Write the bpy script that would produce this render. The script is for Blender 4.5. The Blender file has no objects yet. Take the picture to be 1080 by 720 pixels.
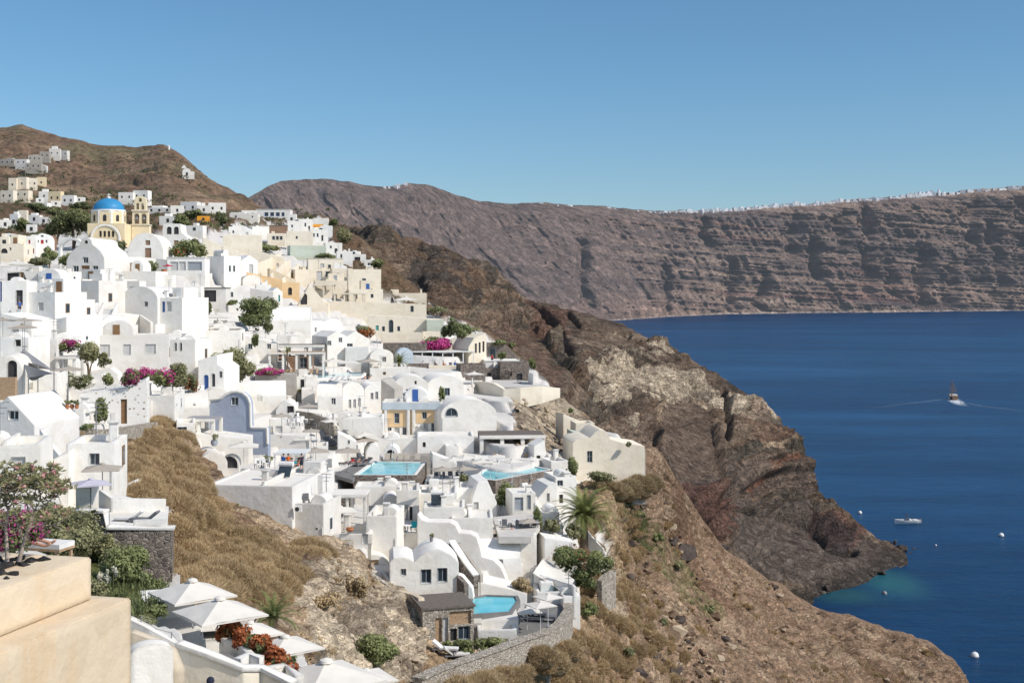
import bpy, bmesh, math, random
import numpy as np
from mathutils import Vector, Matrix
from mathutils.geometry import tessellate_polygon

random.seed(7)
R = math.radians
FPX = 1350.0          # focal length in photo pixels (photo 1080 px wide)
CX, HY = 540.0, 308.0 # principal column, horizon row
SEA = -85.0
scene = bpy.context.scene
COL = scene.collection

def at(px, py, d):
    return Vector(((px - CX) / FPX * d, d, (HY - py) / FPX * d))

def proj(p):
    return CX + FPX * p[0] / p[1], HY - FPX * p[2] / p[1]

# ------------------------------------------------------------------ noise (numpy)
def _hash(ix, iy, iz, seed):
    h = (ix.astype(np.int64) * 374761393 + iy.astype(np.int64) * 668265263 + iz.astype(np.int64) * 2147483647 + seed * 974634541)
    h = h & 0xFFFFFFFF
    h = ((h ^ (h >> 13)) * 1274126177) & 0xFFFFFFFF
    h = ((h ^ (h >> 16)) * 2246822519) & 0xFFFFFFFF
    h = h ^ (h >> 15)
    return (h & 0xFFFFFF) / float(0xFFFFFF)

def vnoise(p, seed=0):
    f = np.floor(p); t = p - f; i = f.astype(np.int64)
    t = t * t * t * (t * (t * 6 - 15) + 10)
    r = 0
    for dx in (0, 1):
        wx = t[:, 0] if dx else 1 - t[:, 0]
        for dy in (0, 1):
            wy = t[:, 1] if dy else 1 - t[:, 1]
            for dz in (0, 1):
                wz = t[:, 2] if dz else 1 - t[:, 2]
                r = r + wx * wy * wz * _hash(i[:, 0] + dx, i[:, 1] + dy, i[:, 2] + dz, seed)
    return r

def fbm(p, octaves=5, seed=0, gain=0.5, ridged=False):
    a, s, tot = 1.0, 0, 0
    q = np.array(p, dtype=float)
    for o in range(octaves):
        n = vnoise(q, seed + o * 17)
        if ridged: n = 1 - np.abs(2 * n - 1)
        s = s + a * n; tot += a
        a *= gain; q = q * 2.03 + 13.7
    return s / tot

def sstep(a, b, x):
    t = np.clip((x - a) / (b - a), 0, 1)
    return t * t * (3 - 2 * t)

def inpoly(px, py, poly):
    inside = np.zeros(px.shape, bool)
    n = len(poly); j = n - 1
    for i in range(n):
        xi, yi = poly[i]; xj, yj = poly[j]
        c = ((yi > py) != (yj > py)) & (px < (xj - xi) * (py - yi) / (yj - yi + 1e-12) + xi)
        inside ^= c
        j = i
    return inside

# thin plate interpolation of log depth over the picture control points
class TPS:
    def __init__(self, pts, smooth=1e-3):
        P = np.array([(x / 100., y / 100.) for x, y, d in pts]); v = np.log([d for _, _, d in pts])
        n = len(P)
        K = self.k(P, P) + np.eye(n) * smooth
        Q = np.hstack([np.ones((n, 1)), P])
        A = np.vstack([np.hstack([K, Q]), np.hstack([Q.T, np.zeros((3, 3))])])
        s = np.linalg.solve(A, np.concatenate([v, np.zeros(3)]))
        self.P, self.w, self.a = P, s[:n], s[n:]
    @staticmethod
    def k(A, B):
        r2 = ((A[:, None, :] - B[None, :, :]) ** 2).sum(-1)
        return 0.5 * r2 * np.log(r2 + 1e-9)
    def __call__(self, px, py):
        px = np.atleast_1d(px).astype(float).ravel(); py = np.atleast_1d(py).astype(float).ravel()
        out = np.empty(px.shape)
        for i in range(0, len(px), 40000):
            q = np.stack([px[i:i + 40000], py[i:i + 40000]], -1) / 100.
            out[i:i + 40000] = self.k(q, self.P) @ self.w + self.a[0] + q @ self.a[1:]
        return np.exp(out)

# ------------------------------------------------------------------ materials
def srgb(r, g, b):
    f = lambda c: (c / 255 / 12.92) if c / 255 <= 0.04045 else ((c / 255 + 0.055) / 1.055) ** 2.4
    return (f(r), f(g), f(b), 1)

class NT:
    def __init__(self, name):
        self.m = bpy.data.materials.new(name); self.m.use_nodes = True
        self.t = self.m.node_tree; self.n = self.t.nodes; self.l = self.t.links
        self.b = self.n['Principled BSDF']
    def new(self, typ, **kw):
        n = self.n.new(typ)
        for k, v in kw.items():
            if k.startswith('i_'):
                key = k[2:]
                key = int(key) if key.isdigit() else key.replace('_', ' ')
                n.inputs[key].default_value = v
            else: setattr(n, k, v)
        return n
    def link(self, a, b): self.l.new(a, b)
    def coord(self, scale=None, kind='Object'):
        c = self.new('ShaderNodeTexCoord')
        o = c.outputs[kind]
        if scale:
            mp = self.new('ShaderNodeMapping'); mp.inputs['Scale'].default_value = scale
            self.link(o, mp.inputs['Vector']); o = mp.outputs['Vector']
        return o
    def noise(self, vec, scale, detail=4, rough=.55):
        n = self.new('ShaderNodeTexNoise'); n.inputs['Scale'].default_value = scale
        n.inputs['Detail'].default_value = detail; n.inputs['Roughness'].default_value = rough
        self.link(vec, n.inputs['Vector']); return n.outputs['Fac']
    def ramp(self, fac, stops):
        r = self.new('ShaderNodeValToRGB'); e = r.color_ramp.elements
        while len(e) < len(stops): e.new(0.5)
        for k, (p, c) in zip(e, stops):
            k.position = p; k.color = c if len(c) == 4 else (*c, 1)
        self.link(fac, r.inputs['Fac']); return r.outputs['Color']
    def mix(self, fac, a, b, mode='MIX'):
        m = self.new('ShaderNodeMix', data_type='RGBA', blend_type=mode)
        for s, v in ((m.inputs[0], fac), (m.inputs[6], a), (m.inputs[7], b)):
            if hasattr(v, 'is_linked') or isinstance(v, bpy.types.NodeSocket): self.link(v, s)
            else: s.default_value = v
        return m.outputs[2]
    def bump(self, h, strength=.3, dist=.05, bevel=0):
        b = self.new('ShaderNodeBump')
        if bevel:
            bv = self.new('ShaderNodeBevel', samples=3); bv.inputs['Radius'].default_value = bevel; self.link(bv.outputs[0], b.inputs['Normal'])
        b.inputs['Strength'].default_value = strength; b.inputs['Distance'].default_value = dist
        self.link(h, b.inputs['Height']); self.link(b.outputs['Normal'], self.b.inputs['Normal'])
    def out(self, col=None, rough=.9, spec=.2):
        if col is not None:
            if isinstance(col, bpy.types.NodeSocket): self.link(col, self.b.inputs['Base Color'])
            else: self.b.inputs['Base Color'].default_value = col
        self.b.inputs['Roughness'].default_value = rough
        self.b.inputs['Specular IOR Level'].default_value = spec
        return self.m

def gray(v, t=(1, 1, 1)): return (v * t[0], v * t[1], v * t[2], 1)

def plaster(name, base, dirt=(.55, .50, .44, 1), amount=.6, var=.07):
    m = NT(name)
    oi = m.new('ShaderNodeObjectInfo')
    c = m.new('ShaderNodeTexCoord').outputs['Object']
    add = m.new('ShaderNodeVectorMath', operation='ADD'); m.link(c, add.inputs[0])
    sc = m.new('ShaderNodeVectorMath', operation='SCALE'); m.link(oi.outputs['Location'], sc.inputs[0]); sc.inputs['Scale'].default_value = .37
    m.link(sc.outputs[0], add.inputs[1]); v = add.outputs[0]
    mp = m.new('ShaderNodeMapping'); mp.inputs['Scale'].default_value = (1.3, 1.3, .22); m.link(v, mp.inputs['Vector'])
    streak = m.noise(mp.outputs[0], 1.6, 5, .6)
    blot = m.noise(v, .35, 4, .55)
    fac = m.ramp(streak, [(.50, (0, 0, 0)), (.78, (1, 1, 1))])
    fac2 = m.ramp(blot, [(.42, (0, 0, 0)), (.75, (1, 1, 1))])
    f = m.mix(1.0, fac, fac2, 'MULTIPLY')
    fs = m.new('ShaderNodeMath', operation='MULTIPLY'); m.link(f, fs.inputs[0]); fs.inputs[1].default_value = amount
    col = m.mix(fs.outputs[0], base, tuple(base[i] * dirt[i] / max(dirt[:3]) for i in range(3)) + (1,))
    tone = m.ramp(m.noise(v, .9, 3), [(.3, (1 - var, 1 - var, 1 - var)), (.7, (1 + 0 * var, 1, 1))])
    col = m.mix(1.0, col, tone, 'MULTIPLY')
    rnd = m.ramp(oi.outputs['Random'], [(0, (.93, .925, .91)), (.5, (1, .995, .98)), (1, (.97, .985, 1))])
    col = m.mix(1.0, col, rnd, 'MULTIPLY')
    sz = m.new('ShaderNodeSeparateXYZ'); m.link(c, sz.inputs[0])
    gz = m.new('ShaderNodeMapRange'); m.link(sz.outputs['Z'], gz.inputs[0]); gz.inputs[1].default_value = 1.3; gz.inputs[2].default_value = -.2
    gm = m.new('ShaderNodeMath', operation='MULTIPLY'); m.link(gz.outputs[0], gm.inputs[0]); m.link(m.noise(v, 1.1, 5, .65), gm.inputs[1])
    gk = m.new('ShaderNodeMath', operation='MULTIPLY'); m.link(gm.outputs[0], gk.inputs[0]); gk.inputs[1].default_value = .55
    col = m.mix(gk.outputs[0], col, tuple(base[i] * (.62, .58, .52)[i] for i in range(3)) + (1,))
    patch = m.ramp(m.noise(v, .55, 2, .4), [(.56, (1, 1, 1)), (.565, (.955, .945, .925))])
    col = m.mix(1.0, col, patch, 'MULTIPLY')
    m.bump(m.noise(v, 1.6, 6, .62), .5, .12, .2)
    return m.out(col, .85, .15)

def stone(name, cols, mortar, scale=2.6, msize=.06):
    m = NT(name); v = m.coord((1, 1, 1.35))
    w = m.new('ShaderNodeTexVoronoi', feature='F1', i_Scale=scale); m.link(v, w.inputs['Vector'])
    e = m.new('ShaderNodeTexVoronoi', feature='DISTANCE_TO_EDGE', i_Scale=scale); m.link(v, e.inputs['Vector'])
    sep = m.new('ShaderNodeSeparateColor'); m.link(w.outputs['Color'], sep.inputs[0])
    n = len(cols)
    c = m.ramp(sep.outputs[0], [(i / (n - 1), x) for i, x in enumerate(cols)])
    c = m.mix(.6, c, m.ramp(m.noise(v, 7, 4), [(.3, (.6, .6, .6)), (.7, (1.15, 1.15, 1.15))]), 'MULTIPLY')
    mf = m.ramp(e.outputs['Distance'], [(msize * .4, (1, 1, 1)), (msize, (0, 0, 0))])
    c = m.mix(mf, c, mortar)
    m.bump(m.ramp(e.outputs['Distance'], [(0, (0, 0, 0)), (msize * 2, (1, 1, 1))]), .8, .1)
    return m.out(c, .95, .1)

def simple(name, col, rough=.7, spec=.3, var=.12, scale=3.0, metal=0):
    m = NT(name); v = m.coord()
    t = m.ramp(m.noise(v, scale, 4), [(.3, (1 - var,) * 3), (.7, (1 + var * .4,) * 3)])
    m.b.inputs['Metallic'].default_value = metal
    return m.out(m.mix(1.0, col, t, 'MULTIPLY'), rough, spec)

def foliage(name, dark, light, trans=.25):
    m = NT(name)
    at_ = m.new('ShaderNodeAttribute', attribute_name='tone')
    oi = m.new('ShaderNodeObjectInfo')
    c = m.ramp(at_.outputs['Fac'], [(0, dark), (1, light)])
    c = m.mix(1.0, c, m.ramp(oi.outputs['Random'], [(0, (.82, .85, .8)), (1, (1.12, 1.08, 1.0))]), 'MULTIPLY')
    m.out(c, .6, .25)
    tr = m.new('ShaderNodeBsdfTranslucent'); m.link(c, tr.inputs['Color'])
    mx = m.new('ShaderNodeMixShader'); mx.inputs[0].default_value = trans
    o = m.n['Material Output']
    m.link(m.b.outputs[0], mx.inputs[1]); m.link(tr.outputs[0], mx.inputs[2]); m.link(mx.outputs[0], o.inputs['Surface'])
    return m.m

WH = (.85, .825, .78, 1)
M = {}
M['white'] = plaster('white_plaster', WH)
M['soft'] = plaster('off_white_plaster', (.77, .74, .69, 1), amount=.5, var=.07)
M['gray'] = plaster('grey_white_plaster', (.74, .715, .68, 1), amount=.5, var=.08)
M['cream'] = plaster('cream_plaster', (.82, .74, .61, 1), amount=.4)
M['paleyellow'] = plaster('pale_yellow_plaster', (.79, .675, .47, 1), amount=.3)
M['sand'] = plaster('sand_plaster', (.68, .58, .44, 1), amount=.45, var=.1)
M['yellow'] = plaster('yellow_plaster', (.80, .665, .445, 1), amount=.3)
M['orange'] = plaster('orange_plaster', (.82, .58, .33, 1), amount=.25)
M['deeporange'] = plaster('deep_orange_plaster', (.80, .36, .05, 1), amount=.25)
M['blue'] = plaster('pale_blue_plaster', (.35, .395, .50, 1), amount=.3, var=.06)
M['bluegray'] = plaster('blue_grey_plaster', (.55, .62, .68, 1), amount=.2)
M['brownwall'] = plaster('brown_plaster', (.30, .19, .13, 1), amount=.5, var=.2)
M['graystone'] = plaster('grey_render', (.45, .42, .38, 1), amount=.6, var=.2)
M['green'] = plaster('sage_green_plaster', (.53, .57, .48, 1), amount=.4)
M['peach'] = plaster('peach_plaster', (.76, .635, .475, 1), dirt=(.74, .47, .19, 1), amount=1.1, var=.07)
def spotted():
    m = NT('spotted_rubble_plaster'); v = m.coord((1, 1, 1.3))
    w = m.new('ShaderNodeTexVoronoi', feature='F1', i_Scale=2.6); m.link(v, w.inputs['Vector'])
    sep = m.new('ShaderNodeSeparateColor'); m.link(w.outputs['Color'], sep.inputs[0])
    on = m.ramp(sep.outputs[0], [(.45, (0, 0, 0)), (.5, (1, 1, 1))])
    near = m.ramp(w.outputs['Distance'], [(.22, (1, 1, 1)), (.32, (0, 0, 0))])
    c = m.mix(m.mix(1.0, on, near, 'MULTIPLY'), (.78, .76, .72, 1), m.ramp(sep.outputs[1], [(0, (.16, .12, .09)), (1, (.42, .33, .24))]))
    m.bump(m.noise(v, 4, 5), .5, .08); return m.out(c, .9, .1)
M['rubble'] = spotted()
M['lava'] = stone('dark_lava_stone', [(.09, .075, .07), (.20, .165, .145), (.33, .275, .23), (.14, .115, .10)], (.36, .32, .28, 1), 4.2, .06)
M['palestone'] = stone('pale_dry_stone', [(.30, .26, .21), (.45, .40, .33), (.58, .53, .46), (.22, .18, .15)], (.40, .35, .29, 1), 4.2, .06)
M['window'] = simple('window_glass', (.035, .05, .065, 1), .12, .6, .3)
M['shade'] = simple('dark_interior', (.05, .048, .05, 1), .6, .2, .3)
M['frame'] = simple('white_paint', (.72, .72, .70, 1), .5)
M['framegray'] = simple('grey_paint', (.30, .33, .36, 1), .5)
M['shutter'] = simple('pale_shutter', (.50, .50, .49, 1), .6)
M['wood'] = simple('brown_wood', (.24, .14, .07, 1), .65, .25, .3, 6)
M['palewood'] = simple('pale_wood', (.42, .29, .18, 1), .7, .2, .3, 6)
M['darkwood'] = simple('weathered_dark_roofing', (.17, .145, .125, 1), .85, .1, .3, 4)
M['reddoor'] = simple('red_paint', (.42, .03, .03, 1), .5)
M['teal'] = simple('teal_paint', (.10, .36, .33, 1), .5)
M['bluepaint'] = simple('blue_paint', (.05, .13, .38, 1), .5)
M['dome'] = simple('dome_blue', (.035, .24, .47, 1), .5, .3, .15, 1.2)
M['canvas'] = simple('off_white_canvas', (.68, .645, .585, 1), .85, .1, .1, 1.5)
M['taupe'] = simple('taupe_canvas', (.40, .355, .30, 1), .9, .1, .1, 1.5)
M['graycanvas'] = simple('roof_shadow_grey', (.30, .30, .31, 1), .9, .1, .1, 1.5)
M['lilac'] = simple('lilac_canvas', (.50, .48, .55, 1), .9, .1, .1, 1.5)
M['redcanvas'] = simple('red_canvas', (.50, .03, .07, 1), .85, .1)
M['metal'] = simple('grey_metal', (.22, .22, .23, 1), .45, .4)
M['cushion'] = simple('grey_cushion', (.15, .155, .165, 1), .9, .1)
M['cushionwhite'] = simple('white_cushion', (.72, .70, .67, 1), .9, .1)
M['cushionteal'] = simple('teal_cushion', (.02, .30, .36, 1), .8, .1)
M['terracotta'] = simple('terracotta', (.42, .17, .08, 1), .8, .2)
M['deck'] = simple('pool_deck_stone', (.56, .53, .49, 1), .85, .2, .15, 1.2)
M['darkdeck'] = simple('grey_terrace_floor', (.20, .195, .19, 1), .85, .2, .2, 1.2)
M['skin'] = simple('skin', (.48, .27, .18, 1), .6, .3, .05)
M['hair'] = simple('dark_hair', (.03, .02, .015, 1), .6, .3)
M['bark'] = simple('bark', (.17, .12, .085, 1), .95, .1, .35, 8)
M['palebark'] = simple('pale_bark', (.40, .33, .28, 1), .9, .1, .3, 8)
M['leaf'] = foliage('green_leaves', (.085, .105, .045, 1), (.34, .37, .17, 1), .35)
M['olive'] = foliage('olive_leaves', (.12, .125, .065, 1), (.38, .37, .21, 1), .3)
M['darkleaf'] = foliage('dark_leaves', (.06, .072, .036, 1), (.24, .26, .125, 1), .3)
M['palmleaf'] = foliage('palm_fronds', (.06, .085, .028, 1), (.25, .27, .10, 1))
M['magenta'] = foliage('magenta_flowers', (.28, .02, .13, 1), (.66, .10, .36, 1))
M['redleaf'] = foliage('orange_red_leaves', (.16, .05, .025, 1), (.50, .17, .07, 1))
M['dry'] = foliage('dry_grass', (.25, .18, .105, 1), (.64, .495, .31, 1), .25)
M['scrub'] = foliage('dry_scrub', (.20, .14, .075, 1), (.56, .41, .23, 1), .2)
M['whiteflower'] = foliage('white_flowers', (.3, .3, .25, 1), (.75, .72, .62, 1))
for key, col in (('cloth_blue', (.03, .12, .42, 1)), ('cloth_orange', (.75, .16, .03, 1)), ('cloth_red', (.45, .03, .04, 1)), ('cloth_white', (.7, .68, .66, 1)), ('cloth_dark', (.03, .035, .06, 1)), ('cloth_green', (.05, .30, .26, 1))):
    M[key] = simple(key, col, .85, .1)

# ------------------------------------------------------------------ mesh helpers
def tag(o, label=None, cat=None, group=None, kind=None):
    if label: o['label'] = label
    if cat: o['category'] = cat
    if group: o['group'] = group
    if kind or cat: o['kind'] = kind or 'thing'
    return o

def empty(name, loc, rz=0):
    o = bpy.data.objects.new(name, None); COL.objects.link(o)
    o.location = loc; o.rotation_euler = (0, 0, rz); o.empty_display_size = .2
    return o

def mesh_obj(name, verts, faces, mat, parent=None, smooth=None, loc=None, rz=0):
    me = bpy.data.meshes.new(name)
    me.from_pydata([tuple(v) for v in verts], [], faces)
    me.update()
    if isinstance(mat, str): mat = M[mat]
    if mat: me.materials.append(mat)
    if smooth:
        me.shade_smooth(); me.set_sharp_from_angle(angle=R(smooth))
    o = bpy.data.objects.new(name, me); COL.objects.link(o)
    if parent: o.parent = parent
    if loc is not None: o.location = loc
    o.rotation_euler = (0, 0, rz)
    return o

class MB:
    """collects shapes into one mesh"""
    def __init__(self): self.v = []; self.f = []; self.tone = []
    def add(self, vs, fs):
        n = len(self.v); self.v += [tuple(p) for p in vs]; self.f += [tuple(i + n for i in f) for f in fs]; return self
    def box(self, x0, x1, y0, y1, z0, z1):
        return self.add([(x0, y0, z0), (x1, y0, z0), (x1, y1, z0), (x0, y1, z0), (x0, y0, z1), (x1, y0, z1), (x1, y1, z1), (x0, y1, z1)],
                        [(3, 2, 1, 0), (4, 5, 6, 7), (0, 1, 5, 4), (1, 2, 6, 5), (2, 3, 7, 6), (3, 0, 4, 7)])
    def tube(self, pts, radii, n=6, caps=True):
        pts = [Vector(p) for p in pts]
        if not isinstance(radii, (list, tuple)): radii = [radii] * len(pts)
        base = len(self.v)
        for i, p in enumerate(pts):
            t = (pts[min(i + 1, len(pts) - 1)] - pts[max(i - 1, 0)]).normalized()
            a = Vector((0, 0, 1)) if abs(t.z) < .9 else Vector((1, 0, 0))
            u = t.cross(a).normalized(); w = t.cross(u).normalized()
            for k in range(n):
                an = 2 * math.pi * k / n
                self.v.append(tuple(p + (u * math.cos(an) + w * math.sin(an)) * radii[i]))
        for i in range(len(pts) - 1):
            for k in range(n):
                a = base + i * n + k; b = base + i * n + (k + 1) % n
                self.f.append((a, b, b + n, a + n))
        if caps:
            self.f.append(tuple(base + k for k in range(n))[::-1])
            self.f.append(tuple(base + (len(pts) - 1) * n + k for k in range(n)))
        return self
    def lathe(self, prof, n=16, c=(0, 0, 0), sx=1, sy=1):
        base = len(self.v)
        for r, z in prof:
            for k in range(n):
                a = 2 * math.pi * k / n
                self.v.append((c[0] + r * sx * math.cos(a), c[1] + r * sy * math.sin(a), c[2] + z))
        for i in range(len(prof) - 1):
            for k in range(n):
                a = base + i * n + k; b = base + i * n + (k + 1) % n
                self.f.append((a, b, b + n, a + n))
        self.f.append(tuple(base + k for k in range(n))[::-1])
        self.f.append(tuple(base + (len(prof) - 1) * n + k for k in range(n)))
        return self
    def prism(self, prof, y0, y1):
        """profile [(x,z)] counter-clockwise seen from the front (-y), extruded from y0 to y1"""
        n = len(prof); b = len(self.v)
        self.v += [(x, y0, z) for x, z in prof] + [(x, y1, z) for x, z in prof]
        self.f.append(tuple(b + i for i in range(n)))
        self.f.append(tuple(b + n + i for i in reversed(range(n))))
        for i in range(n):
            j = (i + 1) % n
            self.f.append((b + i, b + n + i, b + n + j, b + j))
        return self
    def build(self, name, mat, parent=None, smooth=None, loc=None, rz=0):
        return mesh_obj(name, self.v, self.f, mat, parent, smooth, loc, rz)
# ================================================================== camera, light, world
cam_d = bpy.data.cameras.new('camera'); cam = bpy.data.objects.new('camera', cam_d); COL.objects.link(cam)
cam_d.sensor_width = 36; cam_d.lens = 36 * FPX / 1080.0
cam.rotation_euler = (R(90), 0, 0)
cam_d.shift_y = -(360 - HY) / 1080.0
cam_d.clip_start = .5; cam_d.clip_end = 60000
scene.camera = cam
SUNDIR = Vector((.83, -.37, .78)).normalized()
sun_d = bpy.data.lights.new('sun', 'SUN'); sun = bpy.data.objects.new('sun', sun_d); COL.objects.link(sun)
sun_d.energy = 4.2; sun_d.angle = R(.5); sun_d.color = (1, .945, .87)
sun.rotation_euler = SUNDIR.to_track_quat('Z', 'Y').to_euler()
w = bpy.data.worlds.new('World'); scene.world = w; w.use_nodes = True
nt = w.node_tree; bg = nt.nodes['Background']
sky = nt.nodes.new('ShaderNodeTexSky'); sky.sky_type = 'NISHITA'; sky.sun_disc = False
sky.sun_elevation = math.asin(SUNDIR.z); sky.sun_rotation = math.atan2(SUNDIR.x, SUNDIR.y)
sky.altitude = 100; sky.air_density = 1.0; sky.dust_density = .3; sky.ozone_density = 3.0
# clear blue near the horizon, overhead brightened and warmed as added fill for shaded walls
tc = nt.nodes.new('ShaderNodeTexCoord'); sx = nt.nodes.new('ShaderNodeSeparateXYZ'); nt.links.new(tc.outputs['Generated'], sx.inputs[0])
mr = nt.nodes.new('ShaderNodeMapRange'); mr.interpolation_type = 'SMOOTHSTEP'; nt.links.new(sx.outputs['Z'], mr.inputs[0]); mr.inputs[1].default_value = .24; mr.inputs[2].default_value = .55
lo = nt.nodes.new('ShaderNodeMix'); lo.data_type = 'RGBA'; ml = nt.nodes.new('ShaderNodeMapRange'); ml.interpolation_type = 'SMOOTHSTEP'; nt.links.new(sx.outputs['Z'], ml.inputs[0]); ml.inputs[1].default_value = .02; ml.inputs[2].default_value = .20; nt.links.new(ml.outputs[0], lo.inputs[0]); lo.inputs[6].default_value = (.68, .805, .935, 1); lo.inputs[7].default_value = (.62, .845, .94, 1)
tc2 = nt.nodes.new('ShaderNodeMix'); tc2.data_type = 'RGBA'; nt.links.new(mr.outputs[0], tc2.inputs[0]); nt.links.new(lo.outputs[2], tc2.inputs[6]);  tc2.inputs[7].default_value = (2.15, 1.72, 1.38, 1)
tint = nt.nodes.new('ShaderNodeMix'); tint.data_type = 'RGBA'; tint.blend_type = 'MULTIPLY'; tint.clamp_result = False; tint.inputs[0].default_value = 1
nt.links.new(sky.outputs[0], tint.inputs[6]); nt.links.new(tc2.outputs[2], tint.inputs[7]); nt.links.new(tint.outputs[2], bg.inputs['Color']); bg.inputs['Strength'].default_value = .118
scene.cycles.max_bounces = 12; scene.cycles.diffuse_bounces = 7
scene.view_settings.view_transform = 'Standard'; scene.view_settings.look = 'None'
scene.view_settings.exposure = 0; scene.view_settings.gamma = 1

# ================================================================== terrain depth fields
A_PTS = [
 (-150,760,14),(0,760,20),(140,760,28),(200,760,33),(300,760,52),(400,760,78),(460,760,85),(560,760,96),(700,760,125),(850,760,172),(1000,760,232),
 (60,690,30),(180,700,39),(300,705,60),(400,690,88),(460,700,94),(520,700,98),(560,720,100),(640,720,116),(700,720,135),(850,720,185),(1000,720,255),
 (0,640,40),(100,640,46),(200,655,46),(260,660,66),(320,650,85),(390,640,97),(450,640,107),(470,680,100),(520,655,108),(600,660,113),(640,640,128),(700,640,166),(760,640,206),(860,660,268),(1000,700,262),(960,675,280),(860,645,296),(800,610,285),
 (0,600,50),(80,600,54),(150,600,60),(192,600,80),(250,600,86),(300,620,90),(340,600,98),(400,610,106),(440,610,112),(500,600,118),(560,600,124),(600,610,126),
 (0,545,58),(60,545,63),(130,560,66),(184,545,88),(230,560,97),(300,565,106),(350,560,113),(420,560,121),(500,560,126),(560,560,132),(620,560,140),(680,570,180),(760,590,258),
 (0,500,72),(60,500,78),(120,500,84),(184,515,101),(260,545,104),(300,520,122),(380,520,140),(440,500,150),(500,500,152),(560,520,146),(620,515,156),(660,500,172),(675,512,166),(645,514,160),(704,488,192),(724,520,225),
 (0,440,100),(60,440,108),(130,450,118),(160,475,112),(200,445,138),(230,470,134),(290,490,136),(250,445,158),(320,450,166),(390,470,164),(440,460,180),(500,470,166),(560,470,164),(600,480,170),(640,470,186),
 (0,400,118),(100,405,140),(150,400,152),(200,405,160),(240,410,170),(300,412,190),(380,400,204),(440,425,196),(500,425,200),(560,420,212),(600,440,225),
 (0,340,150),(60,350,160),(130,382,160),(200,350,190),(260,370,198),(310,385,206),(380,360,250),(440,385,224),(495,385,232),(540,400,240),(575,410,262),
 (40,310,192),(97,295,218),(150,305,226),(200,320,216),(250,320,250),(300,350,236),(300,310,285),(350,320,288),(400,330,300),(440,345,290),(470,345,290),(500,350,300),(540,380,300),
 (0,290,215),(50,275,280),(110,258,330),(150,262,322),(200,276,286),(235,300,285),(250,270,335),(300,275,370),(340,290,350),(390,300,345),(360,268,420),(330,245,510),
 (0,250,400),(50,235,500),(100,235,520),(150,235,470),(200,240,440),(250,238,500),(300,232,580),(200,222,620),(270,222,640),(100,218,680),(0,215,690),(-150,215,690),(-150,300,220),(-150,400,115),(-150,560,55),
]
tpsA = TPS(A_PTS, 2e-3)
GX = np.arange(-160, 1061, 5.0); GY = np.arange(205, 771, 4.0)
gx, gy = np.meshgrid(GX, GY)
GD = np.log(tpsA(gx, gy).reshape(gx.shape))
GD = np.maximum.accumulate(GD[::-1], axis=0)[::-1]       # farther as the row rises
GD = np.clip(GD, math.log(10), math.log(900))

def DA(px, py):
    px = np.asarray(px, float); py = np.asarray(py, float)
    fx = np.clip((px - GX[0]) / 5.0, 0, len(GX) - 1.001); fy = np.clip((py - GY[0]) / 4.0, 0, len(GY) - 1.001)
    ix = fx.astype(int); iy = fy.astype(int); tx = fx - ix; ty = fy - iy
    v = (GD[iy, ix] * (1 - tx) + GD[iy, ix + 1] * tx) * (1 - ty) + (GD[iy + 1, ix] * (1 - tx) + GD[iy + 1, ix + 1] * tx) * ty
    return np.exp(v)

def D(px, py): return float(DA(px, py))
def G(px, py): return at(px, py, D(px, py))

def grid_mesh(name, P, Cc, mat, nx, ny):
    """P (ny,nx,3) points with row 0 at the top of the picture"""
    me = bpy.data.meshes.new(name)
    n = nx * ny
    me.vertices.add(n); me.vertices.foreach_set('co', P.reshape(-1).astype(np.float32))
    i = np.arange(ny - 1)[:, None] * nx + np.arange(nx - 1)[None, :]
    q = np.stack([i, i + nx, i + nx + 1, i + 1], -1).reshape(-1, 4)
    me.loops.add(q.size); me.loops.foreach_set('vertex_index', q.reshape(-1).astype(np.int32))
    me.polygons.add(len(q)); me.polygons.foreach_set('loop_start', (np.arange(len(q)) * 4).astype(np.int32))
    me.update(calc_edges=True)
    a = me.color_attributes.new('Col', 'FLOAT_COLOR', 'POINT')
    if Cc.shape[-1] == 3: Cc = np.concatenate([Cc, np.ones(Cc.shape[:-1] + (1,))], -1)
    a.data.foreach_set('color', Cc.reshape(-1, 4).reshape(-1).astype(np.float32))
    me.shade_smooth(); me.materials.append(mat)
    o = bpy.data.objects.new(name, me); COL.objects.link(o)
    o['kind'] = 'structure'
    return o

def normals(P):
    dx = np.gradient(P, axis=1); dy = np.gradient(P, axis=0)
    n = np.cross(dy, dx); n /= np.linalg.norm(n, axis=-1, keepdims=True) + 1e-9
    return n

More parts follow.
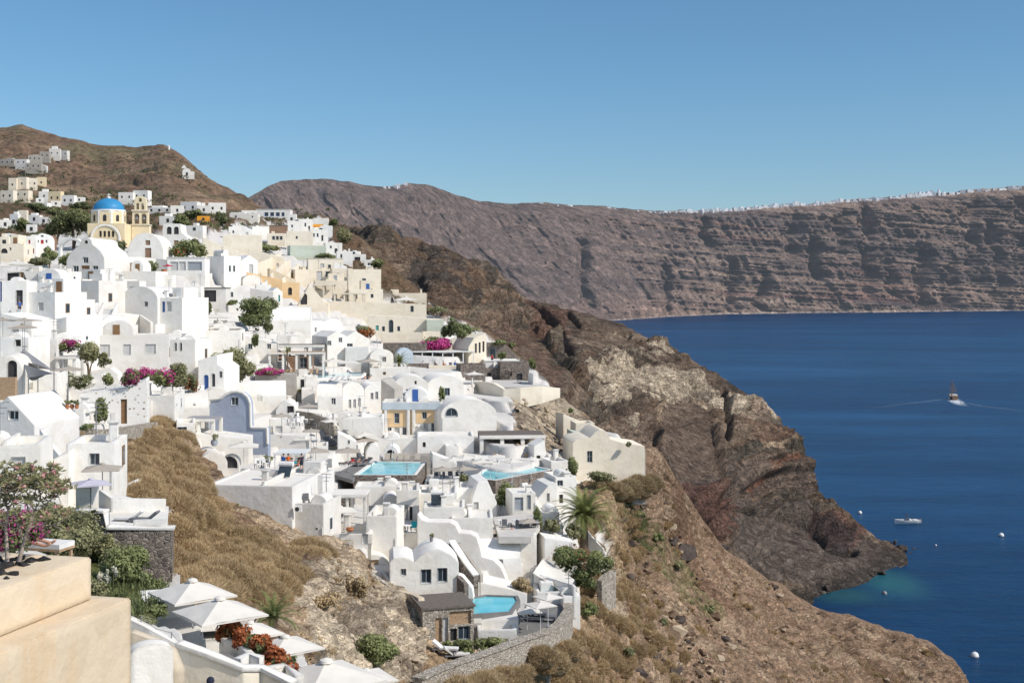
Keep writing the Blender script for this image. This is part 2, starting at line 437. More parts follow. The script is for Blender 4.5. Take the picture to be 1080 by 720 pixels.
def terrain_mat(name, fine=.5, s1=1.2, s2=6., bumpd=.25, haze=0.0, bs=.7, blocks=0):
    m = NT(name); v = m.coord()
    an = m.new('ShaderNodeAttribute', attribute_name='Col'); c = an.outputs['Color']; c0 = c
    t1 = m.ramp(m.noise(v, s1, 6, .65), [(.3, (1 - fine,) * 3), (.5, (1, 1, 1)), (.72, (1 + fine * .8,) * 3)])
    t2 = m.ramp(m.noise(v, s2, 4, .6), [(.3, (1 - fine * .6,) * 3), (.7, (1 + fine * .5,) * 3)])
    c = m.mix(1.0, m.mix(1.0, c, t1, 'MULTIPLY'), t2, 'MULTIPLY')
    h = m.new('ShaderNodeMath', operation='ADD'); m.link(m.noise(v, s1 * .8, 8, .65), h.inputs[0]); m.link(m.noise(v, s2, 4, .6), h.inputs[1])
    if blocks:
        # fractured, bedded rock: flat-lying angular blocks at two sizes
        mp = m.new('ShaderNodeMapping'); mp.inputs['Scale'].default_value = (1, 1, 2.6); mp.inputs['Rotation'].default_value = (.05, .12, 0); m.link(v, mp.inputs['Vector'])
        wv = m.new('ShaderNodeVectorMath', operation='ADD'); m.link(mp.outputs[0], wv.inputs[0])
        nz = m.new('ShaderNodeTexNoise'); nz.inputs['Scale'].default_value = blocks * .8; nz.inputs['Detail'].default_value = 3; m.link(v, nz.inputs['Vector'])
        ns = m.new('ShaderNodeVectorMath', operation='SCALE'); m.link(nz.outputs['Color'], ns.inputs[0]); ns.inputs['Scale'].default_value = 1.2 / blocks; m.link(ns.outputs[0], wv.inputs[1])
        hs = h.outputs[0]
        for sc_, w_, cc in ((blocks, 1.1, .30), (blocks * 3.1, .6, .22)):
            vo = m.new('ShaderNodeTexVoronoi', feature='F1', i_Scale=sc_); m.link(wv.outputs[0], vo.inputs['Vector'])
            ed = m.new('ShaderNodeTexVoronoi', feature='DISTANCE_TO_EDGE', i_Scale=sc_); m.link(wv.outputs[0], ed.inputs['Vector'])
            sp_ = m.new('ShaderNodeSeparateColor'); m.link(vo.outputs['Color'], sp_.inputs[0])
            c = m.mix(1.0, c, m.ramp(sp_.outputs[0], [(0, (1 - cc,) * 3), (1, (1 + cc,) * 3)]), 'MULTIPLY')
            crk = m.ramp(ed.outputs['Distance'], [(0, (.5, .48, .46)), (.07, (1, 1, 1))]); c = m.mix(.8, c, crk, 'MULTIPLY')
            e2 = m.new('ShaderNodeMath', operation='MULTIPLY'); m.link(sp_.outputs[1], e2.inputs[0]); e2.inputs[1].default_value = w_
            e3 = m.new('ShaderNodeMath', operation='ADD'); m.link(hs, e3.inputs[0]); m.link(e2.outputs[0], e3.inputs[1]); hs = e3.outputs[0]
        h = m.new('ShaderNodeMath', operation='MULTIPLY'); m.link(hs, h.inputs[0]); h.inputs[1].default_value = 1
    c = m.mix(an.outputs['Alpha'], c0, c)
    hh = m.new('ShaderNodeMath', operation='MULTIPLY'); m.link(h.outputs[0], hh.inputs[0])
    mr = m.new('ShaderNodeMapRange'); m.link(an.outputs['Alpha'], mr.inputs[0]); mr.inputs[3].default_value = .06; m.link(mr.outputs[0], hh.inputs[1])
    m.bump(hh.outputs[0], bs, bumpd)
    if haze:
        m.b.inputs['Emission Color'].default_value = (.36, .43, .53, 1); m.b.inputs['Emission Strength'].default_value = haze  # airlight put in as a weak bluish glow of the rock itself
    return m.out(c, .97, .05)

def curve(pts):
    xs = [p[0] for p in pts]; 
    return lambda x, k=1: np.interp(x, xs, [p[k] for p in pts])

def colmix(C, mask, col):
    mask = np.clip(mask, 0, 1)[..., None]
    return C * (1 - mask) + np.array(col)[None, :3] * mask

# ---------------------------------------------------------------- A: village hillside
A_TOP = curve([(-160,214),(0,214),(100,214),(200,220),(270,222),(320,229),(350,236),(380,250),(405,272),(430,296),(455,318),(485,334),(515,348),(545,372),(575,398),(600,425),(640,455),(690,470),(715,505),(740,545),(765,578),(800,602),(860,640),(900,652),(960,670),(990,684),(1008,700),(1030,735),(1060,775)])
def build_A():
    nx, ny, nb = 480, 300, 10
    px = np.linspace(-155, 1040, nx)
    jag = (fbm(np.stack([px / 14, px * 0, px * 0], -1), 4, 5) - .5) * 9 * sstep(560, 640, px) 
    top = A_TOP(px) + jag
    t = np.linspace(0, 1, ny)[:, None]
    py = top[None, :] + t * (np.maximum(775, top + 40)[None, :] - top[None, :])
    pX = np.broadcast_to(px[None, :], py.shape)
    d = DA(pX, py)
    P = np.stack([(pX - CX) / FPX * d, d, (HY - py) / FPX * d], -1)
    flat = P.reshape(-1, 3); fx, fy = pX.ravel(), py.ravel()
    jx = (fbm(flat * .25, 4, 3) - .5) * 22; jy = (fbm(flat * .25 + 50, 4, 9) - .5) * 22
    qx, qy = fx + jx, fy + jy
    wild = inpoly(qx, qy, [(690,465),(650,506),(610,512),(600,540),(640,560),(648,600),(612,640),(598,662),(560,690),(548,690),(500,668),(450,650),(420,625),(405,598),(345,556),(230,500),(212,480),(200,470),(176,440),(160,446),(120,474),(122,520),(176,530),(178,620),(250,640),(330,700),(330,790),(1100,790),(1100,600),(760,560)])
    wild |= inpoly(qx, qy, [(540,408),(600,415),(640,440),(640,470),(610,475),(545,470)])
    hill = inpoly(qx, qy, [(-200,200),(350,200),(420,300),(400,290),(360,262),(330,236),(250,236),(170,246),(130,240),(60,246),(0,262),(-200,262)])
    green = inpoly(qx, qy, [(30,535),(110,530),(175,590),(176,640),(140,660),(40,600)])
    side = inpoly(fx, fy, [(350,228),(368,240),(384,266),(403,286),(405,308),(452,310),(454,326),(474,332),(470,336),(440,326),(400,312)]) | inpoly(fx, fy, [(380,200),(420,290),(470,330),(500,345),(560,385),(620,440),(700,470),(760,400),(600,200)])
    side |= inpoly(fx, fy, [(340,220),(470,225),(500,345),(470,332),(450,316),(398,312),(394,292),(362,284),(357,262),(350,243)])
    wildm = (wild | hill | green | side)
    # terracing of the built ground
    z = P[..., 2].ravel(); step = 1.5 + fy * 0
    s = z / step + (fbm(flat * .03, 2, 21) - .5) * 2.0; fr = s - np.floor(s)
    zq = (np.floor(s) + sstep(.72, .95, fr) - fr + .5 * 0) 
    dz = np.where(wildm, 0, (np.floor(s) + sstep(.86, .97, fr) - s) * step)
    P[..., 2] += dz.reshape(d.shape)
    n = normals(P)
    amp = np.clip(flat[:, 1] / 120, .3, 2.4)
    disp = (fbm(flat * .12, 6, 31, .55) - .5) * 5 + (fbm(flat * .5, 5, 41, .55, True) - .5) * 2.0
    fade = np.where(wildm, 1, 0).astype(float) * sstep(0, 10, fy - np.interp(fx, px, top))*.9
    tz = inpoly(fx, fy, [(300,600),(345,585),(412,612),(448,645),(446,730),(330,730),(315,660)]) | inpoly(fx, fy, [(540,408),(602,412),(632,450),(612,478),(545,474)])
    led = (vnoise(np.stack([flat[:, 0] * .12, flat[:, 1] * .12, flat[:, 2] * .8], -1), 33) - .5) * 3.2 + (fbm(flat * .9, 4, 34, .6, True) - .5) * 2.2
    disp = disp * amp * fade * .55 + np.where(tz, led * .5, 0) * fade
    crag = inpoly(fx, fy, [(500,400),(640,400),(660,480),(500,480)])
    disp = np.where(crag, disp * .35 - 1.2 * fade, disp)
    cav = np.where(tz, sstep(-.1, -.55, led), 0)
    P = P + n * disp.reshape(d.shape)[..., None]
    # rows behind the crest, falling away out of sight
    rows = []
    for k in range(nb, 0, -1):
        e = P[0].copy(); dd = 1 + k * .035
        e[:, 0] *= dd; e[:, 1] *= dd; e[:, 2] = P[0][:, 2] - k * k * .012 * P[0][:, 1] ** .8 - np.where(px > 420, k * 1.2, 0)
        rows.append(e)
    # colours
    C = np.tile(np.array([.60, .575, .535]), (len(fx), 1))
    n1 = fbm(flat * .18, 5, 61); n2 = fbm(flat * .7, 4, 71); n3 = fbm(flat * .06, 4, 81)
    C = C * (.85 + .3 * n2)[:, None]
    scr = np.array([.40, .285, .175])[None] * (.65 + .7 * n2)[:, None]
    scr = colmix(scr, sstep(.50, .62, n1), (.30, .20, .125))
    scr = colmix(scr, sstep(.56, .66, n3) * .7, (.50, .40, .29))
    scr = colmix(scr, sstep(.62, .72, n2) * .6, (.16, .115, .085))
    C = np.where(wild[:, None], scr, C)
    far_sp = wild & (fx > 660)
    rock = np.array([.30, .205, .138])[None] * (.6 + .8 * n2)[:, None]
    rock = colmix(rock, sstep(.55, .68, n1) * .6, (.40, .30, .205))
    rock = colmix(rock, sstep(.6, .7, n3) * .6, (.165, .095, .062))
    C = np.where(far_sp[:, None], rock, C)
    tuff = inpoly(qx, qy, [(300,606),(340,592),(410,612),(445,640),(450,690),(440,730),(330,730),(320,660)]) | inpoly(qx, qy, [(543,414),(600,416),(628,450),(612,474),(545,472)])
    tf = np.array([.56, .46, .335])[None] * (.7 + .6 * n2)[:, None]
    tf = colmix(tf, sstep(.54, .62, n1) * .75, (.23, .18, .135))
    tf = colmix(tf, cav * .7, (.13, .10, .075))  # ledge hollows darkened in the colour, as painted shade
    C = np.where(tuff[:, None], tf, C)
    gr = np.array([.115, .125, .045])[None] * (.6 + .8 * n2)[:, None]
    C = np.where(green[:, None], gr, C)
    strip = inpoly(qx, qy, [(636,512),(655,508),(700,565),(728,600),(760,650),(740,655),(690,600),(655,560)]) & (n2 > .47)
    C = np.where(strip[:, None], C * .5 + gr * .5, C)
    hl = np.array([.205, .135, .088])[None] * (.6 + .8 * n2)[:, None]
    hl = colmix(hl, sstep(.5, .62, n1) * .6, (.10, .095, .05))
    hl = colmix(hl, sstep(.58, .68, n3) * .6, (.33, .26, .18))
    C = np.where(hill[:, None], hl, C); 
    C = np.where((side & ~wild & ~hill)[:, None], hl * .9, C)
    wet = sstep(SEA + 3, SEA + .5, P[..., 2].ravel())
    C = colmix(C, wet, (.06, .045, .035))
    C = np.concatenate([C, wildm.astype(float)[:, None]], 1)
    PP = np.concatenate([np.stack(rows), P], 0); CC = np.concatenate([np.tile(C.reshape(d.shape + (4,))[:1], (nb, 1, 1)), C.reshape(d.shape + (4,))], 0)
    return grid_mesh('hillside', PP, CC, terrain_mat('hillside_ground', .42, .9, 4.0, .5, 0, .8, .8), nx, ny + nb)
build_A()

# ---------------------------------------------------------------- B: the headland beyond the village
B_RIDGE = [(300,229,720),(330,232,690),(374,240,650),(435,252,620),(469,259,600),(495,274,585),(526,288,570),(556,316,560),(602,327,545),(649,338,530),(719,375,500),(762,399,480),(801,423,465),(822,440,452),(830,458,448),(849,480,440),(861,517,432),(897,545,422),(926,567,414),(947,578,409),(956,586,407)]
B_PTS = B_RIDGE + [(930,600,392),(905,613,375),(868,625,363),(830,640,345),(780,650,330),(700,650,290),(620,650,240),
 (420,300,450),(450,330,410),(400,265,520),(480,300,480),(520,330,470),(560,350,470),(500,360,380),(540,385,350),(580,420,300),(600,440,300),(640,480,290),
 (600,360,460),(650,380,462),(700,400,450),(640,420,390),(640,445,345),(700,440,405),(760,440,438),(800,470,425),(700,480,350),(740,480,385),(700,510,312),(680,530,270),(740,540,318),(740,575,305),(790,500,402),(800,540,390),(850,545,412),(890,575,400),(860,590,378),(800,600,350),(700,590,280),(620,560,220),(330,260,560),(300,300,400)]
tpsB = TPS(B_PTS, 1e-3)
def build_B():
    nx, ny, nb = 760, 430, 12
    rx = [p[0] for p in B_RIDGE]
    px = np.concatenate([np.linspace(300, 956, nx)])
    top = np.interp(px, rx, [p[1] for p in B_RIDGE]) + (fbm(np.stack([px / 9, px * 0, px * 0 + 3], -1), 4, 15) - .5) * 6
    bot = np.interp(px, [300, 420, 520, 640, 760, 830, 956], [330, 400, 500, 600, 665, 668, 640])
    t = np.linspace(0, 1, ny)[:, None]
    py = top[None] + t * (bot - top)[None]
    pX = np.broadcast_to(px[None], py.shape)
    d = tpsB(pX, py).reshape(py.shape)
    d = np.maximum.accumulate(d[::-1], axis=0)[::-1]
    P = np.stack([(pX - CX) / FPX * d, d, (HY - py) / FPX * d], -1)
    fx, fy = pX.ravel(), py.ravel(); flat = P.reshape(-1, 3)
    # strata coordinate: layers dip gently
    st = flat[:, 2] + flat[:, 0] * .10 - flat[:, 1] * .03
    n = normals(P); edge = sstep(0, 8, fy - np.repeat(top[None], ny, 0).ravel())
    big = (fbm(flat * np.array([.02, .02, .02]), 5, 51, .55, True) - .5) * 11
    mid = (fbm(flat * .07, 6, 52, .58) - .5) * 6
    led = (vnoise(np.stack([flat[:, 0] * .02, flat[:, 1] * .02, st * .32], -1), 53) - .5) * 7.5 + (vnoise(np.stack([flat[:, 0] * .05, flat[:, 1] * .05, st * .9], -1), 54) - .5) * 4.5
    fine = (fbm(flat * np.array([.30, .30, .45]), 5, 55, .6, True) - .5) * 2.8
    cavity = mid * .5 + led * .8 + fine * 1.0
    talus = inpoly(fx, fy, [(750,535),(850,560),(960,585),(930,620),(860,640),(740,600)]) 
    smoothz = inpoly(fx, fy, [(690,425),(745,425),(760,520),(700,520)]) | inpoly(fx, fy, [(550,330),(600,400),(640,440),(600,460),(540,400)]) 
    def carve(pts, w):
        best = np.full(len(fx), 1e9)
        for (ax, ay), (bx_, by_) in zip(pts, pts[1:]):
            ux, uy = bx_ - ax, by_ - ay; tt_ = np.clip(((fx - ax) * ux + (fy - ay) * uy) / (ux * ux + uy * uy), 0, 1)
            best = np.minimum(best, np.hypot(fx - ax - ux * tt_, fy - ay - uy * tt_))
        return np.exp(-(best / w) ** 2)
    wob = (fbm(flat * .15, 3, 58) - .5)
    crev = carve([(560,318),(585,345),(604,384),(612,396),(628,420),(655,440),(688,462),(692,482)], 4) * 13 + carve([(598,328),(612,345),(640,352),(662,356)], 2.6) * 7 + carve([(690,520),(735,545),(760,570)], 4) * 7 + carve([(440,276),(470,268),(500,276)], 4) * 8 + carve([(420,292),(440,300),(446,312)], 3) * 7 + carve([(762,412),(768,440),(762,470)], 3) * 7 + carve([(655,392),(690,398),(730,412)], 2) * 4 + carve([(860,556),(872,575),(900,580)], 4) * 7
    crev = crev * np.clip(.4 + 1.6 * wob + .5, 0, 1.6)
    upper = inpoly(fx, fy, [(556,314),(649,336),(719,373),(764,398),(800,421),(760,410),(690,372),(640,378),(606,388),(585,350)])
    k = np.where(talus, .30, np.where(smoothz, .30, np.where(upper, .32, 1.0))) * (1 - .75 * sstep(870, 930, fx))
    P = P + n * ((big + mid + led + fine) * k * (.15 + .85 * edge) - crev * edge).reshape(d.shape)[..., None]
    fl2 = P.reshape(-1, 3)
    rows = []
    for q in range(nb, 0, -1):
        e = P[0].copy(); dd = 1 + q * .03
        e[:, 0] *= dd; e[:, 1] *= dd; e[:, 2] = P[0][:, 2] - q * q * .02 * P[0][:, 1] ** .8 - q * 3.0
        rows.append(e)
    n1 = fbm(flat * .06, 5, 61); n2 = fbm(flat * .3, 5, 62, .6); n3 = fbm(flat * .02, 4, 63)
    jx = fx + (n1 - .5) * 30 + (n2 - .5) * 14; jy = fy + (n3 - .5) * 30 + (n2 - .5) * 14
    C = np.tile(np.array([.178, .122, .084]), (len(fx), 1)) * (.6 + .8 * n2)[:, None]
    lay = .6 * vnoise(np.stack([flat[:, 0] * .012, flat[:, 1] * .012, st * .33], -1), 64) + .4 * vnoise(np.stack([flat[:, 0] * .03, flat[:, 1] * .03, st * 1.1], -1), 65)
    C = colmix(C, sstep(.50, .62, lay) * .6, (.30, .225, .165))
    C = colmix(C, sstep(.55, .68, 1 - lay) * .6, (.09, .088, .072))
    pal = inpoly(jx, jy, [(604,394),(640,382),(690,376),(740,398),(806,427),(826,448),(770,436),(712,430),(668,448),(640,440),(616,418)])
    q2 = fy - .28 * (fx - 600) + wob * 14 + (n1 - .5) * 16
    l2 = .65 * vnoise(np.stack([q2 * .16, fx * .004, fx * 0], -1), 66) + .35 * vnoise(np.stack([q2 * .5, fx * .012, fx * 0], -1), 67)
    C = colmix(C, pal * sstep(.40, .50, l2) * .97, (.58, .475, .35)); C = colmix(C, pal * sstep(.46, .36, l2) * .7, (.15, .112, .085))
    C = colmix(C, upper * sstep(.50, .60, l2) * .75, (.35, .27, .20)); C = colmix(C, upper * sstep(.46, .36, l2) * .6, (.10, .075, .06))
    C = colmix(C, 0 * pal * (.12 + .88 * sstep(.42, .58, lay)) * (.5 + .5 * sstep(.35, .5, n2)), (.47, .375, .27))
    C = colmix(C, inpoly(jx, jy, [(680,448),(750,420),(752,427),(684,456)]) * .9, (.42, .31, .21))
    C = colmix(C, inpoly(jx, jy, [(690,430),(745,428),(770,520),(700,520)]) * .75, (.17, .125, .095))
    C = colmix(C, inpoly(jx, jy, [(795,425),(830,455),(828,472),(800,470),(770,440)]) * .5, (.24, .145, .10))
    C = colmix(C, inpoly(jx, jy, [(805,470),(832,466),(826,476),(800,482)]) * .8, (.50, .37, .25))
    C = colmix(C, inpoly(jx, jy, [(760,505),(850,480),(865,520),(790,530),(740,560),(690,540),(690,515)]) * .55, (.135, .105, .092))
    C = colmix(C, inpoly(jx, jy, [(680,510),(740,512),(770,540),(765,575),(690,560),(640,530)]) * .7, (.155, .075, .055))
    C = colmix(C, inpoly(jx, jy, [(690,560),(765,572),(775,590),(720,590)]) * .85, (.075, .068, .066))
    C = colmix(C, inpoly(jx, jy, [(765,535),(850,545),(960,590),(900,640),(780,610)]) * .8, (.14, .112, .095))
    C = colmix(C, inpoly(jx, jy, [(850,550),(915,555),(908,585),(860,580)]) * .6, (.16, .075, .058))
    C = colmix(C, inpoly(jx, jy, [(852,556),(905,560),(905,590),(868,585)]) * .6, (.055, .05, .05))
    C = colmix(C, inpoly(jx, jy, [(780,520),(835,480),(838,484),(785,527)]) * .6, (.27, .115, .07))
    C = colmix(C, inpoly(jx, jy, [(370,236),(440,250),(500,280),(540,320),(520,330),(440,280)]) * .6, (.215, .14, .092))
    C = colmix(C, inpoly(jx, jy, [(440,270),(500,262),(530,300),(500,330),(420,310)]) * sstep(.45, .6, n1) * .75, (.085, .075, .068))
    C = colmix(C, inpoly(jx, jy, [(560,320),(600,330),(600,362),(560,352)]) * .5, (.20, .10, .07))
    C = colmix(C, inpoly(jx, jy, [(500,340),(560,360),(600,400),(580,420),(520,380)]) * .5, (.20, .125, .095))
    C = colmix(C, sstep(-.6, -3.2, cavity) * .72 * np.where(talus | smoothz, .35, 1), (.045, .036, .032))  # painted shade: sunken relief darkened, raised parts lightened next
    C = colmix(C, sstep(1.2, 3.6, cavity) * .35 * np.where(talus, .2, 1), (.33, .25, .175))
    C = colmix(C, np.clip(crev / 9, 0, 1) * .6, (.06, .048, .042))  # carved crevices get shade in their colour too
    # crevices have relief plus the painted shade above; a wet band by the water
    wet = sstep(SEA + 5, SEA + 1, fl2[:, 2])
    C = colmix(C, wet * .8, (.055, .045, .038))
    C = colmix(C, (sstep(SEA + 1.5, SEA - .2, fl2[:, 2])) * sstep(.5, .6, n2) * .5, (.20, .18, .15))
    Cs = C.reshape(d.shape + (3,))
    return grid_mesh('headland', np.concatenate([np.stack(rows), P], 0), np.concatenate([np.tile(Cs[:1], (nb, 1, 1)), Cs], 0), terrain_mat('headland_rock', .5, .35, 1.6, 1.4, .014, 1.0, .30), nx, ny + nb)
build_B()

# ---------------------------------------------------------------- C: the dry hill behind the village
def build_C():
    sk = [(-200,150,1350),(-60,140,1400),(0,135,1400),(22,131,1420),(35,135,1420),(60,143,1400),(100,152,1380),(140,155,1330),(172,153,1280),(185,158,1260),(200,170,1220),(220,188,1180),(240,198,1150),(262,211,1120),(275,219,1100),(300,236,1060),(330,258,1020)]
    nx, ny, nb = 300, 130, 8
    px = np.linspace(-200, 330, nx)
    top = np.interp(px, [s[0] for s in sk], [s[1] for s in sk]) + (fbm(np.stack([px / 8, px * 0, px * 0], -1), 4, 95) - .5) * 3
    dt = np.interp(px, [s[0] for s in sk], [s[2] for s in sk])
    t = np.linspace(0, 1, ny)[:, None]
    bot = np.maximum(246, top + 12)
    py = top[None] + t * (bot - top)[None]; pX = np.broadcast_to(px[None], py.shape)
    db = 560.0
    d = np.exp(np.log(dt)[None] * (1 - t) ** 1.0 + np.log(db) * (1 - (1 - t) ** 1.0))
    P = np.stack([(pX - CX) / FPX * d, d, (HY - py) / FPX * d], -1)
    flat = P.reshape(-1, 3); fx, fy = pX.ravel(), py.ravel()
    # field terraces
    z = flat[:, 2]; s = z / 7.0 + (fbm(flat * .006, 4, 5) - .5) * 4; fr = s - np.floor(s)
    dz = (np.floor(s) + sstep(.6, .95, fr) - s) * 7 * .5
    edge = sstep(0, 10, fy - np.repeat(top[None], ny, 0).ravel())
    P[..., 2] += (dz * edge).reshape(d.shape)
    n = normals(P)
    P = P + n * (((fbm(flat * .012, 5, 7) - .5) * 34 + (fbm(flat * .05, 4, 8) - .5) * 8) * edge).reshape(d.shape)[..., None]
    n1 = fbm(flat * .015, 5, 11); n2 = fbm(flat * .09, 4, 12, .65); n3 = fbm(flat * np.array([.01, .01, .09]), 4, 13)
    C = np.tile(np.array([.175, .112, .072]), (len(fx), 1)) * (.45 + 1.1 * n2)[:, None]
    C = colmix(C, sstep(.52, .62, n2) * .6, (.062, .05, .036))
    C = colmix(C, sstep(.5, .62, n3) * .5, (.26, .185, .12))
    C = colmix(C, sstep(.55, .68, n1) * .55, (.105, .10, .05))
    rows = []
    for q in range(nb, 0, -1):
        e = P[0].copy(); dd = 1 + q * .04; e[:, 0] *= dd; e[:, 1] *= dd; e[:, 2] = P[0][:, 2] - q * q * 4
        rows.append(e)
    Cs = C.reshape(d.shape + (3,))
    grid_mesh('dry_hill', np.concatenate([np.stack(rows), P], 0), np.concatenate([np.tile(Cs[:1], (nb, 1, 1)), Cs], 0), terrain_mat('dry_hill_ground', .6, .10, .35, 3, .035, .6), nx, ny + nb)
    return lambda x, y: float(np.exp(np.interp(x, px, np.log(dt)) * (1 - min(1, max(0, (y - np.interp(x, px, top)) / (np.interp(x, px, bot) - np.interp(x, px, top))))) + math.log(db) * min(1, max(0, (y - np.interp(x, px, top)) / (np.interp(x, px, bot) - np.interp(x, px, top))))))
DC = build_C()

# ---------------------------------------------------------------- Dm: the far caldera wall
FAR_SKY = [(150,240),(230,222),(262,209),(280,197),(296,191),(318,190),(338,188),(365,191),(385,196),(412,197),(430,193),(448,194),(475,203),(500,211),(530,215),(570,214),(610,216),(655,219),(690,222),(740,222),(780,220),(820,216),(870,213),(920,209),(960,206),(1000,203),(1040,199),(1080,196),(1200,186),(1500,180)]
FAR_D = [(150,1900),(270,2500),(340,3000),(440,3500),(520,4300),(650,5000),(800,5700),(950,6300),(1080,6700),(1500,7600)]
FAR_SHORE = [(150,372),(400,350),(560,342),(640,338),(665,336.5),(700,334),(760,331.5),(850,330),(960,329),(1080,327.5),(1500,325)]
def build_D():
    nx, ny, nb = 900, 230, 5
    px = np.concatenate([np.linspace(150, 1090, 820), np.linspace(1096, 1500, 80)])
    f = lambda L: np.interp(px, [s[0] for s in L], [s[1] for s in L])
    top = f(FAR_SKY) + (fbm(np.stack([px / 12, px * 0, px * 0], -1), 4, 35) - .5) * 3.0
    dt = f(FAR_D); sh = f(FAR_SHORE); dsh = -SEA * FPX / (sh - HY)
    t = np.linspace(0, 1.03, ny)[:, None]
    py = top[None] + t * (sh - top)[None]; pX = np.broadcast_to(px[None], py.shape)
    d = np.exp(np.log(dt)[None] * (1 - t) + np.log(np.minimum(dsh, dt - 150))[None] * t)
    P = np.stack([(pX - CX) / FPX * d, d, (HY - py) / FPX * d], -1)
    flat = P.reshape(-1, 3); fx, fy = pX.ravel(), py.ravel(); tt = np.broadcast_to(t, d.shape).ravel()
    along = flat[:, 0] * .8 + flat[:, 1] * .25
    st = flat[:, 2] + .05 * flat[:, 0]
    cliff = sstep(560, 760, fx)
    edge = sstep(0, .12, tt)
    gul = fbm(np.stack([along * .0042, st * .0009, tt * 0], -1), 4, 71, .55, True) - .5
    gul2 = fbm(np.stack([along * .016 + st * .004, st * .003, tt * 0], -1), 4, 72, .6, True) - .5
    led = vnoise(np.stack([along * .0012, along * 0, st * .030], -1), 73) - .5
    led2 = vnoise(np.stack([along * .004, along * 0, st * .075], -1), 74) - .5
    rough = fbm(flat * .012, 4, 75, .6) - .5
    led3 = vnoise(np.stack([along * .008, along * 0, st * .16], -1), 84) - .5
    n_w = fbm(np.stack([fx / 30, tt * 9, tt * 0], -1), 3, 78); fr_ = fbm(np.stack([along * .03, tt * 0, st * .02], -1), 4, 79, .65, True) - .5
    gl = 0
    for gx_, gw, t0, t1 in ((612, 7, .3, .9), (700, 5, .5, 1), (744, 5, .05, .35), (768, 8, .5, 1), (800, 5, .6, .95), (834, 9, .05, .5), (858, 5, .3, .7), (886, 6, .1, .5), (915, 8, .08, .85), (940, 5, .55, .9), (972, 7, .4, 1), (1003, 6, .6, 1), (1026, 10, .1, .8), (1050, 6, .3, .9), (1078, 12, .1, .65), (1130, 9, .2, .8)):
        w_ = (fx - gx_ + (n_w - .5) * 22 - (tt - .5) * 6) / gw
        gl = gl - np.exp(-w_ * w_) * sstep(t0 - .08, t0 + .06, tt) * (1 - sstep(t1 - .06, t1 + .08, tt)) * 1.0
    push = (gul * 150 + gul2 * 75 * (.5 + .5 * cliff) + led * 30 * cliff + led2 * 30 * cliff + led3 * 26 * cliff + rough * 55 + fr_ * 46 * (.4 + .6 * cliff) + gl * 115) * edge * (1 - .5 * sstep(.9, 1.0, tt))
    # spurs running down from the mountain on the left
    sp = fbm(np.stack([(fx + (fy - 200) * -1.15) / 60, (fy) / 400, tt * 0], -1), 4, 76, .5, True) - .5
    push += sp * 230 * (1 - cliff) * edge
    n = normals(P)
    P = P - np.array([0, 1, 0]) * push.reshape(d.shape)[..., None] * np.array([0, 1, 0])
    n1 = fbm(np.stack([along * .004, st * .012, tt * 0], -1), 5, 81); n2 = fbm(flat * .02, 4, 82, .65); n3 = fbm(np.stack([along * .001, along * 0, st * .045], -1), 4, 83)
    C = np.tile(np.array([.150, .105, .086]), (len(fx), 1)) * (.6 + .8 * n2)[:, None]
    C = colmix(C, sstep(.5, .6, n3) * .75 * (.25 + .75 * cliff), (.205, .145, .112))
    C = colmix(C, sstep(.5, .6, 1 - n3) * .65 * (.25 + .75 * cliff), (.065, .054, .054))
    n4 = vnoise(np.stack([along * .0015, along * 0, st * .055], -1), 85)
    C = colmix(C, sstep(.72, .85, n4) * .5 * cliff, (.27, .20, .155)); C = colmix(C, sstep(.75, .9, 1 - n4) * .5 * cliff, (.16, .075, .06))
    C = colmix(C, sstep(.55, .7, n1) * .4, (.16, .115, .095))
    C = colmix(C, (1 - cliff) * .35, (.088, .068, .064))
    C = colmix(C, sstep(-.02, -.14, gul2 + fr_ * .8) * .6, (.045, .042, .048))  # gully hollows tinted bluish dark, shade put into the colour
    C = colmix(C, sstep(.75, 1.0, tt) * .4 * (1 - sstep(700, 800, fx)), (.25, .155, .115))
    C = colmix(C, sstep(.985, .99, tt) * .5, (.34, .29, .25))
    C = colmix(C, sstep(.03, .0, tt) * .4 * sstep(640, 700, fx), (.27, .20, .15))
    rows = []
    for q in range(nb, 0, -1):
        e = P[0].copy(); dd = 1 + q * .03; e[:, 0] *= dd; e[:, 1] *= dd; e[:, 2] = P[0][:, 2] - q * q * 12 - q * 4
        rows.append(e)
    Cs = C.reshape(d.shape + (3,))
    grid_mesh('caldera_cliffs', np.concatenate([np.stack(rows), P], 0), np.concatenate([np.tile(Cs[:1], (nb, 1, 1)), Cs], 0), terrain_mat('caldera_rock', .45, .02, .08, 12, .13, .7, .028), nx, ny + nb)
    return lambda x: (float(np.interp(x, px, top)), float(np.interp(x, px, dt)))
FARTOP = build_D()

